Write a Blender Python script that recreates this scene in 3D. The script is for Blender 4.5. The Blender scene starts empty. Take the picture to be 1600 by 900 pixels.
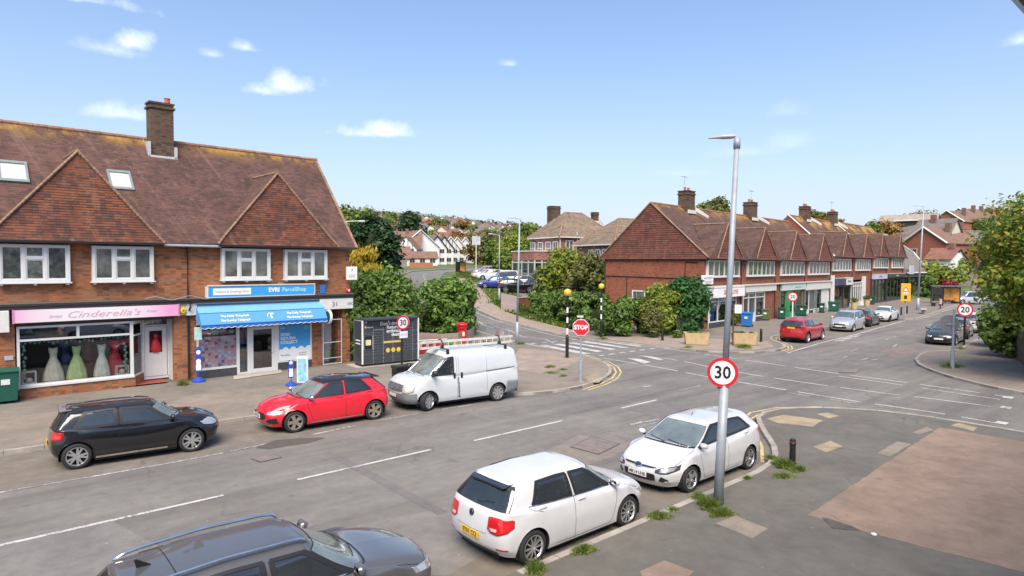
import bpy,math,random
import numpy as np
from mathutils import Vector,Matrix
random.seed(7); np.random.seed(7)
SC = bpy.context.scene
COL = SC.collection
# ------------------------------------------------------------------ camera
CAM_H = 5.3
FPX = 1000.0
_a = math.atan(1165 * math.cos(math.atan(38 / FPX)) / FPX)
_p = math.atan(38 / FPX)
_r = math.radians(0.3)
_F = Vector((math.cos(_a),math.sin(_a),0)); _R = Vector((math.sin(_a),-math.cos(_a),0)); _Z = Vector((0,0,1))
_FW = _F * math.cos(_p) - _Z * math.sin(_p)
_UP = _F * math.sin(_p) + _Z * math.cos(_p)
cam = bpy.data.objects.new('camera',bpy.data.cameras.new('camera')); COL.objects.link(cam)
cr = _R * math.cos(_r) + _UP * math.sin(_r)
cu = _UP * math.cos(_r) - _R * math.sin(_r)
m3 = Matrix((cr,cu,-_FW)).transposed()
cam.matrix_world = Matrix.Translation((0,0,CAM_H)) @ m3.to_4x4()
cam.data.sensor_width = 36; cam.data.lens = 36 * FPX / 1600
cam.data.clip_start = 0.05; cam.data.clip_end = 5000
SC.camera = cam
# ------------------------------------------------------------------ world, sun, exposure
SUN_EL,SUN_AZ = math.radians(52),math.radians(-134)      # azimuth of the sun measured from +X
W = bpy.data.worlds.new("World"); SC.world = W; W.use_nodes = True
wn = W.node_tree.nodes; wl = W.node_tree.links; wn.clear()
def wnode(t,**k):
    n = wn.new(t)
    for a,b in k.items(): setattr(n,a,b)
    return n
wout = wnode('ShaderNodeOutputWorld'); wbg = wnode('ShaderNodeBackground'); wbg.inputs[1].default_value = 0.13
sky = wnode('ShaderNodeTexSky',sky_type='NISHITA',sun_disc=False,sun_elevation=SUN_EL,
            sun_rotation=math.radians(90) - SUN_AZ,air_density=1.0,dust_density=1.6,ozone_density=1.0,altitude=60)
wtc = wnode('ShaderNodeTexCoord')
def wmath(op,a,b=None,c=None,clamp=False):
    n = wnode('ShaderNodeMath',operation=op,use_clamp=clamp)
    for i,v in enumerate((a,b,c)):
        if v is None: continue
        if isinstance(v,(int,float)): n.inputs[i].default_value = v
        else: wl.new(v,n.inputs[i])
    return n.outputs[0]
def wdot(vec):
    n = wnode('ShaderNodeVectorMath',operation='DOT_PRODUCT'); wl.new(wtc.outputs['Generated'],n.inputs[0])
    n.inputs[1].default_value = vec; return n.outputs['Value']
wno = wnode('ShaderNodeTexNoise'); wno.inputs['Scale'].default_value = 26; wno.inputs['Detail'].default_value = 6; wno.inputs['Roughness'].default_value = .62
wl.new(wtc.outputs['Generated'],wno.inputs['Vector'])
nz = wmath('SUBTRACT',wno.outputs['Fac'],0.5)
def cloud(az,el,ra,re,amt):
    """a small fair-weather cloud at azimuth az (deg from +X) and elevation el; ra, re are its half sizes in degrees"""
    az,el = math.radians(az),math.radians(el)
    d = Vector((math.cos(az) * math.cos(el),math.sin(az) * math.cos(el),math.sin(el)))
    tx = Vector((-math.sin(az),math.cos(az),0)); tz = d.cross(tx) * -1
    a = wmath('DIVIDE',wdot(tx),math.radians(ra)); b = wmath('DIVIDE',wmath('SUBTRACT',wdot(tz),0),math.radians(re))
    if tz.z < 0: b = wmath('MULTIPLY',b,-1)
    # flat base: squash what lies below the centre
    b = wmath('MULTIPLY',b,wmath('ADD',1.0,wmath('MULTIPLY',wmath('LESS_THAN',b,0),1.2)))
    r2 = wmath('ADD',wmath('MULTIPLY',a,a),wmath('MULTIPLY',b,b))
    front = wmath('GREATER_THAN',wdot(d),0.5)
    v = wmath('ADD',wmath('SUBTRACT',1.0,wmath('SQRT',r2)),wmath('MULTIPLY',nz,2.2))
    v = wmath('POWER',wmath('MULTIPLY',v,.85,clamp=True),1.25); v = wmath('MULTIPLY',v,amt)
    return wmath('MULTIPLY',v,front)
CL = [(79.8,16.2,1.7,1.3,.95),(81.6,15.5,2.8,1.0,.5),(71.7,17.0,1.3,.7,.7),(74.3,16.2,1.0,.5,.4),(68.2,14.4,2.6,1.3,.95),(70.8,13.9,2.2,.9,.7),(80.6,11.0,2.8,1.0,.7),
      (60.4,11.2,3.0,1.1,.9),(62.6,11.0,2.6,.8,.7),(49.6,17.1,1.0,.5,.5),(83.2,18.6,5,.7,.8),(26.1,9.8,3,1.4,.16),(29.7,9.3,4,.9,.18),(34.9,7.8,3,.9,.14),(11.3,15.3,1.2,.9,.5),(26.3,12.3,2.2,1.0,.14),
      (120,24,7,2.2,.7),(-10,22,6,2,.6),(150,16,6,1.6,.6),(100,12,5,1.4,.6),(-60,30,9,3,.6),(-140,25,9,3,.6)]
tot = None
for c in CL:
    v = cloud(*c); tot = v if tot is None else wmath('MAXIMUM',tot,v)
wm1 = wnode('ShaderNodeMixRGB'); wm1.inputs[2].default_value = (7.9,8.3,8.8,1)   # cloud white in sky units
hs = wnode('ShaderNodeGamma'); hs.inputs[1].default_value = 1.0
wl.new(sky.outputs[0],hs.inputs[0])
wt = wnode('ShaderNodeMixRGB',blend_type='MULTIPLY'); wt.inputs[0].default_value = 1; wt.inputs[2].default_value = (.90,1.12,1.32,1)
wl.new(hs.outputs[0],wt.inputs[1])
wp = wnode('ShaderNodeMixRGB'); wp.inputs[0].default_value = .12; wp.inputs[2].default_value = (6.4,6.5,6.9,1)   # thin high veil of haze
wl.new(wt.outputs[0],wp.inputs[1])
hz_ = wmath('POWER',wmath('SUBTRACT',1.0,wmath('MULTIPLY',wdot((0,0,1)),2.5),clamp=True),2.0)
wh_ = wnode('ShaderNodeMixRGB'); wh_.inputs[2].default_value = (4.7,4.75,5.5,1); wl.new(wmath('MULTIPLY',hz_,.9),wh_.inputs[0]); wl.new(wp.outputs[0],wh_.inputs[1])
wl.new(tot,wm1.inputs[0]); wl.new(wh_.outputs[0],wm1.inputs[1]); wl.new(wm1.outputs[0],wbg.inputs[0]); wl.new(wbg.outputs[0],wout.inputs[0])
sd = bpy.data.lights.new('sun','SUN'); sd.energy = 4.3; sd.angle = math.radians(42); sd.color = (1,.86,.70)
sun = bpy.data.objects.new('sun',sd); COL.objects.link(sun)
_sv = Vector((math.cos(SUN_AZ) * math.cos(SUN_EL),math.sin(SUN_AZ) * math.cos(SUN_EL),math.sin(SUN_EL)))
sun.rotation_euler = _sv.to_track_quat('Z','Y').to_euler(); sun.location = (0,0,60)
SC.view_settings.view_transform = 'Standard'; SC.view_settings.look = 'None'; SC.view_settings.gamma = 1; SC.view_settings.use_curve_mapping = False
SC.view_settings.exposure = 0.38
SC.cycles.max_bounces = 6; SC.cycles.diffuse_bounces = 2; SC.cycles.glossy_bounces = 3; SC.cycles.transparent_max_bounces = 12; SC.cycles.transmission_bounces = 3
SC.cycles.sample_clamp_indirect = 6; SC.cycles.caustics_reflective = False; SC.cycles.caustics_refractive = False

# ------------------------------------------------------------------ helpers
def G(u,v,z=0.0):
    """surveying helper: where a point seen in the 1600 x 900 photograph lies on the horizontal plane at height z"""
    du,dv = u - 800,v - 450; c,s = math.cos(_r),math.sin(_r)
    u2,v2 = c * du + s * dv,-s * du + c * dv
    d = _FW * FPX + _R * u2 - _UP * v2; t = (z - CAM_H) / d.z
    return (d.x * t,d.y * t)
def D(u,v,depth):
    """where a point seen in the photograph lies at a given distance ahead of the camera"""
    du,dv = u - 800,v - 450; c,s = math.cos(_r),math.sin(_r)
    u2,v2 = c * du + s * dv,-s * du + c * dv
    d = (_FW * FPX + _R * u2 - _UP * v2) / FPX * depth
    return (d.x,d.y,d.z + CAM_H)
_hy = np.array([-400,34,46,58,68,110,180,240,330,450,660,800,3000.]); _hz = np.array([0,0,.9,2.0,3.0,3.5,5.2,11.5,24,37,55,58,40.])
def HT(x,y):
    """height of the terrain"""
    x = np.asarray(x,float); y = np.asarray(y,float)
    h = np.interp(y,_hy,_hz)
    f = np.clip((x + y * .0 - 60) / 500,0,1)
    h = np.where(y > 180,5.2 + (h - 5.2) * (1 - .55 * np.clip((x - .35 * y - 150) / 450,0,1)),h)
    t = np.clip(x - 114,0,130); g = .145 * t + .03 * np.clip(x - 244,0,400)
    g = g * np.clip((y + 60) / 60,0,1) * np.clip((118 - y) / 55,0,1)
    # the part of the north side behind the shops stays level
    h = h * (1 - .65 * (1 - np.clip((x - 20) / 8,0,1)) * np.clip((140 - y) / 70,0,1))
    return h + g
def ht(x,y): return float(HT(x,y))

def tag(o,label=None,cat=None,group=None,kind=None):
    if label: o['label'] = label
    if cat: o['category'] = cat
    if group: o['group'] = group
    if kind: o['kind'] = kind
    return o
def E(name,label,cat,loc=(0,0,0),rz=0.0,group=None):
    o = bpy.data.objects.new(name,None); COL.objects.link(o); o.location = loc; o.rotation_euler = (0,0,rz)
    o.empty_display_size = .2
    return tag(o,label,cat,group)
def link_mesh(name,me,parent=None,loc=None,rot=None):
    o = bpy.data.objects.new(name,me); COL.objects.link(o)
    if parent is not None: o.parent = parent
    if loc is not None: o.location = loc
    if rot is not None: o.rotation_euler = rot
    return o
def copy_tree(o,parent=None):
    c = o.copy(); COL.objects.link(c); c.parent = parent
    for k in ('label','group'):
        if k in c and parent is None: del c[k]
    for ch in list(o.children): copy_tree(ch,c)
    return c

class MB:
    def __init__(s): s.v = []; s.f = []; s.m = []; s.mi = 0
    def add(s,vs,fs):
        b = len(s.v); s.v.extend([tuple(p) for p in vs]); s.f.extend([tuple(i + b for i in f) for f in fs]); s.m.extend([s.mi] * len(fs)); return s
    def box(s,x0,x1,y0,y1,z0,z1,rot=0,c=None):
        if x0 > x1: x0,x1 = x1,x0
        if y0 > y1: y0,y1 = y1,y0
        P = [(x,y,z) for z in (z0,z1) for x,y in ((x0,y0),(x1,y0),(x1,y1),(x0,y1))]
        if rot:
            cx,cy = c if c else ((x0 + x1) / 2,(y0 + y1) / 2); a,b = math.cos(rot),math.sin(rot)
            P = [(cx + (x - cx) * a - (y - cy) * b,cy + (x - cx) * b + (y - cy) * a,z) for x,y,z in P]
        return s.add(P,[(3,2,1,0),(4,5,6,7),(0,1,5,4),(1,2,6,5),(2,3,7,6),(3,0,4,7)])
    def quad(s,*P): return s.add(P,[tuple(range(len(P)))])
    def prism(s,poly,z0,z1):
        n = len(poly); P = [(x,y,z0) for x,y in poly] + [(x,y,z1) for x,y in poly]
        return s.add(P,[tuple(range(n))[::-1],tuple(range(n,2 * n))] + [(i,(i + 1) % n,n + (i + 1) % n,n + i) for i in range(n)])
    def extr(s,poly,vec):
        """extrude a 3-D polygon by a vector"""
        n = len(poly); P = [tuple(p) for p in poly] + [tuple(Vector(p) + Vector(vec)) for p in poly]
        return s.add(P,[tuple(range(n))[::-1],tuple(range(n,2 * n))] + [(i,(i + 1) % n,n + (i + 1) % n,n + i) for i in range(n)])
    def cyl(s,p0,p1,r0,r1=None,n=10,caps=True):
        if r1 is None: r1 = r0
        p0,p1 = Vector(p0),Vector(p1); ax = (p1 - p0).normalized(); q = ax.to_track_quat('Z','Y')
        P = []
        for p,r in ((p0,r0),(p1,r1)):
            for i in range(n):
                t = 2 * math.pi * i / n; P.append(p + q @ Vector((r * math.cos(t),r * math.sin(t),0)))
        F = [(i,(i + 1) % n,n + (i + 1) % n,n + i) for i in range(n)]
        if caps: F += [tuple(range(n))[::-1],tuple(range(n,2 * n))]
        return s.add(P,F)
    def tube(s,pts,r,n=6):
        P = [Vector(p) for p in pts]; V = []; q0 = None
        for i,p in enumerate(P):
            t = ((P[min(i + 1,len(P) - 1)] - P[max(i - 1,0)])).normalized(); q = t.to_track_quat('Z','Y')
            V += [p + q @ Vector((r * math.cos(6.2832 * k / n),r * math.sin(6.2832 * k / n),0)) for k in range(n)]
        L = len(P); return s.add(V,[(j * n + k,j * n + (k + 1) % n,(j + 1) * n + (k + 1) % n,(j + 1) * n + k) for j in range(L - 1) for k in range(n)] + [tuple(range(n))[::-1],tuple(range((L - 1) * n,L * n))])
    def lathe(s,prof,c=(0,0,0),n=16,axis='z'):
        P = []; k = len(prof)
        for r,z in prof:
            for i in range(n):
                t = 2 * math.pi * i / n; a,b = r * math.cos(t),r * math.sin(t)
                P.append((c[0] + a,c[1] + b,c[2] + z) if axis == 'z' else (c[0] + a,c[1] + z,c[2] + b) if axis == 'y' else (c[0] + z,c[1] + a,c[2] + b))
        F = [(j * n + i,j * n + (i + 1) % n,(j + 1) * n + (i + 1) % n,(j + 1) * n + i) for j in range(k - 1) for i in range(n)]
        return s.add(P,F)
    def build(s,name,mats,parent=None,smooth=False,loc=None,rot=None,bevel=0,seg=2):
        me = bpy.data.meshes.new(name); me.from_pydata(s.v,[],s.f)
        if not isinstance(mats,(list,tuple)): mats = [mats]
        for m in mats: me.materials.append(m)
        if len(mats) > 1: me.polygons.foreach_set('material_index',s.m)
        if smooth: me.polygons.foreach_set('use_smooth',[True] * len(me.polygons))
        me.update()
        o = link_mesh(name,me,parent,loc,rot)
        if bevel:
            b = o.modifiers.new('bevel','BEVEL'); b.width = bevel; b.segments = seg; b.limit_method = 'ANGLE'; b.angle_limit = .6
            b.harden_normals = False
        return o
def np_mesh(name,V,F,mat,parent=None,smooth=False,attr=None):
    """mesh from numpy arrays (F: n x 3 or n x 4)"""
    me = bpy.data.meshes.new(name); n,k = F.shape
    me.vertices.add(len(V)); me.vertices.foreach_set('co',np.ascontiguousarray(V,dtype=np.float32).ravel())
    me.loops.add(n * k); me.loops.foreach_set('vertex_index',np.ascontiguousarray(F,dtype=np.int32).ravel())
    me.polygons.add(n); me.polygons.foreach_set('loop_start',np.arange(0,n * k,k,dtype=np.int32)); me.polygons.foreach_set('loop_total',np.full(n,k,dtype=np.int32))
    me.materials.append(mat)
    if smooth: me.polygons.foreach_set('use_smooth',np.ones(n,dtype=bool))
    me.update(calc_edges=True)
    return link_mesh(name,me,parent)

# ------------------------------------------------------------------ materials
MATS = {}
class NT:
    def __init__(s,name):
        s.m = bpy.data.materials.new(name); s.m.use_nodes = True; s.t = s.m.node_tree; s.n = s.t.nodes; s.l = s.t.links
        s.b = s.n['Principled BSDF']; s.tc = s.n.new('ShaderNodeTexCoord')
    def new(s,t,**k):
        n = s.n.new(t)
        for a,b in k.items(): setattr(n,a,b)
        return n
    def set(s,sock,v):
        if hasattr(v,'is_linked') or hasattr(v,'node'): s.l.new(v,sock)
        else: sock.default_value = v
    def noise(s,scale,detail=4,rough=.6,vec=None,dist=0):
        n = s.new('ShaderNodeTexNoise'); n.inputs['Scale'].default_value = scale; n.inputs['Detail'].default_value = detail; n.inputs['Roughness'].default_value = rough; n.inputs['Distortion'].default_value = dist
        s.l.new(vec if vec is not None else s.tc.outputs['Object'],n.inputs['Vector']); return n.outputs['Fac']
    def ramp(s,fac,stops,interp='LINEAR'):
        n = s.new('ShaderNodeValToRGB'); n.color_ramp.interpolation = interp; e = n.color_ramp.elements
        while len(e) < len(stops): e.new(.5)
        for i,(p,c) in enumerate(stops):
            e[i].position = p; e[i].color = (c,c,c,1) if isinstance(c,(int,float)) else tuple(c) + (1,)
        s.l.new(fac,n.inputs[0]); return n.outputs[0]
    def mix(s,fac,a,b,mode='MIX'):
        n = s.new('ShaderNodeMixRGB',blend_type=mode)
        for i,v in enumerate((fac,a,b)):
            if isinstance(v,(int,float)): n.inputs[i].default_value = v if i == 0 else (v,v,v,1)
            elif isinstance(v,tuple): n.inputs[i].default_value = v if len(v) == 4 else v + (1,)
            else: s.l.new(v,n.inputs[i])
        return n.outputs[0]
    def math(s,op,a,b=0.0,clamp=False):
        n = s.new('ShaderNodeMath',operation=op,use_clamp=clamp)
        for i,v in enumerate((a,b)):
            if isinstance(v,(int,float)): n.inputs[i].default_value = v
            else: s.l.new(v,n.inputs[i])
        return n.outputs[0]
    def xyz(s,src=None):
        n = s.new('ShaderNodeSeparateXYZ'); s.l.new(src if src is not None else s.tc.outputs['Object'],n.inputs[0]); return n.outputs
    def comb(s,x,y,z):
        n = s.new('ShaderNodeCombineXYZ')
        for i,v in enumerate((x,y,z)):
            if isinstance(v,(int,float)): n.inputs[i].default_value = v
            else: s.l.new(v,n.inputs[i])
        return n.outputs[0]
    def bump(s,h,st=.4,dist=.02):
        n = s.new('ShaderNodeBump'); n.inputs['Strength'].default_value = st; n.inputs['Distance'].default_value = dist; s.l.new(h,n.inputs['Height']); s.l.new(n.outputs[0],s.b.inputs['Normal'])
    def col(s,c):
        if isinstance(c,tuple): s.b.inputs['Base Color'].default_value = c if len(c) == 4 else c + (1,)
        else: s.l.new(c,s.b.inputs['Base Color'])
    def p(s,**k):
        for a,v in k.items():
            sk = s.b.inputs[a.replace('_',' ')]
            if isinstance(v,(int,float,tuple)): sk.default_value = v
            else: s.l.new(v,sk)
        return s
def flat(name,c,rough=.6,metal=0.0,var=.12,scale=6,spec=.5,coat=0.0,bump=0.0,emit=0.0):
    """plain surface with fine grain and wear"""
    if name in MATS: return MATS[name]
    t = NT(name); n = t.noise(scale,5)
    a = tuple(max(0,x * (1 - var)) for x in c); b = tuple(min(1,x * (1 + var)) for x in c)
    t.col(t.ramp(n,[(.3,a),(.7,b)])); t.p(Roughness=rough,Metallic=metal,Coat_Weight=coat,Coat_Roughness=.04,IOR=1.3 + .4 * spec)
    if bump: t.bump(t.noise(scale * 8,4),bump,.01)
    if emit: t.p(Emission_Color=tuple(c) + (1,),Emission_Strength=emit)
    MATS[name] = t.m; return t.m
def brick_mat(name,c1,c2,mortar,patch=(.55,1.15),bw=.225,bh=.075,ms=.012,soot=.25):
    t = NT(name); x,y,z = t.xyz(); v = t.comb(t.math('ADD',x,y),z,0.0)
    b = t.new('ShaderNodeTexBrick',offset=.5); t.l.new(v,b.inputs['Vector']); b.inputs['Scale'].default_value = 1
    b.inputs['Brick Width'].default_value = bw; b.inputs['Row Height'].default_value = bh; b.inputs['Mortar Size'].default_value = ms; b.inputs['Mortar Smooth'].default_value = .1; b.inputs['Bias'].default_value = 0
    b.inputs['Color1'].default_value = c1 + (1,); b.inputs['Color2'].default_value = c2 + (1,); b.inputs['Mortar'].default_value = mortar + (1,)
    # single bricks of darker and paler burn
    vx = t.math('FLOOR',t.math('DIVIDE',t.math('ADD',x,y),bw / 1.0)); vz = t.math('FLOOR',t.math('DIVIDE',z,bh))
    wn_ = t.new('ShaderNodeTexWhiteNoise',noise_dimensions='2D'); t.l.new(t.comb(vx,vz,0.0),wn_.inputs['Vector'])
    k = t.ramp(wn_.outputs['Value'],[(0,patch[0]),(.16,patch[0] * 1.15),(.2,.95),(.9,1.05),(1,patch[1])])
    c = t.mix(1.0,b.outputs['Color'],k,'MULTIPLY')
    big = t.ramp(t.noise(.9,5,.65),[(.3,1 - soot),(.7,1.08)])
    c = t.mix(1.0,c,big,'MULTIPLY'); t.col(c); t.p(Roughness=.88)
    t.bump(t.math('SUBTRACT',t.noise(40,3),b.outputs['Fac']),.5,.01)
    return t.m
def tile_mat(name,c1,c2,c3,rz=.078,tw=.17,moss=.35,lichen=0.0,zr=(9.5,11.0),hung=False):
    t = NT(name); x,y,z = t.xyz(); h = t.math('ADD',x,t.math('MULTIPLY',y,1.0 if hung else 0.45))
    v = t.comb(h,z,0.0)
    b = t.new('ShaderNodeTexBrick',offset=.5); t.l.new(v,b.inputs['Vector']); b.inputs['Scale'].default_value = 1
    b.inputs['Brick Width'].default_value = tw; b.inputs['Row Height'].default_value = rz; b.inputs['Mortar Size'].default_value = .006; b.inputs['Mortar Smooth'].default_value = .3
    b.inputs['Color1'].default_value = c1 + (1,); b.inputs['Color2'].default_value = c2 + (1,); b.inputs['Mortar'].default_value = tuple(q * .45 for q in c1) + (1,)
    vx = t.math('FLOOR',t.math('DIVIDE',h,tw * 1.3)); vz = t.math('FLOOR',t.math('DIVIDE',z,rz))
    w_ = t.new('ShaderNodeTexWhiteNoise',noise_dimensions='2D'); t.l.new(t.comb(vx,vz,0.0),w_.inputs['Vector'])
    c = t.mix(t.ramp(t.math('ADD',w_.outputs['Value'],t.math('MULTIPLY',t.noise(.8,4,.6),.9)),[(.66,0.0),(.98,.8)]),b.outputs['Color'],c3)
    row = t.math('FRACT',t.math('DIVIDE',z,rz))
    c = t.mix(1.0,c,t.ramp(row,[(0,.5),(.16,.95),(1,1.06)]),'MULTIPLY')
    n1 = t.noise(1.1,6,.7); c = t.mix(t.ramp(n1,[(.42,0.0),(.7,moss)]),c,tuple(q * .42 for q in c1))
    n2 = t.noise(2.3,6,.75); c = t.mix(t.ramp(n2,[(.55,0.0),(.72,.35)]),c,(.30,.20,.16))
    # pale streaks washed down the slope
    st = t.noise(1.0,5,.6,t.comb(t.math('MULTIPLY',h,1.6),t.math('MULTIPLY',z,.12),0.0)); c = t.mix(t.ramp(st,[(.56,0.0),(.75,.32)]),c,(.33,.22,.17))
    if lichen:
        k = t.ramp(t.math('MULTIPLY',t.ramp(z,[(0,0.0),(1,1.0)]),1.0),[(0,0.0),(1,1.0)])
        zz = t.math('DIVIDE',t.math('SUBTRACT',z,zr[0]),zr[1] - zr[0],clamp=True)
        f = t.math('MULTIPLY',t.math('POWER',zz,2.0),t.ramp(t.noise(.55,6,.7),[(.46,0.0),(.56,1.0)]))
        c = t.mix(t.math('MULTIPLY',f,lichen,clamp=True),c,t.ramp(t.noise(9,3),[(.3,(.36,.19,.03)),(.7,(.50,.30,.05))]))
    t.col(c); t.p(Roughness=.85)
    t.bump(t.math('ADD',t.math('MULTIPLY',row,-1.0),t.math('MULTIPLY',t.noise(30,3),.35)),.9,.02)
    return t.m
def asphalt(name,c,var=.20,scale=.35,brown=None,fine=90,streak=None):
    t = NT(name); v = t.tc.outputs['Object']
    n1 = t.noise(scale,6,.65); n2 = t.noise(3.2,5,.7); n3 = t.noise(fine,3,.8)
    a = tuple(x * (1 - var) for x in c); b = tuple(x * (1 + var) for x in c)
    k = t.ramp(n1,[(.28,a),(.5,c),(.72,b)])
    k = t.mix(1.0,k,t.ramp(n2,[(.3,.86),(.7,1.11)]),'MULTIPLY'); k = t.mix(1.0,k,t.ramp(n3,[(.25,.8),(.5,1.0),(.8,1.2)]),'MULTIPLY')
    if brown: k = t.mix(t.ramp(t.noise(.5,6,.7),[(.4,0.0),(.65,.8)]),k,brown)
    if streak:   # wheel-polished bands along the lane
        x,y,z = t.xyz(); k = t.mix(1.0,k,t.ramp(t.noise(1.0,3,.6,t.comb(t.math('MULTIPLY',x,streak[0]),t.math('MULTIPLY',y,streak[1]),0.0)),[(.34,.80),(.5,1.0),(.66,1.13)]),'MULTIPLY')
    # cracks and tar seams
    vo = t.new('ShaderNodeTexVoronoi',feature='DISTANCE_TO_EDGE'); vo.inputs['Scale'].default_value = .22
    mv = t.new('ShaderNodeVectorMath',operation='ADD'); nn = t.new('ShaderNodeTexNoise'); nn.inputs['Scale'].default_value = 1.2; t.l.new(v,nn.inputs['Vector'])
    t.l.new(v,mv.inputs[0]); t.l.new(nn.outputs['Color'],mv.inputs[1]); t.l.new(mv.outputs[0],vo.inputs['Vector'])
    cr = t.math('MULTIPLY',t.ramp(vo.outputs['Distance'],[(0,1.0),(.0035,1.0),(.008,0.0)]),t.ramp(t.noise(.3,3),[(.48,0.0),(.60,.45)]))
    k = t.mix(cr,k,tuple(x * .45 for x in c))
    # small pale specks and dark spots
    v2 = t.new('ShaderNodeTexVoronoi'); v2.inputs['Scale'].default_value = 1.7; t.l.new(v,v2.inputs['Vector'])
    k = t.mix(t.ramp(v2.outputs['Distance'],[(0,.55),(.035,.5),(.05,0.0)]),k,tuple(min(1,x * 1.9) for x in c))
    v3 = t.new('ShaderNodeTexVoronoi'); v3.inputs['Scale'].default_value = .9; t.l.new(v,v3.inputs['Vector'])
    k = t.mix(t.ramp(v3.outputs['Distance'],[(0,.5),(.05,.4),(.09,0.0)]),k,tuple(x * .55 for x in c))
    t.col(k); t.p(Roughness=.9); t.bump(n3,.35,.006); return t.m
def paint_mat(name,c,wear=.45):
    """road paint worn through by tyres; the road shows where it is gone"""
    t = NT(name); n = t.math('ADD',t.math('MULTIPLY',t.noise(9,6,.8),.65),t.math('MULTIPLY',t.noise(1.1,3),.35)); k = t.ramp(n,[(wear - .04,(.2,.2,.195)),(wear + .06,c)]); t.col(k); t.p(Roughness=.75); return t.m
def glass_mat(name,tint=(.75,.8,.8),refl=.22,rough=.02,sky_sheen=0.0):
    t = NT(name); tr = t.new('ShaderNodeBsdfTransparent'); tr.inputs[0].default_value = tint + (1,)
    gl = t.new('ShaderNodeBsdfGlossy'); gl.inputs['Roughness'].default_value = rough; gl.inputs[0].default_value = (.95,.97,1,1)
    lw = t.new('ShaderNodeLayerWeight'); lw.inputs[0].default_value = .35
    f = t.math('ADD',t.math('MULTIPLY',lw.outputs['Fresnel'],.7),refl,clamp=True)
    mx = t.new('ShaderNodeMixShader'); t.l.new(f,mx.inputs[0]); t.l.new(tr.outputs[0],mx.inputs[1]); t.l.new(gl.outputs[0],mx.inputs[2])
    bn = t.new('ShaderNodeBump'); bn.inputs['Strength'].default_value = .06; bn.inputs['Distance'].default_value = .02; t.l.new(t.noise(1.5,2),bn.inputs['Height']); t.l.new(bn.outputs[0],gl.inputs['Normal'])
    o_ = mx.outputs[0]
    if sky_sheen: df = t.new('ShaderNodeBsdfDiffuse'); df.inputs[0].default_value = (.42,.50,.47,1); m2 = t.new('ShaderNodeMixShader'); t.l.new(t.ramp(t.noise(1.6,3),[(.3,sky_sheen * .4),(.7,sky_sheen)]),m2.inputs[0]); t.l.new(o_,m2.inputs[1]); t.l.new(df.outputs[0],m2.inputs[2]); o_ = m2.outputs[0]  # pale diffuse layer stands in for sky reflected in the glass
    t.l.new(o_,t.n['Material Output'].inputs[0]); return t.m
def leaf_mat(name,c1,c2,c3,trans=.25,nscale=.9):
    t = NT(name); g = t.new('ShaderNodeNewGeometry'); r = g.outputs['Random Per Island']
    c = t.ramp(r,[(0,c1),(.5,c2),(1,c3)])
    c = t.mix(1.0,c,t.ramp(t.noise(nscale,4,.6),[(.3,.72),(.7,1.3)]),'MULTIPLY')
    t.col(c); t.p(Roughness=.55,IOR=1.38)
    tr = t.new('ShaderNodeBsdfTranslucent'); t.l.new(t.mix(1.0,c,(1.3,1.35,.7),'MULTIPLY'),tr.inputs[0])
    mx = t.new('ShaderNodeMixShader'); mx.inputs[0].default_value = trans; t.l.new(t.b.outputs[0],mx.inputs[1]); t.l.new(tr.outputs[0],mx.inputs[2]); t.l.new(mx.outputs[0],t.n['Material Output'].inputs[0])
    return t.m
def carpaint(name,c,metal=0.0,rough=.35):
    if name in MATS: return MATS[name]
    t = NT(name); n = t.noise(5,3); a = tuple(x * .97 for x in c); b = tuple(min(1,x * 1.03) for x in c)
    t.col(t.ramp(n,[(.3,a),(.7,b)])); t.p(Metallic=metal,Roughness=rough,Coat_Weight=1.0,Coat_Roughness=.03); MATS[name] = t.m; return t.m
FONT = None
def text_mesh(name,s,size,mat,parent=None,depth=.004,align='CENTER',shear=0,loc=(0,0,0),rot=(math.pi / 2,0,0),bold=0.0,xs=1.0):
    """lettering as real thin solid letters; lies in local XZ plane facing -Y by default"""
    cu_ = bpy.data.curves.new(name,'FONT'); cu_.body = s; cu_.size = size; cu_.align_x = align; cu_.align_y = 'CENTER'; cu_.extrude = depth; cu_.shear = shear; cu_.offset = bold; cu_.resolution_u = 2
    to = bpy.data.objects.new('tmp',cu_); COL.objects.link(to); dg = bpy.context.evaluated_depsgraph_get()
    me = bpy.data.meshes.new_from_object(to.evaluated_get(dg)); bpy.data.objects.remove(to); me.name = name
    me.materials.clear(); me.materials.append(mat)
    o = link_mesh(name,me,parent,loc,rot); o.scale = (xs,1,1); return o
def mix3(a,b,t): return tuple(x + (y - x) * t for x,y in zip(a,b))
WHITE = flat('white_upvc',(.68,.68,.67),.35,var=.04)
OFFW = flat('off_white_paint',(.66,.65,.62),.6,var=.08)
BLACK = flat('black_paint',(.015,.015,.017),.35)
DARK = flat('dark_rubber',(.02,.02,.02),.7)
GALV = flat('galvanised_steel',(.33,.36,.39),.5,.15,var=.15,scale=3)
CONC = flat('concrete',(.42,.38,.32),.9,var=.18,scale=3,bump=.3)
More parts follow.
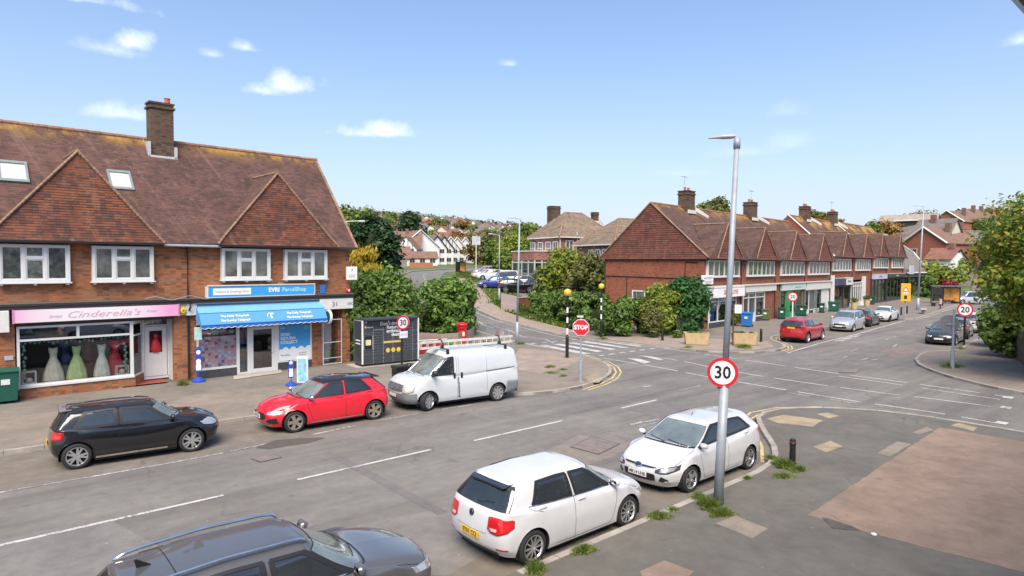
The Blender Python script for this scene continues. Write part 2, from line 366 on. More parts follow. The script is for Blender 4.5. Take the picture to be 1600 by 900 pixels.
# ================================================================== ground, roads and pavements
ASPH = asphalt('asphalt',(.176,.164,.148),streak=(.05,1.1))
ASPHB = asphalt('worn_asphalt',(.195,.174,.148),brown=(.16,.13,.10),scale=.8)
PAVG = asphalt('pavement_tarmac',(.20,.176,.148),scale=.5)
PAVD = asphalt('dark_pavement_tarmac',(.135,.125,.106),scale=.6)
PAVB = asphalt('brown_pavement_tarmac',(.24,.20,.16),scale=.5)
REDP = asphalt('red_tarmac',(.25,.18,.135),scale=.7)
PINK = asphalt('pink_blister_paving',(.31,.24,.195),scale=.9)
TAN = asphalt('tan_paving',(.34,.27,.18),scale=1.2,fine=40)
KERB = flat('kerb_stone',(.34,.31,.27),.9,var=.25,scale=1.5,bump=.3)
WLINE = paint_mat('white_road_paint',(.54,.54,.52),.45); WWORN = paint_mat('worn_white_road_paint',(.52,.51,.48),.52)
YLINE = paint_mat('yellow_road_paint',(.62,.46,.20),.44)
GRASSG = NT('ground_grass'); GRASSG.col(GRASSG.ramp(GRASSG.noise(.25,6,.7),[(.3,(.05,.075,.02)),(.5,(.10,.13,.035)),(.7,(.17,.17,.07))])); GRASSG.p(Roughness=.95); GRASSG = GRASSG.m
def axis_pts(a,b,c,d,fine,nco):
    return np.concatenate([-np.geomspace(1,abs(a - b) + 1,nco)[::-1] + 1 + b,np.arange(b + fine,c,fine),np.geomspace(1,d - c + 1,nco) - 1 + c])
gx = axis_pts(-400,-60,260,3500,3.0,40); gy = axis_pts(-400,-60,220,3500,3.0,46)
GX,GY = np.meshgrid(gx,gy,indexing='ij'); GZ = HT(GX,GY) - .05
i_ = np.arange(GX.size).reshape(GX.shape)
np_mesh('ground',np.stack([GX,GY,GZ],-1).reshape(-1,3),np.stack([i_[:-1,:-1],i_[1:,:-1],i_[1:,1:],i_[:-1,1:]],-1).reshape(-1,4),GRASSG,None,True)['kind'] = 'structure'
def sheet(name,poly,z,mat,kind='structure'):
    b = MB(); b.quad(*[(x,y,z) for x,y in poly]); o = b.build(name,mat); o['kind'] = kind; return o
def slab(name,poly,z0,z1,mat):
    b = MB(); b.prism(poly,z0,z1); o = b.build(name,mat); o['kind'] = 'structure'; return o
def resample(pts,step):
    P = np.array(pts,float); d = np.concatenate([[0],np.cumsum(np.linalg.norm(np.diff(P,axis=0),axis=1))]); n = max(2,int(d[-1] / step) + 1)
    q = np.linspace(0,d[-1],n); return np.stack([np.interp(q,d,P[:,0]),np.interp(q,d,P[:,1])],1)
def smooth(pts,it=2):
    P = [tuple(p) for p in pts]
    for _ in range(it):
        Q = [P[0]]
        for a,b in zip(P[:-1],P[1:]): Q += [(a[0] * .75 + b[0] * .25,a[1] * .75 + b[1] * .25),(a[0] * .25 + b[0] * .75,a[1] * .25 + b[1] * .75)]
        P = Q + [P[-1]]
    return P
def normals(P):
    T = np.gradient(np.array(P,float),axis=0); T /= np.maximum(np.linalg.norm(T,axis=1,keepdims=True),1e-9); return np.stack([-T[:,1],T[:,0]],1)
def offset(pts,d): P = np.array(pts,float); return P + normals(P) * d
def strip_between(name,A,B,mat,dz=0.0,n=None,kind='structure',across=2):
    A = resample(A,3.0); n = len(A); q = np.linspace(0,1,n)
    B0 = resample(B,1.0); B = np.stack([np.interp(q,np.linspace(0,1,len(B0)),B0[:,i]) for i in (0,1)],1)
    t = np.linspace(0,1,across + 1); P = A[:,None] + (B - A)[:,None] * t[None,:,None]; Z = HT(P[...,0],P[...,1]) + dz
    ii = np.arange(P.shape[0] * P.shape[1]).reshape(P.shape[:2]); V = np.concatenate([P,Z[...,None]],-1).reshape(-1,3)
    F = np.stack([ii[:-1,:-1],ii[1:,:-1],ii[1:,1:],ii[:-1,1:]],-1).reshape(-1,4)
    tri = V[F[0]]; 
    if np.cross(tri[1] - tri[0],tri[2] - tri[0])[2] < 0: F = F[:,::-1]
    o = np_mesh(name,V,F,mat); o['kind'] = kind; return o
def paint(name,pts,w,mat=None,z=.008,dash=None,step=1.5,kind='structure'):
    """painted line; dash = (mark, gap)"""
    P = resample(pts,.25 if dash else step); N = normals(P); segs = []
    if dash:
        d = np.arange(len(P)) * .25; per = dash[0] + dash[1]; k = 0; cur = []
        for i,q in enumerate(d):
            if (q % per) < dash[0]: cur.append(i)
            elif cur: segs.append(cur); cur = []
        if cur: segs.append(cur)
        segs = [[s[0]] + s[1:-1:6] + [s[-1]] for s in segs if len(s) > 1]
    else: segs = [list(range(len(P)))]
    b = MB()
    for s_ in segs:
        L = [P[i] + N[i] * w / 2 for i in s_]; R = [P[i] - N[i] * w / 2 for i in s_]
        for k in range(len(s_) - 1):
            b.quad(*[(p[0],p[1],ht(p[0],p[1]) + z) for p in (R[k],R[k + 1],L[k + 1],L[k])])
    if not b.v: return
    o = b.build(name,mat or WLINE); o['kind'] = kind; return o
# roads
sheet('road',[(-60,7),(130,7),(130,34),(-60,34)],0,ASPH)
sheet('side_road',[(21,-60),(36,-60),(36,7),(21,7)],0,ASPH)
RK = [(33.3,26.5),(32.9,31),(33.6,34),(33.8,37),(34,41),(35.6,46),(38,50.5),(44.5,61),(53,76),(63,92),(75,108),(105,128),(170,160),(260,190)]
LK = [(26.4,23.6),(27.2,26),(27.6,30),(28.4,34),(28.5,37),(28.8,41),(30,47),(32.3,54),(38.2,65.2),(47,79),(57.9,95.6),(70,113),(102,135),(168,167),(258,197)]
strip_between('side_road_uphill',LK[3:],RK[2:],ASPH,.0,across=3)
strip_between('hill_road',[(118,21),(165,34),(181,38.5),(260,56)],[(117,28),(163,41),(179,46),(258,63)],ASPHB,.03,across=2)
strip_between('cross_road',[(128,7),(128,34)],[(190,-30),(190,20)],ASPHB,-.02)
# parking bays have an older, browner surface
def bay(name,A,B,z=.004): sheet(name,list(A) + list(B)[::-1],z,ASPHB)
bay('parking_bay',[(-40,22.2),(6.2,22.0),(7.5,22.1),(13,20.5)],[(-40,18.7),(.5,18.6),(5.4,18.5),(12.2,19.2)])
bay('parking_bay',[(-20,10.6),(10,10.4),(17.5,10.4)],[(-20,8.0),(10.5,8.0),(16.7,8.2)])
bay('parking_bay',[(44,19.2),(52.4,20),(65.2,21.6),(70,22.1)],[(45,23.0),(52.4,23.2),(65.2,24.9),(69,25.2)])
# pavements
NWK = [(-60,22.2),(-30,22.2),(1,22.2),(6.2,22.0),(8.5,21.95),(11,21.2),(14,20.1),(16.4,19.35),(18,18.7),(19.7,18.6),(21.5,19.0),(23.2,19.8),(24.6,20.9),(25.7,22.2),(26.4,23.6),(27.2,26),(27.6,30),(28.4,34)]
SWK = [(-60,7.95),(7,8.0),(15.0,8.1),(16.3,8.3),(17.3,8.75),(19.4,10.3),(20.4,11.0),(21.2,11.25),(22.2,11.25),(23.4,10.7),(24.3,9.8),(24.9,8.8),(25.3,7.4),(25.3,5),(25.0,1),(24.6,-20)]
SEK = [(33,-20),(33,3),(33.1,6.1),(33.9,7.6),(35.4,9.4),(37,10.7),(38.4,11.6),(40.5,12.4),(43,12.9),(44.6,13.0),(45.8,12.3),(47.5,12.1),(60,13.5),(85,16.4),(128,21.5)]
NEK = [(33.6,34),(32.9,31),(33.3,26.5),(33.7,23),(34.1,21.6),(34.9,20.4),(36.2,19.4),(38,19.1),(39.8,19.4),(41.2,20.3),(43.0,22.0),(45,23.0),(52.4,23.2),(65.2,24.9),(68.2,25.2),(69,24.2),(69.9,22.7),(71.3,22.0),(76.7,22.5),(107.5,27.2),(117,28.9)]
slab('pavement',NWK + [(26,38),(-60,38)],-.2,.10,PAVG)
slab('pavement',SWK + [(-60,-20)],-.2,.10,PAVD)
slab('pavement',[(33,-60)] + SEK[:1] + SEK[1:] + [(128,-60)],-.2,.10,PAVB)
slab('pavement',NEK + [(117,46),(45,46),(41,34)],-.2,.10,PAVG)
def kerb(name,pts,z=.108,w=.15):
    P = resample(pts,.9); N = normals(P); b = MB()
    for k in range(len(P) - 1):
        e = (P[k + 1] - P[k]); q = .011 / max(np.linalg.norm(e),.01); a = P[k] + e * q; c = P[k + 1] - e * q
        a2,c2 = a + N[k] * w * SGN,c + N[k + 1] * w * SGN; o_ = N[k] * -.006 * SGN; o2 = N[k + 1] * -.006 * SGN; zz = z + random.uniform(-.004,.004)
        A = [(a[0] + o_[0],a[1] + o_[1]),(c[0] + o2[0],c[1] + o2[1]),tuple(c2),tuple(a2)]
        b.prism(A if SGN > 0 else A[::-1],-.1,zz)
    o = b.build(name,KERB); o['kind'] = 'structure'; return o
SGN = 1; kerb('kerb',NWK[1:])
kerb('kerb',NEK); SGN = -1; kerb('kerb',SWK[1:]); kerb('kerb',SEK); SGN = 1
# pavements along the side road as it climbs
strip_between('verge_pavement',LK[3:],offset(LK[3:],2.6),PAVG,.09)
strip_between('footway',RK[2:9],offset(RK[2:9],-2.4),PINK,.10)
strip_between('grass_verge',offset(RK[5:11],-2.4),offset(RK[5:11],-6.2),GRASSG,.07)
strip_between('footway',offset(RK[5:10],-6.2),offset(RK[5:10],-7.6),PAVG,.08)
def slope_kerb(pts,sg):
    P = resample(pts,.9); N = normals(P) * sg; b = MB()
    for k in range(len(P) - 1):
        a,c = P[k],P[k] + (P[k + 1] - P[k]) * .985; q = [a - N[k] * .02,c - N[k + 1] * .02,c + N[k + 1] * .14,a + N[k] * .14]; h = [ht(*p) for p in q]
        b.add([(p[0],p[1],z - .1) for p,z in zip(q,h)] + [(p[0],p[1],z + .125) for p,z in zip(q,h)],[(4,5,6,7),(0,1,5,4),(1,2,6,5),(2,3,7,6),(3,0,4,7)])
    o = b.build('kerb',KERB); o['kind'] = 'structure'
slope_kerb(RK[2:9],-1); slope_kerb(LK[3:10],1)
# inlays in the pavements, each sheet a little above the one below
def ragged(P,amp=.03,step=.3):
    rs = random.Random(3); out = []
    for i,a in enumerate(P):
        b = P[(i + 1) % len(P)]; L = math.hypot(b[0] - a[0],b[1] - a[1]); n = max(1,min(40,int(L / step)))
        for k in range(n): q = k / n; j = amp if k else amp * .3; out.append((a[0] + (b[0] - a[0]) * q + rs.uniform(-j,j),a[1] + (b[1] - a[1]) * q + rs.uniform(-j,j)))
    return out
def inlay(name,px,mat,z=.104,zb=.10,amp=.018): return sheet(name,ragged([G(u,v,zb) for u,v in px],amp),z,mat)
inlay('red_tarmac_forecourt',[(1262,805),(1468,668),(1640,697),(1900,745),(2400,1100),(1580,890),(1347,830)],REDP)
inlay('paving_patch',[(1000,893),(1038,876),(1085,893),(1060,915),(1010,915)],REDP,.105)
inlay('tactile_paving',[(1197,654),(1225,648),(1286,657),(1270,667),(1215,661)],TAN,.105)
inlay('tactile_paving',[(1275,647),(1292,645),(1312,650),(1296,654)],TAN,.105)
inlay('access_cover',[(1270,698),(1298,689),(1317,698),(1290,707)],TAN,.105)
inlay('access_cover',[(1485,665),(1497,661),(1527,668),(1521,674)],TAN,.106)
inlay('paving_patch',[(1370,708),(1402,690),(1424,694),(1390,714)],PAVB,.105)
inlay('paving_patch',[(1425,676),(1448,667),(1460,672),(1436,679)],PAVB,.105)
inlay('paving_patch',[(1118,818),(1150,806),(1200,826),(1175,842)],PAVB,.105)
inlay('pink_paving',[(790,575),(812,544),(868,548),(915,560),(885,572),(845,584)],PINK,.106)
inlay('tactile_paving',[(912,590),(930,583),(944,590),(936,598),(922,598)],TAN,.1065)
sheet('brown_forecourt',[tuple(p) for p in offset(NWK[1:-2],.18)] + [(25.5,25),(21,27),(15,26.5),(6,27),(-30,27)],.102,PAVB)
sheet('forecourt_paving',[(41.2,20.6),(45.2,23.2),(68,25.4),(100,29),(100,35),(45.4,28.6),(38.4,24.0),(36.5,20.2),(38,19.5),(39.7,19.8)],.103,PAVG)
sheet('pink_paving',[(33.7,30),(33.75,25),(34.3,22.2),(35.4,20.9),(37,19.9),(39.3,20.0),(41.5,21.6),(40,25),(37.0,29)],.106,PINK)
inlay('paving_strip',[(0,683),(60,672),(75,677),(0,690)],PAVB,.105)
inlay('concrete_threshold',[(365,594),(440,583),(440,579),(425,576),(365,588)],CONC,.125)
sheet('red_doorstep',[(2.4 + 2.5,30.25),(6.6,30.32),(6.6,31.8),(4.9,31.8)],.16,flat('red_doorstep_paint',(.30,.06,.04),.6))
inlay('damp_stain',[(1283,808),(1300,812),(1330,822),(1345,829),(1320,828),(1300,826)],flat('damp_stain',(.10,.08,.062),.6,var=.4),.107)
def rlay(name,px,mat,z=.008,amp=.02): return sheet(name,ragged([G(u,v) for u,v in px],amp),z,mat)
rlay('road_patch',[(820,722),(905,680),(985,692),(975,706),(930,724),(880,735)],asphalt('patch_asphalt',(.215,.185,.16),scale=1.0),.006)
def cover(px,z=.014):
    P = [G(u,v) for u,v in px]; c = (sum(p[0] for p in P) / 4,sum(p[1] for p in P) / 4)
    o = sheet('manhole_frame',P,z,flat('manhole_frame',(.10,.085,.075),.7)); sheet('manhole_cover',[(c[0] + (p[0] - c[0]) * .93,c[1] + (p[1] - c[1]) * .93) for p in P],z + .004,flat('manhole_plate',(.20,.165,.145),.7,var=.2,scale=4))
cover([(890,699),(925,682),(970,694),(935,711)]); cover([(391,717),(425,710),(441,715),(407,723)])
cover([(1318,577),(1345,577),(1338,583),(1310,582)]); rlay('oil_stain',[(400,700),(430,688),(470,685),(508,684),(480,693),(450,697),(420,702)],flat('oil_stain',(.10,.088,.075),.7),.009)
rlay('road_patch',[(1180,560),(1240,552),(1330,560),(1300,572),(1220,570)],asphalt('patch_asphalt_two',(.175,.165,.155),scale=1.0),.006)
rlay('road_patch',[(1375,548),(1410,540),(1450,552),(1400,562)],asphalt('patch_asphalt_three',(.22,.18,.155),scale=1.0),.006)
rlay('road_patch',[(-60,856),(150,812),(160,806),(330,900),(-60,960)],asphalt('patch_asphalt_four',(.185,.175,.162),scale=1.0),.004)
rlay('road_patch',[(560,820),(810,770),(870,800),(700,900),(520,900)],asphalt('patch_asphalt_five',(.20,.185,.17),scale=1.0),.0045)
rlay('trench_patch',[(520,716),(533,712),(700,800),(684,806)],asphalt('trench_asphalt',(.155,.15,.142)),.0055)
rlay('trench_patch',[(880,640),(1230,560),(1236,564),(892,646)],asphalt('trench_asphalt_two',(.165,.158,.148)),.0055)
rlay('road_patch',[(985,640),(1040,628),(1085,640),(1030,655)],asphalt('patch_asphalt_six',(.16,.153,.143)),.0055)
# markings
for a,b in ((-5.6,-1.6),(.3,4.4),(6.1,10.0),(11.5,15.3),(18.3,20.5)): paint('centre_line',[(a,15.1),(b,15.15)],.11)
paint('bay_line',[(-20,18.7),(.5,18.6),(3.6,18.5),(5.4,18.55)],.10,WWORN); paint('bay_line',[(5.6,18.6),(9,18.9),(11.2,19.15),(15.6,19.0)],.10,WWORN,dash=(1.6,.9))
NWc = smooth(NWK[9:16],2)
for d in (-.22,-.46): paint('double_yellow_line',offset(NWc,d),.09,YLINE,.010)
SWc = smooth(SWK[3:14],2)
for d in (.22,.46): paint('double_yellow_line',offset(SWc,d),.09,YLINE,.010)
for d in (-.22,-.44): paint('double_yellow_line',offset(smooth(SEK[1:11],2),d),.09,YLINE,.010); paint('double_yellow_line',offset(smooth(NEK[7:12],2),d),.09,YLINE,.010)
paint('yellow_line',offset(smooth(NEK[16:20],1),-.3),.09,YLINE,.010)
paint('junction_line',smooth([(27.3,23.9),(27.2,21.2),(27.0,19.0),(26.6,17),(26.5,14.6),(26.4,12.3),(26.3,9.9),(26.6,7.8),(26.4,5.6)]),.12,dash=(2.6,.25),z=.009)
paint('junction_line',smooth([(25.9,12.6),(25.9,10.2),(26.1,8.6)]),.10,WWORN,dash=(1.2,.5),z=.0095)
paint('junction_line',smooth([(29.6,23.2),(30.2,21.4),(28.9,17.0),(28.7,13.7),(28.9,9.9),(29.3,8.1),(29.4,5.9)]),.11,dash=(2.6,.3),z=.009)
paint('junction_line',smooth([(33.5,24.2),(33.3,21.3),(32.8,17.0),(32.4,13.5),(32.4,9.8),(32.1,6.4)]),.12,dash=(2.6,.25),z=.009)
paint('junction_line',smooth([(31.7,12.9),(31.6,10.5),(31.3,8.2),(31.2,6.5)]),.10,dash=(3,.3),z=.0095)
for u,v in ((1565,661),(1572,637),(1575,621)):
    x,y = G(u,v); sheet('road_stud_block',[(x - .22,y - .16),(x + .22,y - .16),(x + .22,y + .16),(x - .22,y + .16)],.011,WLINE)
for (a,b) in (((28.5,30.1),(27.9,25.6)),((29.7,30.0),(29.2,25.8)),((30.9,29.9),(30.6,25.9)),((32.1,29.8),(31.9,25.9)),((33.2,29.7),(33.1,25.8))):
    paint('zebra_stripe',[a,b],.55 if a[0] < 33 else .4,WLINE,.011)
def block_row(a,b,n,w,l,m=None):
    for k in range(n):
        q = (k + .5) / n; x,y = a[0] + (b[0] - a[0]) * q,a[1] + (b[1] - a[1]) * q; paint('give_way_block',[(x - l / 2,y),(x + l / 2,y + .02)],w,m or WLINE,.012)
block_row((27.5,24.6),(33.2,24.6),6,.22,.55); block_row((28.2,31.2),(33.0,31.0),5,.2,.5)
for px in ([(980,560),(1000,561),(1017,566),(1006,568)],[(1000,556),(1018,557),(1037,562),(1030,563)]): rlay('road_marking',px,WLINE,.011)
paint('edge_line',offset(RK[1:9],.45),.10,WLINE,.012); paint('edge_line',offset(LK[2:9],-.45),.10,WLINE,.012)
zz = []; mid = (np.array(resample(LK[2:7],2.0))[:12]); rr = np.array(resample(RK[1:6],2.0))[:12]; n_ = min(len(mid),len(rr))
for k in range(n_): c = (mid[k] + rr[k]) / 2; zz.append((c[0] + (.35 if k % 2 else -.35),c[1]))
paint('zigzag_line',zz,.10,WLINE,.012,step=.5)
cl = []; A_ = resample(LK[5:],3.0); B_ = resample(RK[4:],3.0)
for k in range(30): q = k / 29; i,j = int(q * (len(A_) - 1)),int(q * (len(B_) - 1)); cl.append(tuple((A_[i] + B_[j]) / 2))
paint('centre_line',cl,.12,WLINE,.03,dash=(4,3))
paint('bay_line',[(37.6,18.3),(43.9,19.2),(52.4,20.0),(65.2,21.6),(69,22.0)],.12,WLINE,.010)
paint('bay_line',[(46,18.9),(52,19.7)],.5,WWORN,.0105)
for a,b in (((50,17.2),(53,17.5)),((57,18),(60,18.4)),((65,18.9),(68,19.3)),((74,19.9),(77,20.2)),((84,21),(87,21.4)),((41.5,16.2),(43.2,16.4)),((38.2,15.3),(39.2,15.5))): paint('centre_line',[a,b],.11,WWORN)
for u,v,u2,v2 in ((985,664,1005,659),(998,668,1025,660),(1005,605,1018,603),(1008,660,1030,655),(1062,610,1095,603),(1395,543,1402,538),(1345,563,1356,560),(1362,563,1372,561)):
    paint('worn_marking',[G(u,v),G(u2,v2)],.13,WWORN,.011,step=.5)
# ================================================================== vehicles
def pchip(xs,ys,xq):
    """monotone cubic interpolation; ys may have trailing dimensions"""
    xs = np.asarray(xs,float); ys = np.asarray(ys,float); xq = np.asarray(xq,float)
    h = np.diff(xs); dl = np.diff(ys,axis=0) / h.reshape((-1,) + (1,) * (ys.ndim - 1))
    d = np.zeros_like(ys); a,b = dl[:-1],dl[1:]
    w1 = (2 * h[1:] + h[:-1]).reshape((-1,) + (1,) * (ys.ndim - 1)); w2 = (h[1:] + 2 * h[:-1]).reshape((-1,) + (1,) * (ys.ndim - 1))
    with np.errstate(divide='ignore',invalid='ignore'):
        hm = (w1 + w2) / (w1 / a + w2 / b)
    d[1:-1] = np.where(a * b > 0,hm,0); d[0] = dl[0]; d[-1] = dl[-1]
    i = np.clip(np.searchsorted(xs,xq,side='right') - 1,0,len(xs) - 2)
    t = (xq - xs[i]) / h[i]; sh = t.shape + (1,) * (ys.ndim - 1); t = t.reshape(sh); hh = h[i].reshape(sh)
    return (2 * t ** 3 - 3 * t ** 2 + 1) * ys[i] + (t ** 3 - 2 * t ** 2 + t) * hh * d[i] + (-2 * t ** 3 + 3 * t ** 2) * ys[i + 1] + (t ** 3 - t ** 2) * hh * d[i + 1]
NC = 15
class Shell:
    """car body as nested rings: 0 sill, 1 bumper, 2 waist, 3 shoulder, 4 mid bonnet, 5 belt and cowl, 6 roof rail, 7 roof quarter, 8 spine;
    columns 0-3 wrap the nose, 4-10 run along the side (4 and 10 are the pillars), 11-14 wrap the tail"""
    def __init__(s,P):
        s.P = P; L,W = P['L'],P['W'] / 2; bf,br = P.get('bf',.38),P.get('br',.22); pl,pr = P['a4'],P['a10']
        zr = P['zrail']; H = P['H']
        def ring(af,ar,wf,wm,wr,bfr,brr,a4,a10,w4,w10,zf,zfc,z4,zm,z10,zrc,zre,w9=None):
            pts = []
            for k,(fx,fy) in enumerate(((0,0),(.10,.42),(.38,.82),(1,1))): pts.append((af + bfr * fx,wf * fy,zf + (zfc - zf) * (fx)))
            for j in range(7):
                q = j / 6.0; a = a4 + (a10 - a4) * q
                w = w4 + (wm - w4) * (1 - (1 - min(1,q * 2.2)) ** 2) if q < .5 else w10 + (wm - w10) * (1 - (1 - min(1,(1 - q) * 2.2)) ** 2)
                z = z4 + (zm - z4) * q * 2 if q < .5 else zm + (z10 - zm) * (q - .5) * 2
                pts.append((a,w,z))
            for k,(fx,fy) in enumerate(((1,1),(.38,.82),(.10,.42),(0,0))): pts.append((ar - brr * fx,wr * fy,zre + (zrc - zre) * fx))
            return pts
        sl = P.get('sill',.2); zb4,zb10 = P['belt4'],P['belt10']; zn = P['znose']; zt = P['ztail']
        A4,A10 = .95,L - .85
        wf = P.get('wfront',.86) * W; wr_ = P.get('wrear',.9) * W
        R = []
        R.append(ring(.14,L - .12,wf * .95,W * .95,wr_ * .95,bf,br,A4,A10,W * .95,W * .95,sl,sl,sl,sl,sl,sl + .03,sl + .06))
        R.append(ring(.03,L - .02,wf * 1.01,W * .985,wr_ * 1.01,bf,br,A4,A10,W * .985,W * .985,sl + .16,sl + .16,sl + .14,sl + .14,sl + .14,sl + .2,sl + .22))
        R.append(ring(0,L,wf * 1.02,W,wr_ * 1.02,bf,br,A4,A10,W,W,zn * .72,zn * .74,zn * .80,.62 * zb4,zn * .85,.66 * zt,.64 * zt))
        R.append(ring(P.get('nset',.08),L - P.get('tset',.05),wf * .98,W * .965,wr_ * .98,bf * 1.05,br,A4,A10,W * .975,W * .965,zn,zn - .03,zn + .6 * (zb4 - zn),.87 * zb4,.90 * zb10,zt - .04,zt))
        ac,ar5 = P['acowl'],P['arear']
        zc = P['zcowl']; zbr = P['zbelt_r']
        m = lambda u,v,q: u + (v - u) * q
        R.append(ring(m(.08,ac,.5),m(L - .05,ar5,.5),m(wf,W * .84,.45),W * .945,m(wr_,P['w10'],.5),bf * .55,br * .9,A4 + .05,m(A10,pr,.5),W * .93,W * .93,
                      m(zn,zc,P.get('hump',.66)) + .02,m(zn,zc,.58) - .025,m(zn,zb4,.75),.94 * zb4,m(.9 * zb10,zb10,.5),m(zt,zbr,.5),m(zt,zbr,.5) + .005))
        R.append(ring(ac,ar5,W * .80,P['wbelt'],P['w10'] * .99,P.get('cb',.22),P.get('rb',.16),pl,pr,W * .86,P['w10'],zc,zc - .03,zb4,(zb4 + zb10) / 2,zb10,zbr - .01,zbr))
        ah,art = P['ahead'],P['artop']; wt = P['wroof']
        R.append(ring(ah,art,wt * .93,wt,wt * .93,P.get('hb',.12),P.get('tb',.1),ah + .20,art - .16,wt * .98,wt * .98,zr,zr - .04,zr - .015,zr + .015,P.get('zrail_r',zr - .02),P.get('zrail_r',zr - .02) - .01,P.get('zrail_r',zr - .02) + .02))
        R.append(ring(ah + .12,art - .06,wt * .52,wt * .6,wt * .52,.05,.03,ah + .3,art - .25,wt * .58,wt * .58,H - .025,H - .035,H - .015,H - .008,P.get('zrr',H - .05),P.get('zrr',H - .05),P.get('zrr',H - .05)))
        R.append(ring(ah + .18,art - .1,.001,.001,.001,.03,.03,ah + .4,art - .3,.001,.001,H - .02,H - .015,H - .004,H,P.get('zrr',H - .05) + .02,P.get('zrr',H - .05) + .015,P.get('zrr',H - .05) + .01))
        s.C = np.array(R)              # ring, column, (a, w, z)
        s.C[8,:,1] = 0
        us = np.linspace(0,14,14 * 10 + 1); vs = np.linspace(0,8,8 * 6 + 1)
        s.us,s.vs = us,vs; s.L = L
        s.D = s.ev(us[:,None] + 0 * vs[None],vs[None] + 0 * us[:,None])
        du = np.gradient(s.D,axis=0); dv = np.gradient(s.D,axis=1); n = np.cross(du,dv); ln = np.linalg.norm(n,axis=2,keepdims=True); ln[ln < 1e-9] = 1
        n /= ln
        # orient outward: compare with the vector from the middle of the cabin
        c = np.array([0,0,H * .45]); s.N = np.where((n * (s.D - c)).sum(2,keepdims=True) < 0,-n,n)
    def ev(s,u,v):
        u = np.asarray(u,float); v = np.asarray(v,float); shp = u.shape; u = u.ravel(); v = v.ravel()
        A = pchip(np.arange(NC),s.C.transpose(1,0,2),u)          # q, ring, 3
        out = np.empty((len(u),3)); i = np.clip(np.floor(v).astype(int),0,7); t = v - i
        # cubic along the rings, tangents limited
        P_ = A; q = np.arange(len(u)); dl = np.diff(P_,axis=1)
        a,b = dl[:,:-1],dl[:,1:]
        with np.errstate(divide='ignore',invalid='ignore'): hm = 2 * a * b / (a + b)
        d = np.zeros_like(P_); d[:,1:-1] = np.where(a * b > 0,hm,0); d[:,0] = dl[:,0]; d[:,-1] = dl[:,-1]; d[:,-1,2] = 0
        t = t[:,None]
        o = (2 * t ** 3 - 3 * t ** 2 + 1) * P_[q,i] + (t ** 3 - 2 * t ** 2 + t) * d[q,i] + (-2 * t ** 3 + 3 * t ** 2) * P_[q,i + 1] + (t ** 3 - t ** 2) * d[q,i + 1]
        out[:,0] = s.L / 2 - o[:,0]; out[:,1] = o[:,1]; out[:,2] = o[:,2]
        return out.reshape(shp + (3,))
    def nrm(s,u,v):
        e = .02
        a = s.ev(np.clip(u + e,0,14),v) - s.ev(np.clip(u - e,0,14),v); b = s.ev(u,np.clip(v + e,0,8)) - s.ev(u,np.clip(v - e,0,8))
        n = np.cross(b,a); n /= np.maximum(np.linalg.norm(n,axis=-1,keepdims=True),1e-9)
        q = s.ev(u,v) - np.array([0,0,s.P['H'] * .45]); return np.where((n * q).sum(-1,keepdims=True) < 0,-n,n)
    def ux(s,v,x,lo=3.0,hi=11.0):
        """column at which ring height v has along-car position a = x (measured from the nose)"""
        us = np.linspace(lo,hi,161); a = s.L / 2 - s.ev(us,np.full(161,float(v)))[:,0]
        a = np.maximum.accumulate(a); return float(np.interp(x,a,us))
    def uy(s,v,y,rear=False):
        if not rear: us = np.linspace(0,3.2,65)
        else: us = np.linspace(14,10.8,65)
        w = np.maximum.accumulate(s.ev(us,np.full(65,float(v)))[:,1]); return float(np.interp(y,w,us))
def shell_patch(S,name,mat,parent,cols,side=1,off=.004,nv=8,sub=4,thick=0.0,smooth=True):
    """piece that lies on the body: cols = [(u_low, v_low, u_high, v_high), ...]"""
    cs = np.array(cols,float); k = len(cs); q = np.linspace(0,k - 1,(k - 1) * sub + 1)
    cc = np.stack([np.interp(q,np.arange(k),cs[:,i]) for i in range(4)],1); t = np.linspace(0,1,nv + 1)
    u = cc[:,None,0] + (cc[:,None,2] - cc[:,None,0]) * t; v = cc[:,None,1] + (cc[:,None,3] - cc[:,None,1]) * t
    P = S.ev(u,v); N = S.nrm(u,v); P = P + N * off
    V = P.reshape(-1,3).copy(); V[:,1] *= side
    a,b = P.shape[:2]; idx = np.arange(a * b).reshape(a,b)
    F = np.stack([idx[:-1,:-1],idx[1:,:-1],idx[1:,1:],idx[:-1,1:]],-1).reshape(-1,4)
    # skirt so that the piece has an edge
    rim = np.concatenate([idx[:,0],idx[-1,1:],idx[::-1,-1][1:],idx[0,::-1][1:]])
    V2 = V[rim] - (N.reshape(-1,3) * np.array([1,side,1]))[rim] * (off + .004)
    nb = len(V); m = len(rim); F2 = np.array([[rim[i],nb + i,nb + (i + 1) % m,rim[(i + 1) % m]] for i in range(m - 1)])
    V = np.concatenate([V,V2]); F = np.concatenate([F,F2])
    n0 = np.cross(V[F[:,1]] - V[F[:,0]],V[F[:,2]] - V[F[:,0]]); c0 = V[F].mean(1) - np.array([0,0,.6])
    if (n0[: (a - 1) * (b - 1)] * c0[: (a - 1) * (b - 1)]).sum() < 0: F = F[:,::-1]
    o = np_mesh(name,V,F,mat,parent,smooth); o.data.polygons.foreach_set('use_smooth',np.arange(len(F)) < (a - 1) * (b - 1)); return o
def ribbon(S,name,mat,parent,uv,side=1,w=.009,off=.0025):
    uv = np.array(uv,float); P = S.ev(uv[:,0],uv[:,1]); N = S.nrm(uv[:,0],uv[:,1]); T = np.gradient(P,axis=0); B = np.cross(T,N); B /= np.maximum(np.linalg.norm(B,axis=1,keepdims=True),1e-9)
    A = np.concatenate([P + B * w / 2 + N * off,P - B * w / 2 + N * off]); A[:,1] *= side; n = len(P)
    F = np.array([[i,i + 1,n + i + 1,n + i] for i in range(n - 1)])
    return np_mesh(name,A,F,mat,parent)
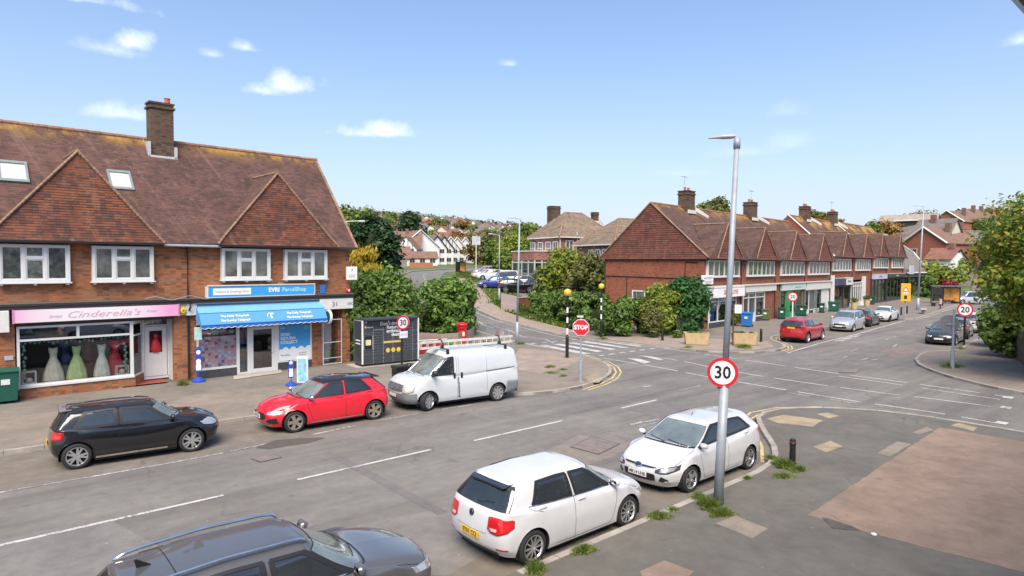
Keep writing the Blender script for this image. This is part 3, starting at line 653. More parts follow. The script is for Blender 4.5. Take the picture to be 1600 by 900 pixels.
TYRE = flat('tyre_rubber',(.022,.022,.023),.8,bump=.2)
RIM_S = flat('alloy_silver',(.62,.63,.64),.28,.85)
RIM_D = flat('alloy_dark',(.03,.03,.035),.3,.6)
RIM_C = flat('alloy_champagne',(.55,.48,.40),.35,.8)
LINER = flat('wheel_liner',(.008,.008,.009),.9)
CHROME = flat('chrome_trim',(.75,.76,.78),.12,1.0)
TRIM = flat('black_trim',(.018,.018,.02),.45)
GLOSSB = carpaint('gloss_black',(.008,.008,.01))
LAMPG = flat('headlamp_glass',(.50,.52,.54),.08,.5,coat=1)
LAMPD = flat('lamp_dark',(.06,.06,.07),.1,.3,coat=1)
TAIL = flat('tail_lamp_red',(.55,.012,.015),.12,coat=1)
TAILW = flat('tail_lamp_clear',(.6,.5,.48),.12,coat=1)
PLY = flat('plate_yellow',(.78,.48,.03),.4,var=.03); PLW = flat('plate_white',(.75,.75,.74),.4,var=.03)
CARGL = NT('car_glass'); CARGL.col(CARGL.ramp(CARGL.noise(2.2,4),[(.35,(.012,.016,.017)),(.65,(.035,.045,.046))])); CARGL.p(Roughness=.03,IOR=1.6,Coat_Weight=1.0); CARGL = CARGL.m
SCRGL = NT('windscreen_glass'); SCRGL.col(SCRGL.ramp(SCRGL.noise(2.6,4),[(.35,(.05,.075,.075)),(.65,(.12,.16,.16))])); SCRGL.p(Roughness=.04,IOR=1.75,Coat_Weight=1.0); SCRGL = SCRGL.m
CARG2 = glass_mat('tinted_side_glass',(.42,.47,.46),.08,sky_sheen=.05); SCRG2 = glass_mat('windscreen_clear_glass',(.62,.80,.76),.24,sky_sheen=.42); SEATM = flat('cabin_trim',(.06,.062,.066),.8,var=.3); MINI_ = None  # windscreen paled by the painted sky reflection, side glass only slightly
def wheel(parent,x,y,r,w,side,style,steer=0.0):
    root = bpy.data.objects.new('wheel',None); COL.objects.link(root); root.parent = parent; root.location = (x,y,r); root.rotation_euler = (0,0,steer)
    T = MB(); ri = r * .70
    T.lathe([(ri,-w / 2 + .01),(ri + .01,-w / 2),(r - .03,-w / 2),(r - .008,-w / 2 + .025),(r,-w * .25),(r,w * .25),(r - .008,w / 2 - .025),(r - .03,w / 2),(ri + .01,w / 2),(ri,w / 2 - .01)],n=32,axis='y')
    T.build('tyre',TYRE,root,smooth=True)
    R = MB(); yo = side * w / 2
    R.mi = 1; R.lathe([(0,yo - side * .07),(ri,yo - side * .07),(ri,yo - side * .01)],n=32,axis='y')
    R.mi = 0; R.lathe([(ri,yo - side * .06),(ri + .006,yo - side * .004),(ri - .012,yo - side * .002),(ri - .025,yo - side * .03)],n=32,axis='y')
    R.lathe([(0,yo - side * .02),(.045,yo - side * .02),(.055,yo - side * .05)],n=14,axis='y')
    nsp,sw,twist,mat = {'ten': (10,.014,0,RIM_S),'five': (5,.045,0,RIM_S),'fived': (5,.03,.17,RIM_C),'y': (5,.022,.2,RIM_S),'minis': (5,.026,.23,RIM_S),'steel': (8,.05,0,RIM_S),'dark': (7,.03,0,RIM_D)}[style]
    for k in range(nsp):
        for tw in ((0,) if twist == 0 else (-twist,twist)):
            a0 = 2 * math.pi * k / nsp + tw * .35; a1 = 2 * math.pi * k / nsp + tw
            p0 = Vector((math.cos(a0) * .03,0,math.sin(a0) * .03)); p1 = Vector((math.cos(a1) * (ri - .008),0,math.sin(a1) * (ri - .008)))
            t = (p1 - p0).normalized(); n = Vector((-t.z,0,t.x)); s0,s1 = sw * 1.1,sw * .8
            y0,y1 = yo - side * .055,yo - side * .014; y2 = yo - side * .008
            Pv = [p0 - n * s0,p0 + n * s0,p1 + n * s1,p1 - n * s1]
            vs = [(p.x,y0,p.z) for p in Pv] + [(p.x,(y1 if i < 2 else y2),p.z) for i,p in enumerate(Pv)]
            R.add(vs,[(0,1,2,3),(4,7,6,5),(0,4,5,1),(1,5,6,2),(2,6,7,3),(3,7,4,0)])
    R.build('rim',[mat,LINER],root,smooth=False)
    return root
def plate(parent,S,rear,v,text,yellow,y=0.0,w=.52,h=.112,tilt=0):
    u = 14.0 if rear else 0.0
    p = S.ev(np.array([u]),np.array([v]))[0]; x = p[0] + (-.012 if rear else .012)
    b = MB(); b.box(x - .006,x + .006,-w / 2 + y,w / 2 + y,p[2] - h / 2,p[2] + h / 2)
    o = b.build('number_plate',PLY if yellow else PLW,parent)
    if text:
        sx = -1 if rear else 1
        text_mesh('lettering',text,h * 1.02,BLACK,o,.001,loc=(x + sx * .008,y,p[2]),rot=(math.pi / 2,0,math.pi / 2 * sx),bold=.002,xs=.86)
    return o
def car(label,P,paint,loc,rz,wheelstyle='five',lod=2,roof=None,extras=None,name='parked_car',cat='car',clad=None,glass=None,group=None,steer=0.0,z=0.0):
    """rz: heading of the nose measured from +X"""
    root = E(name,label,cat,(loc[0],loc[1],z),rz,group); S = Shell(P); L = P['L']; rw = P['rw']; Ra = P.get('arch',rw + .055)
    xf = L / 2 - P['fo']; xr = xf - P['wb']
    # ---- body shell with the wheel arches cut
    st = 1 if lod == 2 else 2
    Dn = S.D[::st,::st]; a,b = Dn.shape[:2]; idx = np.arange(a * b).reshape(a,b); V = Dn.reshape(-1,3).copy()
    F = np.stack([idx[:-1,:-1],idx[1:,:-1],idx[1:,1:],idx[:-1,1:]],-1).reshape(-1,4)
    ins = np.zeros(len(V),bool)
    for cx in (xf,xr):
        dx = V[:,0] - cx; dz = V[:,2] - rw; d = np.sqrt(dx ** 2 + dz ** 2); k = (d < Ra) & (V[:,1] > .5 * P['W'] / 2); ins |= k
    keep = ~ins[F].all(1)
    if lod == 2:     # real openings for the glass
        ug = (S.us[::st][:,None] + 0 * S.vs[::st][None]).ravel(); vg = (S.vs[::st][None] + 0 * S.us[::st][:,None]).ravel(); uc,vc,ac = ug[F].mean(1),vg[F].mean(1),L / 2 - V[F][:,:,0].mean(1)
        cut = (uc < 2.9) & (vc > 5.16) & (vc < 5.86)
        if P.get('rearglass',True): cut |= (uc > 11.4) & (vc > 5.16) & (vc < 5.86)
        w0_,w1_ = P.get('wv0',5.1),P.get('wv1',5.9)
        for wq in P['wins']:
            q = (vc - w0_) / (w1_ - w0_); lo = wq[0] + (wq[2] - wq[0]) * q; hi = wq[1] + (wq[3] - wq[1]) * q
            cut |= (uc > 3.6) & (uc < 10.6) & (vc > w0_ + .06) & (vc < w1_ - .04) & (ac > lo + .05) & (ac < hi - .05)
        keep &= ~cut
    F = F[keep]; used = np.zeros(len(V),bool); used[F.ravel()] = True
    for cx in (xf,xr):
        dx = V[:,0] - cx; dz = V[:,2] - rw; d = np.maximum(np.sqrt(dx ** 2 + dz ** 2),1e-6); k = (d < Ra) & (V[:,1] > .5 * P['W'] / 2) & used
        V[k,0] = cx + dx[k] / d[k] * Ra; V[k,2] = rw + dz[k] / d[k] * Ra
    V[:,2] = np.maximum(V[:,2],P.get('sill',.2) * .8)
    # inward lip along the arch edge and the sill
    V2 = V.copy(); V2[:,1] *= -1
    nb = len(V); FF = np.concatenate([F[:,::-1],F + nb]); VV = np.concatenate([V,V2])
    tri = VV[FF]; n0 = np.cross(tri[:,1] - tri[:,0],tri[:,2] - tri[:,0]); c0 = tri.mean(1) - np.array([0,0,.6])
    if (n0 * c0).sum() < 0: FF = FF[:,::-1]
    body = np_mesh('body',VV,FF,paint,root,True)
    # ---- floor and wheel wells
    fl = MB(); W = P['W'] / 2
    fl.box(-L / 2 + .22,L / 2 - .25,-W * .6,W * .6,P.get('sill',.2) * .8,P['znose'] * .8)
    fl.box(xr + Ra,xf - Ra,-W * .93,W * .93,P.get('sill',.2) * .8,.5)
    for cx in (xf,xr):
        for sd in (1,-1):
            pr = [(cx + (Ra + .012) * math.cos(t),0,rw + (Ra + .012) * math.sin(t)) for t in np.linspace(-.35,math.pi + .35,15)]
            for q0,q1 in zip(pr[:-1],pr[1:]):
                fl.quad((q0[0],sd * W * .55,q0[2]),(q1[0],sd * W * .55,q1[2]),(q1[0],sd * W * .955,q1[2]),(q0[0],sd * W * .955,q0[2]))
            fl.quad(*[(q[0],sd * W * .56,q[2]) for q in pr])
    fl.build('underbody',LINER,root)
    # ---- wheels
    ww = P.get('ww',.215)
    for cx in (xf,xr):
        for sd in (1,-1):
            wheel(root,cx,sd * (W - ww / 2 - P.get('inset',.025)),rw,ww,sd,wheelstyle,steer if cx == xf else 0)
    if clad is not None:
        for cx in (xf,xr):
            for sd in (1,-1):
                m = MB(); n = 15; ts = np.linspace(-.25,math.pi + .25,n); ro = Ra + P.get('cladw',.05)
                sv = S.D.reshape(-1,3); sel = sv[(sv[:,1] > .8 * W) & (sv[:,2] < 1.05)]
                def yy(x,z): return sel[np.argmin((sel[:,0] - x) ** 2 + (sel[:,2] - z) ** 2),1]
                pin = []; pout = []
                for t in ts:
                    for lst,rr in ((pin,Ra - .004),(pout,ro)):
                        x,zq = cx + rr * math.cos(t),max(rw + rr * math.sin(t),P.get('sill',.2)); lst.append((x,sd * (yy(x,max(zq,.25)) + .012),zq))
                for i in range(n - 1):
                    m.quad(pin[i],pin[i + 1],pout[i + 1],pout[i])
                    m.quad(pin[i],pin[i + 1],(pin[i + 1][0],pin[i + 1][1] - sd * .06,pin[i + 1][2]),(pin[i][0],pin[i][1] - sd * .06,pin[i][2]))
                m.build('arch_trim',clad,root,smooth=False)
    if lod == 2:
        zi = P['belt4'] - .28; c = MB(); c.box(L / 2 - P['a10'] - .3,L / 2 - P['acowl'] - .15,-W * .82,W * .82,P.get('sill',.2),zi - .25); c.build('cabin_floor',SEATM,root)
        c = MB(); c.box(L / 2 - P['a4'] - .35,L / 2 - P['acowl'] - .2,-W * .80,W * .80,zi - .2,P['zcowl'] - .06); c.build('dashboard',SEATM,root,bevel=.05)
        xs_ = L / 2 - P['wins'][0][1] + .05; rows = [(xs_,(.36,-.36),.25)] + ([(xs_ - .88,(.42,0,-.42),.22)] if len(P['wins']) > 1 or P is MINI_ else [])
        for (xs,ys,hw_) in rows:
            for yy_ in ys:
                c = MB(); c.box(xs - .05,xs + .48,yy_ - hw_,yy_ + hw_,zi - .3,zi - .12); c.extr([(xs - .02,yy_ - hw_ * .95,zi - .2),(xs - .02,yy_ + hw_ * .95,zi - .2),(xs - .2,yy_ + hw_ * .8,zi + .38),(xs - .2,yy_ - hw_ * .8,zi + .38)],(-.12,0,0)); c.box(xs - .31,xs - .22,yy_ - .12,yy_ + .12,zi + .4,zi + .56); c.build('seat',SEATM,root,bevel=.03)
        c = MB(); cx_,cy_,cz_ = L / 2 - P['a4'] - .48,-.36,zi + .08
        c.tube([(cx_ + .07 * math.cos(t),cy_ + .18 * math.sin(t),cz_ + .17 * math.cos(t)) for t in np.linspace(0,6.283,17)],.014,6); c.build('steering_wheel',TRIM,root)
    # ---- glass
    gl = glass or (CARG2 if lod == 2 else CARGL); z6 = 5.93
    uA = 4.12; uD = P.get('uD',9.75)
    for sd in (1,-1):
        shell_patch(S,'windscreen_surround',TRIM,root,[(0,4.96,0,5.2),(1,4.96,1,5.2),(2,4.96,2,5.2),(3.2,5.0,3.2,5.2)],sd,.002)
        shell_patch(S,'windscreen_surround',TRIM,root,[(0,5.84,0,5.97),(1,5.84,1,5.97),(2,5.84,2,5.97),(3.2,5.84,3.2,5.97)],sd,.002)
        shell_patch(S,'windscreen_surround',TRIM,root,[(2.8,5.16,2.8,5.86),(3.22,5.16,3.22,5.86)],sd,.002)
        if lod == 2 and P.get('rearglass',True):
            for cc in ([(14,5.02,14,5.2),(12,5.02,12,5.2),(11.05,5.05,11.05,5.2)],[(14,5.83,14,5.97),(12,5.83,12,5.97),(11.05,5.83,11.05,5.97)],[(11.55,5.16,11.55,5.86),(11.05,5.16,11.05,5.86)]): shell_patch(S,'rear_window_seal',TRIM,root,cc,sd,.002)
    cs = [(u,5.09,u,5.93) for u in (0,1,2,2.7)] + [(3.12,5.11,3.12,5.91)]
    full = [(u,a_,u,b_) for u,a_,_,b_ in cs]
    u_ = [c[0] for c in cs]
    # the windscreen is one sheet across both halves
    def full_patch(name,mat,cols,off):
        q = np.array(cols,float); k = len(q); t = np.linspace(0,1,11); s_ = np.linspace(0,k - 1,(k - 1) * 4 + 1)
        cc = np.stack([np.interp(s_,np.arange(k),q[:,i]) for i in range(4)],1)
        u = cc[:,None,0] + (cc[:,None,2] - cc[:,None,0]) * t; v = cc[:,None,1] + (cc[:,None,3] - cc[:,None,1]) * t
        Pn = S.ev(u,v) + S.nrm(u,v) * off; Pm = Pn[::-1] * np.array([1,-1,1])
        A = np.concatenate([Pm[:-1],Pn],0); a2,b2 = A.shape[:2]; ii = np.arange(a2 * b2).reshape(a2,b2)
        F_ = np.stack([ii[:-1,:-1],ii[1:,:-1],ii[1:,1:],ii[:-1,1:]],-1).reshape(-1,4); Vv = A.reshape(-1,3)
        n_ = np.cross(Vv[F_[:,1]] - Vv[F_[:,0]],Vv[F_[:,3]] - Vv[F_[:,0]]); c_ = Vv[F_].mean(1) - np.array([0,0,.6])
        if (n_ * c_).sum() < 0: F_ = F_[:,::-1]
        return np_mesh(name,Vv,F_,mat,root,True)
    full_patch('windscreen',SCRG2 if lod == 2 else SCRGL,cs,.007)
    if P.get('rearglass',True):
        r0,r1 = P.get('rg0',5.05),P.get('rg1',5.95); ue = P.get('rgu',11.05)
        cr_ = [(14,r0,14,r1),(13,r0,13,r1),(12,r0,12,r1),(ue + .3,r0 + .02,ue + .3,r1),(ue,r0 + .1,ue,r1 - .05)]
        full_patch('rear_window',gl,cr_,.006)
    if lod == 2:
        for y0,y1 in ((.05,.62),(-.5,.02)):
            pts = []
            for q in np.linspace(0,1,6):
                y = y0 + (y1 - y0) * q; v = 5.06 + .22 * (1 - abs(2 * (1 - q) - 1) * 0) * (1 - q) * .6; u = S.uy(v,abs(y)); p = S.ev(np.array([u]),np.array([v]))[0]; nn = S.nrm(np.array([u]),np.array([v]))[0]
                pts.append((p[0] + nn[0] * .02,y,p[2] + abs(nn[2]) * .02))
            m = MB(); m.tube(pts,.008,5); m.build('wiper',TRIM,root)
    if roof is not None:
        full_patch('roof_panel',roof,[(0,6.02,0,8.0),(2,6.02,2,8.0),(3.6,6.02,3.6,8),(5,6.02,5,8),(7,6.02,7,8),(9,6.02,9,8),(10.6,6.02,10.6,8),(12,6.02,12,8),(14,6.02,14,8)],.004)
    wins = P['wins']       # list of (low start, low end, high start, high end) along the car, in metres from the nose
    v0,v1 = P.get('wv0',5.1),P.get('wv1',5.9)
    for sd in (1,-1):
        for i,wq in enumerate(wins):
            l0,l1,h0,h1 = wq[:4]; vv0 = wq[4] if len(wq) > 4 else v0
            n = 4; cols = []
            for k in range(n + 1):
                q = k / n; al,ah_ = l0 + (l1 - l0) * q,h0 + (h1 - h0) * q
                cols.append((S.ux(vv0,al),vv0,S.ux(v1,ah_),v1))
            if i == 0:   # dark surround first
                w0,w9 = wins[0],wins[-1]; e = .035; cc = []
                for k in range(9):
                    q = k / 8; al = w0[0] - e * 1.4 + (w9[1] + e - w0[0] + e * 1.4) * q; ah_ = w0[2] - e * .5 + (w9[3] + e - w0[2] + e * .5) * q
                    cc.append((S.ux(v0 - .07,al),v0 - .07,S.ux(v1 + .05,ah_),v1 + .05))
                if lod < 2: shell_patch(S,'window_surround',P.get('smat',TRIM),root,cc,sd,.010)
            shell_patch(S,'side_window',gl,root,cols,sd,.017 if lod < 2 else .006)
            if lod == 2:
                A0 = lambda q: l0 + (h0 - l0) * q; A1_ = lambda q: l1 + (h1 - l1) * q; dv = v1 - vv0; R5 = np.linspace(0,1,7)
                for pts in ([(S.ux(vv0,l0 + (l1 - l0) * k),vv0) for k in R5],[(S.ux(v1,h0 + (h1 - h0) * k),v1) for k in R5]): ribbon(S,'window_seal',TRIM,root,pts,sd,.05,.012)
                for f_,e_ in ((A0,.02),(A1_,-.02)): ribbon(S,'window_seal',TRIM,root,[(S.ux(vv0 + dv * k,f_(k) + e_),vv0 + dv * k) for k in R5],sd,.075,.0125)
        if lod == 2:
            # shut lines
            for sm in P.get('seams',[]):
                q = np.linspace(0,1,15); k = np.linspace(0,1,len(sm)); aa = np.interp(q,k,[c[0] for c in sm]); va = np.interp(q,k,[c[1] for c in sm])
                ribbon(S,'door_seam',LINER,root,[(S.ux(v,a),v) for a,v in zip(aa,va)],sd)
            ribbon(S,'bonnet_seam',LINER,root,[(3.35,4.95),(3.3,4.6),(3.2,4.2),(3.05,3.8),(2.9,3.4),(2.7,3.1)],sd)
            for a_,v_ in P.get('handles',[]):
                u = S.ux(v_,a_); p = S.ev(np.array([u]),np.array([v_]))[0]
                m = MB(); m.box(p[0] - .10,p[0] + .10,sd * (p[1] - .01),sd * (p[1] + .032),p[2] - .014,p[2] + .016); m.build('door_handle',P.get('hmat',paint),root,bevel=.012)
        # door mirror
        p = S.ev(np.array([S.ux(5.0,P['amir'])]),np.array([5.0]))[0]; mm = MB(); mx = p[0]; my = p[1]; mz = p[2]; k = P.get('mk',1.0)
        prof = [(-.5,.62),(-.3,.95),(.1,1.0),(.5,.72),(.85,.3),(1,.05)]
        vs = []; n = 10
        for (q,s_) in prof:
            for t in range(n):
                th = 2 * math.pi * t / n; cxs,czs = math.cos(th),math.sin(th); cxs = math.copysign(abs(cxs) ** .7,cxs); czs = math.copysign(abs(czs) ** .7,czs)
                vs.append((mx + q * .085 * k,sd * (my + .125 * k + cxs * .105 * k * s_),mz + .075 * k + czs * .068 * k * s_))
        fs = [(j * n + i,j * n + (i + 1) % n,(j + 1) * n + (i + 1) % n,(j + 1) * n + i) for j in range(len(prof) - 1) for i in range(n)] + [tuple(range(n))]
        mm.add(vs,fs); mo = mm.build('door_mirror',P.get('mmat',paint),root,smooth=True)
        st_ = MB(); st_.box(mx - .03,mx + .04,sd * (my - .03),sd * (my + .06),mz + .0,mz + .04); st_.build('mirror_arm',TRIM,mo)
    if extras: extras(root,S,paint)
    return root
def fcols(S,spec,rear=False):
    """(y, v_low, v_high) list across the nose or tail -> patch columns"""
    return [(S.uy(v0,y,rear),v0,S.uy(v1,y,rear),v1) for y,v0,v1 in spec]
def both(S,name,mat,root,cols,off=.006,**k):
    for sd in (1,-1): shell_patch(S,name,mat,root,cols,sd,off,**k)
def front_full(S,name,mat,root,spec,off=.006,rear=False):
    cols = fcols(S,spec,rear); b = MB()
    q = np.array(cols,float); k = len(q); t = np.linspace(0,1,7); s_ = np.linspace(0,k - 1,(k - 1) * 4 + 1)
    cc = np.stack([np.interp(s_,np.arange(k),q[:,i]) for i in range(4)],1)
    u = cc[:,None,0] + (cc[:,None,2] - cc[:,None,0]) * t; v = cc[:,None,1] + (cc[:,None,3] - cc[:,None,1]) * t
    Pn = S.ev(u,v) + S.nrm(u,v) * off; Pm = Pn[::-1] * np.array([1,-1,1]); A = np.concatenate([Pm[:-1],Pn],0); a2,b2 = A.shape[:2]; ii = np.arange(a2 * b2).reshape(a2,b2)
    F_ = np.stack([ii[:-1,:-1],ii[1:,:-1],ii[1:,1:],ii[:-1,1:]],-1).reshape(-1,4); Vv = A.reshape(-1,3)
    n_ = np.cross(Vv[F_[:,1]] - Vv[F_[:,0]],Vv[F_[:,3]] - Vv[F_[:,0]]); c_ = Vv[F_].mean(1) - np.array([0,0,.6])
    if (n_ * c_).sum() < 0: F_ = F_[:,::-1]
    return np_mesh(name,Vv,F_,mat,root,True)
def badge(S,root,u,v,r,mat,off=.012,sx=1.0):
    p = S.ev(np.array([u]),np.array([v]))[0]; n = S.nrm(np.array([u]),np.array([v]))[0]; n[1] = 0; n = Vector(n).normalized()
    q = n.to_track_quat('Z','Y'); m = MB(); k = 18; c = Vector((p[0],0,p[2])) + n * off
    vs = [];
    for rr,h in ((r,-.01),(r,0),(r * .8,.003),(0.001,.003)):
        for i in range(k):
            t = 2 * math.pi * i / k; w = q @ Vector((0,0,h)); vs.append(c + w + Vector((0,1,0)) * rr * sx * math.cos(t) + (n.cross(Vector((0,1,0)))) * rr * math.sin(t))
    m.add(vs,[(j * k + i,j * k + (i + 1) % k,(j + 1) * k + (i + 1) % k,(j + 1) * k + i) for j in range(3) for i in range(k)])
    return m.build('badge',mat,root)
def stdfront(grille=((0,1.9,2.5),(.45,1.95,2.5)),intake=((0,.6,1.5),(.5,.7,1.45)),lamp=((.42,2.15,2.65),(.6,2.1,2.85),(.74,2.2,2.95)),plate_v=1.65,text=None,yellow=False,lampmat=None,fog=None,chrome=None):
    def f(root,S,paint):
        front_full(S,'grille',TRIM,root,grille); front_full(S,'lower_intake',TRIM,root,intake)
        both(S,'headlight',lampmat or LAMPG,root,fcols(S,lamp),.012)
        if fog: both(S,'fog_lamp_recess',TRIM,root,fcols(S,fog),.008)
        if chrome: front_full(S,'grille_bar',CHROME,root,chrome,.014)
        plate(root,S,False,plate_v,text,yellow)
    return f
def stdrear(lamp=((.45,2.5,3.0),(.62,2.4,3.2),(.78,2.4,3.25)),plate_v=1.9,text=None,bump=True,side=None):
    def f(root,S,paint):
        both(S,'tail_light',TAIL,root,fcols(S,lamp,True),.012)
        plate(root,S,True,plate_v,text,True)
        if bump: front_full(S,'rear_diffuser',TRIM,root,((0,.02,.55),(.6,.02,.5)),.006,True)
    return f
def combo(*fs):
    def f(root,S,paint):
        for g in fs: g(root,S,paint)
    return f
# ================================================================== shop building on the left
class Frame:
    def __init__(s,x,y,a): s.x,s.y,s.a = x,y,a; s.c,s.s = math.cos(a),math.sin(a)
    def w(s,x,y,z=0): return (s.x + x * s.c - y * s.s,s.y + x * s.s + y * s.c,z)
    def E(s,name,label,cat,x,y,z=0,rz=0,group=None): return E(name,label,cat,s.w(x,y,z),s.a + rz,group)
BRK = brick_mat('orange_brick',(.46,.16,.062),(.33,.11,.044),(.25,.155,.10),soot=.22,patch=(.62,1.15))
BRK2 = brick_mat('red_brick',(.36,.098,.05),(.27,.075,.04),(.21,.10,.065),soot=.2,patch=(.68,1.12))
BRKD = brick_mat('sooty_brick',(.15,.085,.055),(.10,.06,.04),(.14,.10,.07),soot=.4)
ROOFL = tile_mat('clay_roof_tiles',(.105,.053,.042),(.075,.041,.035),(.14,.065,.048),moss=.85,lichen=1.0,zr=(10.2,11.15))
HUNG = tile_mat('hung_clay_tiles',(.115,.048,.034),(.08,.038,.03),(.22,.07,.034),rz=.10,moss=.85,hung=True)
RIDGE = flat('ridge_tile',(.30,.15,.09),.85,var=.35,scale=2)
VERGE = flat('verge_mortar',(.27,.165,.11),.9,var=.4,scale=2.5)
LEAD = flat('lead_flashing',(.55,.56,.57),.5,.2)
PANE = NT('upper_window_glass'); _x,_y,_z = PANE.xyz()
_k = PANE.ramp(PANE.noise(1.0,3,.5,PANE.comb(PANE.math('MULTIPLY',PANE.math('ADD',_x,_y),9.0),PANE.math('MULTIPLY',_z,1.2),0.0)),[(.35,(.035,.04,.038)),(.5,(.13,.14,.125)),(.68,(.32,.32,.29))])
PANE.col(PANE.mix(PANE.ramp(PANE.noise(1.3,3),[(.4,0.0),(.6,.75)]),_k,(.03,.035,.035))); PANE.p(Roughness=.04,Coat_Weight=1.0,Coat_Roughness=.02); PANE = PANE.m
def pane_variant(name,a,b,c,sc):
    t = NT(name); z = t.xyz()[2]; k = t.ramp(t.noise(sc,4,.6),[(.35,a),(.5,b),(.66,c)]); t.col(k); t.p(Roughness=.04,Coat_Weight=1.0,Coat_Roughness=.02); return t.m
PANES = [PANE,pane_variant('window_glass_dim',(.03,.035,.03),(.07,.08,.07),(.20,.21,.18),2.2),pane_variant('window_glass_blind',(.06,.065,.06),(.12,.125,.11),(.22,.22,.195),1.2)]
GLASS = glass_mat('shop_glass',(.92,.95,.94),.05); GLASSD = glass_mat('dark_shop_glass',(.55,.58,.58),.16)
BLUE = flat('awning_blue',(.09,.31,.58),.55,var=.06); BLUEL = flat('sign_blue',(.05,.34,.72),.3,var=.05); BLUED = flat('blue_trim',(.02,.12,.4),.5)
WTXT = flat('white_lettering',(.82,.82,.82),.5,var=.02); BTXT = flat('black_lettering',(.03,.03,.03),.5)
DARKB = flat('dark_fascia_board',(.035,.03,.03),.6); GREYR = flat('grey_stall_riser',(.055,.06,.065),.7,var=.3)
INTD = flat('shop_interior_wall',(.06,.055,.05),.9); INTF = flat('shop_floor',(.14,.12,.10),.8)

LB = Frame(15.3,30.8,math.radians(2.7))
bld = LB.E('shop_terrace','long brick building with two shops, tile hung gables and brown tiled roof','building',0,0)
def part(mb,name,mat,parent,**k): return mb.build(name,mat,parent,**k)
XL = -30.0
m = MB()
m.box(XL,-.0,0,.3,3.62,6.06)                       # upper front wall
m.box(-.3,0,.3,8.3,0,6.06); m.box(XL,-.3,8.0,8.3,0,6.06)
for a,b in ((-.42,0),(-2.12,-1.58),(-8.42,-7.52),(-15.6,-13.88)): m.box(a,b,-.003,.297,0,3.62)
m.box(XL,-22,-.003,.297,0,3.62)
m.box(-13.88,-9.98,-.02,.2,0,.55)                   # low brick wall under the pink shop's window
m.box(-1.58,-1.48,.3,1.0,0,3.5); m.box(-.52,-.42,.3,1.0,0,3.5)
part(m,'wall',BRK,bld)
m = MB(); m.quad((-.25,-.001 + .3,6.06),(-.25,8.0,6.06),(-.25,4.15,10.95)); m.quad((0.0,.0,6.06),(0,8.3,6.06),(0,4.15,11.0)); part(m,'gable_wall',BRK,bld)
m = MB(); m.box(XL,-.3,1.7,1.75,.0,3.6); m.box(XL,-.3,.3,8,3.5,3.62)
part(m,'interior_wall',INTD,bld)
m = MB(); m.box(XL,-.3,.3,1.7,.0,.14); part(m,'interior_floor',INTF,bld)
# roof with a slight sag along its length
def roof_grid(name,x0,x1,y0,z0,y1,z1,mat,parent,sag=.05,nx=24,th=.12):
    xs = np.linspace(x0,x1,nx + 1); ts = np.linspace(0,1,8); V = []; b = MB()
    for x in xs:
        sg = sag * (math.sin(x * .55) * .5 + math.sin(x * 1.3 + 1) * .3)
        for t in ts:
            kick = .10 * (1 - min(1,t * 3)) ** 2
            V.append((x,y0 + (y1 - y0) * t,z0 + (z1 - z0) * t + kick * 0 + sg * math.sin(math.pi * t) - .03 * math.sin(math.pi * t)))
    n = len(ts); F = [(i * n + j,(i + 1) * n + j,(i + 1) * n + j + 1,i * n + j + 1) for i in range(nx) for j in range(n - 1)]
    if y1 < y0: F = [f[::-1] for f in F]
    b.add(V,F)
    return b.build(name,mat,parent,smooth=True)
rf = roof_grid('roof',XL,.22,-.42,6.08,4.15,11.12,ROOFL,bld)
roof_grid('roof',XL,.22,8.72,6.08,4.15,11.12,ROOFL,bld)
m = MB(); m.box(XL,.2,-.40,-.001,5.98,6.05); m.box(XL,.2,-.44,-.40,5.98,6.10); part(m,'soffit',DARKB,bld)
m = MB()
for k in range(60):
    x = XL + .3 + k * .5
    m.cyl((x,4.15,11.10),(x + .485,4.15,11.11 + random.uniform(-.006,.006)),.10,.105,8)
part(m,'ridge_tile',RIDGE,rf)
m = MB(); m.box(.16,.26,-.42,-.40,5.98,6.1)
for sg,ya in ((1,-.42),(-1,8.72)):
    n = 20
    for k in range(n):
        t0,t1 = k / n,(k + .97) / n; y0,y1 = ya + (4.15 - ya) * t0,ya + (4.15 - ya) * t1; z0,z1 = 6.08 + 5.04 * t0,6.08 + 5.04 * t1
        m.add([(.14,y0,z0 + .02),(.27,y0,z0 + .02),(.27,y1,z1 + .05),(.14,y1,z1 + .05),(.14,y0,z0 - .10),(.27,y0,z0 - .10),(.27,y1,z1 - .07),(.14,y1,z1 - .07)],[(0,1,2,3),(1,5,6,2),(0,4,5,1),(4,7,6,5),(0,3,7,4)])
part(m,'verge',VERGE,rf)
m = MB(); m.cyl((-8.9,-.47,6.0),(-6.6,-.47,5.99),.055,n=8); part(m,'gutter',flat('grey_gutter',(.32,.36,.42),.5),bld)
m = MB(); m.tube([(-7.87,-.09,5.95),(-7.87,-.09,3.7),(-7.87,-.42,3.6),(-7.87,-.42,3.35),(-7.87,-.09,3.1),(-7.87,-.09,.1)],.045,8); part(m,'downpipe',BLACK,bld)
m = MB(); m.box(XL,.05,-.30,-.003,3.50,3.62); m.box(XL,.08,-.34,-.001,3.62,3.70); part(m,'canopy_board',DARKB,bld)
m = MB(); m.quad((XL,-.345,3.705),(.08,-.345,3.705),(.08,-.002,3.74),(XL,-.002,3.74)); part(m,'lead_flashing',flat('old_lead',(.12,.11,.10),.6),bld)
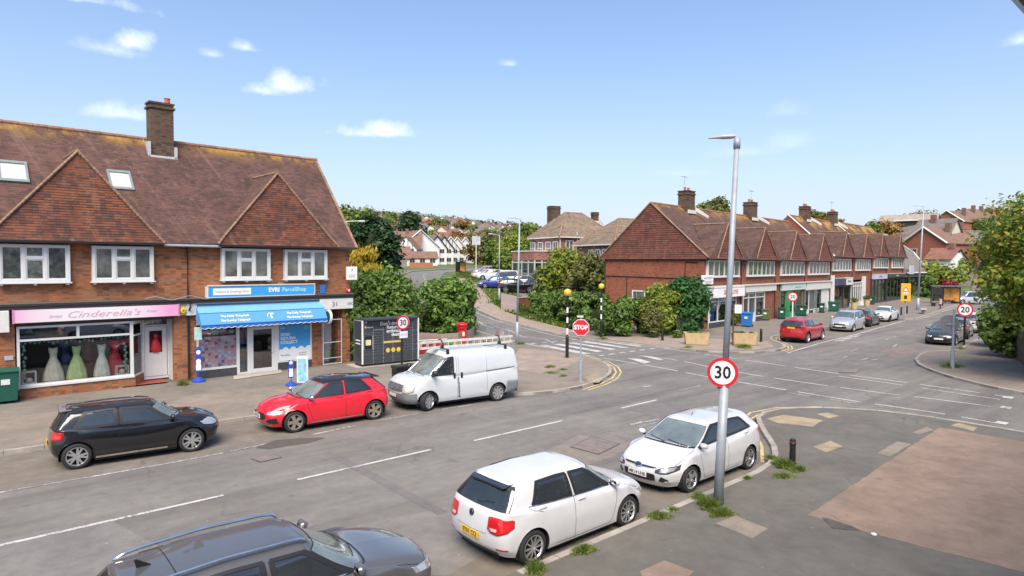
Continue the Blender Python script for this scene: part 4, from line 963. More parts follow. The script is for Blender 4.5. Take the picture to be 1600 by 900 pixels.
# tile hung gables
def hung_gable(s0,sa,s1,za):
    """triangular gable face between s0 and s1 along the front, apex at sa"""
    m = MB(); zb = 6.08; yb,ya = -.47,-.16; n = 34
    # courses of hung tiles, each course a strip standing proud at its foot
    for k in range(n):
        t0,t1 = k / n,(k + 1) / n
        kick = lambda t: .13 * max(0,1 - t * 4) ** 2
        xa0,xb0 = -s1 + (s1 - sa) * t0,-s0 - (sa - s0) * t0; xa1,xb1 = -s1 + (s1 - sa) * t1,-s0 - (sa - s0) * t1
        y0 = yb + (ya - yb) * t0 - .010 - kick(t0); y1 = yb + (ya - yb) * t1 - kick(t1); z0,z1 = zb + (za - zb) * t0,zb + (za - zb) * t1
        m.quad((xa0,y0,z0),(xb0,y0,z0),(xb1,y1,z1),(xa1,y1,z1)); m.quad((xa0,y0 + .03,z0),(xb0,y0 + .03,z0),(xb0,y0,z0),(xa0,y0,z0))
    part(m,'hung_tile_gable',HUNG,bld)
    yr = -.42 + (za - 6.08) / 1.103
    m = MB(); m.quad((-s1,yb - .05,zb),(-sa,ya,za + .03),(-sa,yr,za + .03)); m.quad((-sa,ya,za + .03),(-s0,yb - .05,zb),(-sa,yr,za + .03)); m.quad((-s1,yb,zb - .03),(-s0,yb,zb - .03),(-s0,-.1,zb - .03),(-s1,-.1,zb - .03))
    dr = part(m,'dormer_roof',ROOFL,bld)
    m = MB(); m.tube([(-sa,ya - .02,za + .04),(-sa,yr,za + .04)],.07,6)
    for s_ in (s0,s1):
        N = 26
        for k in range(N):
            q0,q1 = k / N,(k + .96) / N; kk = lambda t: .13 * max(0,1 - t * 4) ** 2
            p = lambda t: (-(s_ + (sa - s_) * t),yb + (ya - yb) * t - .03 - kk(t),zb + (za - zb) * t + .02)
            m.cyl(p(q0),p(q1),.062,.05,6)
    part(m,'verge_tile',VERGE,dr)
    m = MB(); m.box(-s1 + .02,-s0 - .02,yb - .15,yb - .10,5.99,6.07); part(m,'gutter',BLACK,dr)
hung_gable(.93,3.86,6.75,9.52); hung_gable(8.9,11.82,14.75,9.58); hung_gable(17.4,20.3,23.2,9.55)
# chimney
m = MB(); m.box(-8.36,-7.36,3.42,4.1,9.9,12.72); m.box(-8.43,-7.29,3.36,4.16,12.5,12.6); m.box(-8.41,-7.31,3.38,4.14,12.72,12.8); ch = part(m,'chimney',BRKD,bld)
m = MB(); m.lathe([(.13,0),(.12,.25),(.15,.28),(.13,.3)],(-7.55,3.7,12.78),12); part(m,'chimney_pot',flat('terracotta',(.45,.12,.07),.8),ch)
m = MB(); m.box(-8.48,-7.26,3.30,3.42,10.02,10.28); m.quad((-8.5,3.30,10.06),(-8.5,3.30,10.22),(-8.5,4.1,11.2),(-8.5,4.1,10.95)); m.box(-8.50,-8.38,3.3,3.9,10.1,10.9); m.box(-7.36,-7.24,3.3,3.8,10.1,10.75); part(m,'flashing',LEAD,ch)
# roof windows
def skylight(s0,s1):
    y0,z0,y1,z1 = 1.76,8.40,2.48,9.20; nz_ = Vector((0,-1.103,1)).normalized()
    def P(x,t,h): return (x,y0 + (y1 - y0) * t + nz_.y * h,z0 + (z1 - z0) * t + nz_.z * h)
    m = MB()
    for a,b,c,d in ((-s1,-s0,-.06,.07),(-s1,-s0,.93,1.06),(-s1,-s1 + .08,.07,.93),(-s0 - .08,-s0,.07,.93)):
        m.add([P(a,c,0),P(b,c,0),P(b,d,0),P(a,d,0),P(a,c,.12),P(b,c,.12),P(b,d,.12),P(a,d,.12)],[(4,5,6,7),(0,1,5,4),(1,2,6,5),(2,3,7,6),(3,0,4,7)])
    f = part(m,'roof_window',flat('roof_window_frame',(.20,.25,.25),.5),bld)
    m = MB(); m.quad(P(-s1 + .08,.07,.07),P(-s0 - .08,.07,.07),P(-s0 - .08,.93,.07),P(-s1 + .08,.93,.07)); part(m,'pane',flat('roof_window_pane',(.62,.58,.58),.12,coat=1,var=.1,scale=2),f)
skylight(9.45,10.36); skylight(13.13,14.1)
# upper windows: boxed-out casements
CURT = flat('curtain',(.30,.30,.27),.9)
def casement(s0,s1,z0,z1,parent=None,proj=.24,lights=3,sy=0.0,fr=WHITE,bw=.11,mb=.07):
    parent = parent or bld; x0,x1 = -s1,-s0; y = -proj + sy; m = MB(); w = x1 - x0
    m.box(x0,x0 + bw,y,sy - .003,z0,z1); m.box(x1 - bw,x1,y,sy - .003,z0,z1); m.box(x0 + bw,x1 - bw,y + .002,sy - .003,z1 - bw * .7,z1); m.box(x0 + bw,x1 - bw,y + .002,sy - .003,z0,z0 + bw)
    m.box(x0 - .05,x1 + .05,y - .05,sy - .003,z0 - .05,z0 - .001)
    for q in (.04,.5,.96): m.box(x0 + w * q - .05,x0 + w * q + .05,y - .01,sy - .003,z0 - .11,z0 - .051)
    xa,xb = x0 + bw,x1 - bw; lw = (xb - xa) / lights
    for k in range(1,lights): m.box(xa + lw * k - mb * .75,xa + lw * k + mb * .75,y + .004,y + .10,z0 + bw,z1 - bw * .7)
    zt = z0 + (z1 - z0) * .64
    if lights == 3: m.box(xa + lw + mb * .75,xa + 2 * lw - mb * .75,y + .006,y + .09,zt - .04,zt + .04)
    f = part(m,'window',fr,parent,bevel=.008)
    # opening sashes inside the frame, one pane each
    pmat = random.choice(PANES)
    def pane(a,b,c,d):
        s_ = MB(); t = .045
        s_.box(a,b,y + .03,y + .06,c,c + t); s_.box(a,b,y + .03,y + .06,d - t,d); s_.box(a,a + t,y + .031,y + .061,c + t,d - t); s_.box(b - t,b,y + .031,y + .061,c + t,d - t)
        part(s_,'sash',fr,f)
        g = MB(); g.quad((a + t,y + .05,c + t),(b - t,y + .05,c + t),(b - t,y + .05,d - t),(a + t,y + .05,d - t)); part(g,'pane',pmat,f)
    for k in range(lights):
        a,b = xa + lw * k + (mb * .75 if k else 0),xa + lw * (k + 1) - (mb * .75 if k < lights - 1 else 0)
        if lights == 3 and k == 1: pane(a,b,z0 + bw,zt - .04); pane(a,b,zt + .04,z1 - bw * .7)
        else: pane(a,b,z0 + bw,z1 - bw * .7)
    return f
for s0,s1 in ((1.36,3.57),(4.26,6.48),(9.22,11.42),(12.14,14.35),(17.8,20.0)): casement(s0,s1,4.50,5.93)
# ---- bridal shop front
m = MB(); a,b,c,d = -13.83,-9.98,.55,2.84
m.box(a,a + .09,-.02,.1,c,d); m.box(b - .12,b,-.02,.1,c,d); m.box(a + .09,b - .12,-.02,.1,c,c + .09); m.box(a + .09,b - .12,-.02,.1,d - .08,d); m.box(a + .09,b - .12,-.018,.09,2.27,2.35); m.box(-11.95,-11.85,-.016,.09,2.35,d - .08)
m.box(a - .04,b + .02,-.07,-.021,.50,.58)
sf = part(m,'shopfront',WHITE,bld)
m = MB(); m.quad((a + .09,.04,c + .09),(b - .12,.04,c + .09),(b - .12,.04,2.27),(a + .09,.04,2.27)); part(m,'pane',GLASS,sf)
m = MB(); m.quad((a + .09,.04,2.35),(-11.95,.04,2.35),(-11.95,.04,d - .08),(a + .09,.04,d - .08)); part(m,'pane',GLASSD,sf)
m = MB(); m.quad((-11.85,.04,2.35),(b - .12,.04,2.35),(b - .12,.04,d - .08),(-11.85,.04,d - .08)); part(m,'pane',GLASSD,sf)
# splayed return window towards the recessed door
m = MB(); P0,P1 = (b,0.0),(-9.45,.85)
def wl_(m,p,q,z0,z1,t=.06):
    p,q = Vector(p + (0,)),Vector(q + (0,)); n = (q - p).normalized(); n = Vector((-n.y,n.x,0)) * t / 2
    m.prism([tuple((p - n).xy),tuple((q - n).xy),tuple((q + n).xy),tuple((p + n).xy)],z0,z1)
wl_(m,P0,P1,.52,.60); wl_(m,P0,P1,2.70,2.84); wl_(m,(-9.50,.77),P1,.60,2.70,.08); wl_(m,P0,P1,2.2,2.27)
sr = part(m,'shopfront',WHITE,bld)
m = MB(); m.quad((P0[0],P0[1],.6),(P1[0],P1[1],.6),(P1[0],P1[1],2.2),(P0[0],P0[1],2.2)); part(m,'pane',GLASS,sr)
m = MB(); wl_(m,P0,P1,.0,.52,.1); part(m,'splayed_wall',BRK,bld)
m = MB(); m.box(-9.45,-8.40,.85,.90,.2,.3); m.box(-9.45,-9.38,.82,.9,.3,2.84); m.box(-8.47,-8.40,.82,.9,.3,2.84); m.box(-9.38,-8.47,.82,.9,2.50,2.56)
df = part(m,'door_frame',WHITE,bld)
m = MB(); m.box(-9.36,-8.49,.85,.89,.32,1.35); m.box(-9.36,-9.18,.85,.89,1.35,2.3); m.box(-8.67,-8.49,.85,.89,1.35,2.3); m.box(-9.36,-8.49,.85,.89,2.3,2.48)
dr_ = part(m,'door',WHITE,df)
m = MB(); m.quad((-9.18,.87,1.35),(-8.67,.87,1.35),(-8.67,.87,2.3),(-9.18,.87,2.3)); part(m,'pane',GLASSD,dr_)
m = MB(); m.box(-9.38,-8.47,.89,.9,2.56,2.84); part(m,'fanlight',PANE,df)
m = MB(); m.box(-10.0,-8.42,-.01,1.7,2.85,3.5); m.box(-13.85,-10.0,-.01,.05,2.86,3.5); m.box(-15.6,-13.85,.3,1.7,0.14,3.5); part(m,'shop_lintel',DARKB,bld)
m = MB(); m.box(-8.42,-8.35,.3,1.7,.0,3.5); m.box(-7.55,-7.5,.3,1.7,0,3.5); part(m,'side_wall',OFFW,bld)
m = MB()
for k in range(26):
    x = -13.7 + k * .145; m.lathe([(.0,.0),(.05,.03),(.06,.08),(.03,.13),(0,.15)],(x,.12 + random.uniform(0,.12),2.1 + random.uniform(-.05,.08)),6)
for k in range(9): m.lathe([(.0,.0),(.05,.03),(.06,.08),(.03,.13),(0,.15)],(-13.68 + random.uniform(0,.12),.15,.8 + k * .15),6); m.lathe([(.0,.0),(.05,.03),(.06,.08),(.03,.13),(0,.15)],(-10.2 - random.uniform(0,.12),.15,.8 + k * .13),6)
go = part(m,'garland',flat('garland_green',(.22,.34,.30),.7,var=.5,scale=25),sf)
# dresses in the window
def dress(label,s,y,col,h=1.25,zb=.62,wd=.36,bare=True):
    o = LB.E('dress',label,'dress',-s,y,0,0,'dresses in the bridal shop window'); mat = flat('dress_' + '%d' % int(s * 10),col,.6,var=.25,scale=4)
    P = [(wd,0),(wd * .97,.03),(wd * .86,h * .25),(wd * .62,h * .5),(wd * .34,h * .70),(.115,h * .76)]; n = 40; V = []
    for r,z in P:
        for i in range(n):
            t = 2 * math.pi * i / n; q = r * (1 + .07 * math.sin(t * 9 + z * 2) * min(1,r / .3)); V.append((q * math.cos(t),q * math.sin(t) * .8,zb + z))
    m = MB(); m.add(V,[(j * n + i,j * n + (i + 1) % n,(j + 1) * n + (i + 1) % n,(j + 1) * n + i) for j in range(len(P) - 1) for i in range(n)]); part(m,'skirt',mat,o,smooth=True)
    m = MB(); n = 16; V = []
    for r,z,f in ((.115,h * .76,0),(.13,h * .84,0),(.155,h * .93,0),(.15,h * 1.0,.05)):
        for i in range(n):
            t = 2 * math.pi * i / n; V.append((r * math.cos(t),r * math.sin(t) * .7,zb + z + f * abs(math.cos(t)) * 1.0))
    m.add(V,[(j * n + i,j * n + (i + 1) % n,(j + 1) * n + (i + 1) % n,(j + 1) * n + i) for j in range(3) for i in range(n)]); part(m,'bodice',mat,o,smooth=True)
    return o
dress('pale champagne ball gown, first from the left in the shop window',12.64,.55,(.85,.74,.60)); dress('pale green ball gown with white bows in the middle of the shop window',11.88,.5,(.60,.75,.32))
dress('ivory strapless gown beside the red dress in the shop window',11.02,.5,(.80,.80,.72),wd=.30); dress('deep red gown at the inner end of the shop window',10.5,.8,(.50,.01,.03),h=1.35,wd=.34)
dress('navy blue gown half hidden behind the champagne one',12.2,1.1,(.02,.03,.12),h=1.4,wd=.4); dress('maroon gown standing behind the pale green one',11.4,1.15,(.12,.01,.02),h=1.4,wd=.4)
o = LB.E('red_dress_display','red bodice display behind the glass of the white shop door','dress',-8.92,1.0); m = MB(); m.lathe([(.22,0),(.27,.15),(.2,.45),(.13,.6),(.16,.75),(.1,.85)],(0,0,1.35),16); part(m,'bodice',flat('dress_scarlet',(.55,.02,.03),.5),o,smooth=True); m = MB(); m.box(-.01,.01,-.01,.01,.16,1.35); m.cyl((0,0,.14),(0,0,.17),.15); part(m,'stand',BLACK,o)
for s,h,lb in ((13.45,.45,'white cube frame with a shoe at the left of the window'),(10.35,.35,'pale gift box at the right of the shop window')):
    o = LB.E('display_box',lb,'display box',-s,.3); m = MB(); w = .22
    for a in (-w,w - .03):
        for b in (-.15,.12): m.box(a,a + .03,b,b + .03,.64,.64 + h)
        m.box(a + .001,a + .029,-.119,.119,.64,.67); m.box(a + .001,a + .029,-.119,.119,.61 + h,.64 + h)
    for z in (.64,.61 + h): m.box(-w + .03,w - .03,-.15,-.12,z,z + .03); m.box(-w + .03,w - .03,.12,.15,z,z + .03)
    part(m,'frame',OFFW,o); m = MB(); m.lathe([(.0,0),(.1,.02),(.12,.1),(.05,.16),(0,.17)],(0,0,.68),12); part(m,'ornament',OFFW,o)
    m = MB(); m.box(-.25,.25,-.2,.2,.14,.64); part(m,'plinth',OFFW,o)
# pink sign
sg = LB.E('shop_sign','pink and white bridal shop sign with faint script lettering','sign',-11.13,-.30)
PK = NT('pink_sign_face'); _x = PK.xyz()[0]; _n = PK.ramp(PK.math('ABSOLUTE',PK.math('DIVIDE',PK.math('ADD',_x,.3),2.8)),[(.35,(.78,.74,.76)),(.68,(.78,.62,.70)),(.98,(.78,.36,.60))]); PK.col(_n); PK.p(Roughness=.3); PK = PK.m
m = MB(); m.box(-2.78,2.78,-.04,.28,3.0,3.48); part(m,'sign_face',PK,sg)
m = MB(); m.box(-2.84,-2.78,-.05,.27,2.98,3.5); m.box(2.78,2.84,-.05,.27,2.98,3.5); part(m,'end_cap',flat('pink_trim',(.62,.22,.38),.4),sg)
PKT = flat('pink_script',(.66,.36,.46),.5)
text_mesh('lettering',"Cinderella's",.36,PKT,sg,.004,loc=(.05,-.045,3.23),shear=.35,bold=-.003,xs=1.5)
text_mesh('lettering',"Bridal",.17,flat('pink_script_faint',(.70,.45,.56),.5),sg,.004,loc=(-1.55,-.045,3.2),shear=.3)
text_mesh('lettering',"Prom",.17,flat('pink_script_faint',(.70,.45,.56),.5),sg,.004,loc=(1.75,-.045,3.26),shear=.3)
o = LB.E('alarm_box','round yellow alarm box at the end of the pink sign','alarm',-8.12,-.2); m = MB(); m.lathe([(.0,-.09),(.10,-.085),(.14,-.04),(.14,.0)],(0,-.02,3.2),20,'y'); m.mi = 1; m.lathe([(.0,-.095),(.05,-.095),(.05,-.08)],(0,-.02,3.2),14,'y'); part(m,'cover',[flat('alarm_yellow',(.75,.50,.05),.4),flat('alarm_mark',(.35,.2,.03),.4)],o)
m = MB(); m.box(-.28,.26,.0,.18,3.0,3.49); part(m,'backing_panel',flat('cream_panel',(.62,.55,.38),.6),o)
o = LB.E('box_sign','white box sign at the far left end of the pink sign','sign',-14.2,-.2); m = MB(); m.box(-.24,.14,-.16,.19,2.68,3.48); part(m,'sign_box',OFFW,o,bevel=.02)
o = LB.E('vent_plate','small grey vent plate on the brick pier by the pink shop','vent',-13.95 - .12,-.01); m = MB(); m.box(-.13,.13,-.03,.0,1.62,1.78); part(m,'plate',flat('grey_plate',(.4,.42,.5),.5),o)
# neighbouring shop beyond the left pier
m = MB(); m.box(-22,-15.6,.1,.16,.5,2.8); part(m,'shop_window',PANE,bld); m = MB(); m.box(-22,-15.6,.0,.3,0,.5); m.box(-22,-15.6,.0,.3,2.8,3.5); part(m,'shop_panel',OFFW,bld)
# ---- parcel shop front
RZ = .47
for a,b in ((-7.52,-5.73),(-3.93,-2.12)): m = MB(); m.box(a,b,.0,.12,0,RZ - .001); part(m,'stall_riser',GREYR,bld)
m = MB()
m.box(-7.52,-7.43,-.02,.1,RZ,2.4); m.box(-5.80,-5.66,-.021,.1,RZ,2.4); m.box(-7.43,-5.80,-.02,.1,RZ,RZ + .1); m.box(-7.43,-5.80,-.02,.1,2.32,2.4)
m.box(-5.66,-3.96,-.019,.1,2.28,2.5); m.box(-5.30,-5.16,-.018,.1,.1,2.28); m.box(-4.0,-3.86,-.018,.1,.1,2.5); m.box(-5.78,-5.66,-.018,.1,.1,RZ); m.box(-5.66,-5.30,-.018,.1,.1,.2)
m.box(-3.86,-3.80,-.02,.1,RZ,2.4); m.box(-2.20,-2.12,-.02,.1,RZ,2.4); m.box(-3.80,-2.20,-.02,.1,RZ,RZ + .06); m.box(-3.80,-2.20,-.02,.1,2.3,2.4)
m.box(-7.52,-2.12,.0,.2,2.5,3.5)
sf2 = part(m,'shopfront',WHITE,bld)
# window full of packets behind the glass
PCK = NT('packet_display'); v_ = PCK.new('ShaderNodeTexVoronoi',distance='CHEBYCHEV'); x,y,z = PCK.xyz(); PCK.l.new(PCK.comb(PCK.math('MULTIPLY',x,7.0),0.0,PCK.math('MULTIPLY',z,8.0)),v_.inputs['Vector']); v_.inputs['Scale'].default_value = 1; v_.inputs['Randomness'].default_value = .45
PCK.col(PCK.mix(PCK.ramp(PCK.noise(28,3),[(.45,0.0),(.6,.5)]),PCK.ramp(PCK.xyz(v_.outputs['Color'])[0],[(0,(.85,.38,.50)),(.4,(.88,.55,.64)),(.62,(.88,.78,.82)),(.80,(.40,.48,.75)),(.88,(.30,.03,.06)),(1,(.88,.12,.18))],'CONSTANT'),(.75,.68,.70))); PCK.p(Roughness=.5); PCK = PCK.m
m = MB(); m.box(-7.43,-5.80,.06,.12,RZ + .1,1.95); part(m,'window_print',PCK,sf2)
PC2 = flat('display_red',(.55,.03,.05),.5,var=.3,scale=9)
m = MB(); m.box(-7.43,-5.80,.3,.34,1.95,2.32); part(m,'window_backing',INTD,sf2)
for x0,w,h,c in ((-7.38,.52,.2,(.62,.03,.06)),(-6.80,.30,.26,(.35,.55,.62)),(-6.44,.34,.24,(.60,.12,.18)),(-6.05,.2,.2,(.6,.58,.55))):
    m = MB(); m.cyl((x0 + w / 2 - .12,.25,2.12),(x0 + w / 2 + .12,.25,2.12),h * .5,n=14); m.box(x0,x0 + w,.2,.29,2.02,2.02 + h * .8); part(m,'display_packet',flat('packet_%d' % int(-x0 * 100),c,.4),sf2,bevel=.02)
m = MB(); m.quad((-7.43,.02,RZ + .1),(-5.80,.02,RZ + .1),(-5.80,.02,2.32),(-7.43,.02,2.32)); part(m,'pane',GLASS,sf2)
m = MB(); m.quad((-5.66,.03,.2),(-5.30,.03,.2),(-5.30,.03,2.28),(-5.66,.03,2.28)); part(m,'pane',GLASSD,sf2)
for k,(c,z0,z1) in enumerate((((.5,.03,.05),1.75,2.1),((.02,.05,.35),1.4,1.7),((.05,.35,.25),1.15,1.38),((.45,.12,.05),.85,1.1),((.15,.25,.5),.5,.8),((.5,.5,.5),.3,.48))):
    m = MB(); m.box(-5.63,-5.33,.25,.4,z0,z1); part(m,'poster',flat('poster_%d' % k,c,.5,var=.5,scale=14),sf2)
m = MB(); t = .14; m.box(-5.16,-5.16 + t,.0,.06,.12,2.26); m.box(-4.0 - t,-4.0,.0,.06,.12,2.26); m.box(-5.16 + t,-4.0 - t,.0,.06,.12,.3); m.box(-5.16 + t,-4.0 - t,.0,.06,2.14,2.26); m.box(-4.16,-4.10,-.06,-.001,1.0,1.3)
d2 = part(m,'door',WHITE,bld,bevel=.006); m = MB(); m.quad((-5.02,.03,.3),(-4.14,.03,.3),(-4.14,.03,2.14),(-5.02,.03,2.14)); part(m,'pane',GLASSD,d2)
m = MB(); m.box(-5.0,-4.2,1.0,1.4,.14,1.35); part(m,'counter',flat('counter',(.16,.13,.11),.6),bld)
for k in range(7): m = MB(); m.box(-5.0 + k * .11,-4.91 + k * .11,.95,1.05,1.36,1.36 + random.uniform(.08,.2)); part(m,'sweet_packet',flat('sweet_%d' % k,((.6,.02,.02),(.6,.5,.05),(.6,.2,.02),(.1,.3,.6))[k % 4],.4),bld)
m = MB(); m.lathe([(.0,0),(.22,.02),(.2,.1),(.08,.2)],(-4.6,1.1,1.8),14); part(m,'lamp_shade',flat('lamp_shade',(.6,.6,.6),.4),bld)
# poster window
ps = LB.E('window_poster','blue and white parcel poster filling the right window of the blue shop','poster',-3.0,-.005)
m = MB(); m.box(-.80,.80,.0,.03,1.12,2.28); part(m,'blue_panel',BLUEL,ps); 
m = MB(); pts = [(-.80,1.12)]; 
poly = [(-.80,.54),(.80,.54),(.80,1.18)] + [(.80 - k * .08,1.12 + .035 * math.sin(k * 1.3) + .0017 * k * 0 + (.04 if k % 5 < 3 else 0)) for k in range(1,20)] + [(-.80,1.08)]
m.add([(x,-.004,z) for x,z in poly] + [(x,.028,z) for x,z in poly],[tuple(range(len(poly)))] + [(i,(i + 1) % len(poly),len(poly) + (i + 1) % len(poly),len(poly) + i)[::-1] for i in range(len(poly))]); part(m,'white_panel',WTXT,ps)
for k,t_ in enumerate(('SEND','RETURN','COLLECT')): text_mesh('lettering',t_,.20,WTXT,ps,.003,'LEFT',loc=(-.72,-.004,1.80 - k * .19),bold=.006)
text_mesh('lettering','EVRI',.11,WTXT,ps,.003,'LEFT',loc=(-.72,-.004,2.12)); text_mesh('lettering','ParcelShop',.11,BLUED,ps,.003,'LEFT',loc=(-.72,-.008,.80)); text_mesh('lettering','evri.com/send',.07,BTXT,ps,.002,'LEFT',loc=(.20,-.008,.86)); text_mesh('lettering','in store here',.07,BTXT,ps,.002,'LEFT',loc=(.20,-.008,.76))
m = MB(); m.cyl((.6,-.001,2.1),(.6,-.008,2.1),.12,n=24); part(m,'roundel',flat('teal_roundel',(.10,.55,.62),.4),ps)
# fascia with the street number, recess with white door and gate
m = MB(); m.box(-7.98,-7.56,-.22,-.004,2.98,3.49); part(m,'fascia_board',OFFW,bld)
m = MB(); m.box(-1.80,.04,-.28,-.004,2.95,3.49); nf = part(m,'fascia_board',OFFW,bld)
text_mesh('lettering','31',.34,BTXT,nf,.005,loc=(-.98,-.286,3.19),bold=-.003); text_mesh('lettering','LDC',.16,BTXT,nf,.005,loc=(-.13,-.286,3.2))
m = MB(); m.box(-1.60,-.40,1.0,1.05,.1,3.0); part(m,'entry_wall',OFFW,bld)
m = MB(); m.box(-1.45,-.55,.95,.995,.12,2.2)
for a,b,c,d in ((-1.38,-1.04,.25,.95),(-.96,-.62,.25,.95),(-1.38,-1.04,1.1,2.05),(-.96,-.62,1.1,2.05)): m.box(a,b,.93,.949,c,d)
part(m,'door',WHITE,bld,bevel=.01)
m = MB(); m.box(-1.2,-.9,.97,.999,2.4,2.65); part(m,'fanlight',DARKB,bld)
gt = LB.E('security_gate','white barred metal gate across the entrance under number 31','gate',-1.0,-.03)
m = MB(); m.box(-.53,-.49,0,.04,.12,2.42); m.box(.49,.53,0,.04,.12,2.42); m.box(-.49,.49,.001,.039,2.38,2.42); m.box(-.49,.49,.001,.039,.12,.16); m.box(-.49,.49,.001,.039,1.22,1.26); m.box(-.49,.49,.001,.039,.42,.45); part(m,'gate_frame',OFFW,gt)
for k in range(9): m = MB(); m.cyl((-.42 + k * .105,.02,.16),(-.42 + k * .105,.02,.42),.008,n=5); part(m,'bar',BLACK,gt)
pl = LB.E('potted_plant','tall thin leafy plant in a dark pot behind the white gate','plant',-.75,.5); m = MB(); m.lathe([(.0,.14),(.12,.14),(.15,.4),(.0,.38)],(0,0,0),12); part(m,'pot',DARK,pl)
m = MB()
for k in range(22): a = k * 2.4; z = .4 + k * .035; m.cyl((0,0,z),(.2 * math.cos(a),.12 * math.sin(a),z + .12),.03,.004,4)
part(m,'leaves',flat('dark_leaf',(.02,.05,.015),.6),pl)
# blue upper sign
s2 = LB.E('shop_sign','blue parcel shop fascia sign above the awning with white lettering','sign',-4.59,-.26)
m = MB(); m.box(-2.5,2.5,-.02,.25,3.74,4.22); part(m,'sign_face',BLUEL,s2); m = MB(); m.box(-2.56,-2.5,-.04,.24,3.70,4.27); m.box(-2.56,2.53,-.05,.24,4.225,4.27); m.box(2.5,2.53,-.04,.24,3.72,4.225); m.box(-2.5,2.5,-.04,.24,3.70,3.74); part(m,'sign_frame',OFFW,s2)
m = MB(); m.box(-2.3,-.62,-.032,-.021,3.82,4.12); part(m,'white_panel',WTXT,s2,bevel=.008)
text_mesh('lettering','Tobacco & Greetings News',.145,flat('grey_lettering',(.35,.35,.42),.5),s2,.002,loc=(-1.46,-.036,3.975),xs=.92)
text_mesh('lettering','EVRI',.27,WTXT,s2,.004,'LEFT',loc=(.20,-.024,4.0),bold=.012); text_mesh('lettering','ParcelShop',.27,flat('pale_cyan_lettering',(.45,.80,.90),.5),s2,.004,'LEFT',loc=(.86,-.024,4.0),bold=.002)
# awning
aw = LB.E('awning','blue fabric awning with scalloped edge over the parcel shop','awning',-4.66,0)
A_,B_,C_ = (-.06,3.44),(-.62,3.06),(-.92,2.56); hw = 2.93
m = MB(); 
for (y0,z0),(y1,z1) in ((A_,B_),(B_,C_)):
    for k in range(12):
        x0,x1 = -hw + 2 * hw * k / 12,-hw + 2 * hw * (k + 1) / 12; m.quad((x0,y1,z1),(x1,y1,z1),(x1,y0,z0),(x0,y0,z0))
    if y0 == A_[0]: part(m,'upper_canopy',flat('sky_lit_awning_blue',(.17,.42,.68),.6,var=.08),aw); m = MB()  # paler blue paints the sky light falling on the upper slope
for sx in (-hw,hw): m.quad((sx,A_[0],A_[1]),(sx,B_[0],B_[1]),(sx,C_[0],C_[1]),(sx,C_[0],2.46),(sx,-.06,2.8))
part(m,'canopy',BLUE,aw)
m = MB(); n = 150; V = []
for k in range(n + 1):
    x = -hw + 2 * hw * k / n; d = 2.455 - .055 * abs(math.sin(k / n * math.pi * 21)); V += [(x,C_[0] - .004,C_[1]),(x,C_[0] - .012,d)]
m.add(V,[(2 * k,2 * k + 1,2 * k + 3,2 * k + 2) for k in range(n)]); vl = part(m,'valance',flat('valance_blue',(.02,.14,.48),.6),aw)
m = MB(); m.tube([(-hw + 2 * hw * k / n,C_[0] - .016,2.452 - .055 * abs(math.sin(k / n * math.pi * 21))) for k in range(n + 1)],.011,4); part(m,'piping',WTXT,vl)
m = MB(); m.tube([(-hw,B_[0] - .005,B_[1] + .005),(hw,B_[0] - .005,B_[1] + .005)],.012,6); m.tube([(-hw,C_[0],C_[1]),(hw,C_[0],C_[1])],.02,6); part(m,'frame_bar',BLUED,aw)
m = MB(); m.box(-hw - .3,hw + .3,-.16,-.05,3.44,3.51); part(m,'awning_housing',OFFW,aw)
ang = math.atan2(C_[1] - B_[1],C_[0] - B_[0]); rx = math.pi / 2 - math.atan2(B_[0] - C_[0],B_[1] - C_[1])
def aw_text(s,size,x,t,bold=.004,name='lettering'):
    y = B_[0] + (C_[0] - B_[0]) * t; z = B_[1] + (C_[1] - B_[1]) * t; return text_mesh(name,s,size,WTXT,aw,.002,loc=(x,y - .012,z + .006),rot=(rx,0,0),bold=bold)
for x in (-1.45,1.55): aw_text('The Daily Telegraph',.15,x,.32); aw_text('The Sunday Telegraph',.145,x,.70)
aw_text('T',.36,.18,.5,.02); 
m = MB(); ca,cb = -.78,2.79
for k in range(14): t0,t1 = math.radians(100 + k * 17),math.radians(100 + (k + 1) * 17); m.cyl((.16 + .15 * math.cos(t0),-.775 + .09 * math.sin(t0) * .5,2.80 + .16 * math.sin(t0)),(.16 + .15 * math.cos(t1),-.775 + .09 * math.sin(t1) * .5,2.80 + .16 * math.sin(t1)),.018,n=5)
part(m,'emblem',WTXT,aw)
# small things fixed to the front
o = LB.E('alarm_box','blue alarm box on the brick wall beside the blue sign','alarm',-1.56,-.003); m = MB(); m.box(-.15,.15,-.14,0,3.72,4.2); part(m,'cover',flat('alarm_blue',(.03,.16,.48),.35),o,bevel=.05,seg=3)
o = LB.E('alarm_box','red round alarm bell near the right corner of the brick building','alarm',-.1,-.003); m = MB(); m.lathe([(.0,-.12),(.09,-.11),(.14,-.05),(.14,0)],(0,0,3.87),20,'y'); m.mi = 1; m.lathe([(.0,-.125),(.06,-.122),(.06,-.1)],(0,0,3.87),16,'y'); part(m,'cover',[flat('alarm_red',(.6,.02,.03),.4),WTXT],o)
o = LB.E('projecting_sign','white box sign at the upper right corner of the brick building','sign',-.1,-.1); m = MB(); m.box(-.27,.29,-.36,-.18,4.42,5.10); sb = part(m,'sign_box',WTXT,o,bevel=.02); m = MB(); m.box(-.02,.02,-.2,.1,5.0,5.04); m.box(-.02,.02,-.2,.1,4.5,4.54); part(m,'bracket',BLACK,o)
text_mesh('lettering','P',.2,BTXT,sb,.002,loc=(0,-.362,4.92)); text_mesh('lettering','LDC',.2,BTXT,sb,.002,loc=(0,-.362,4.62))
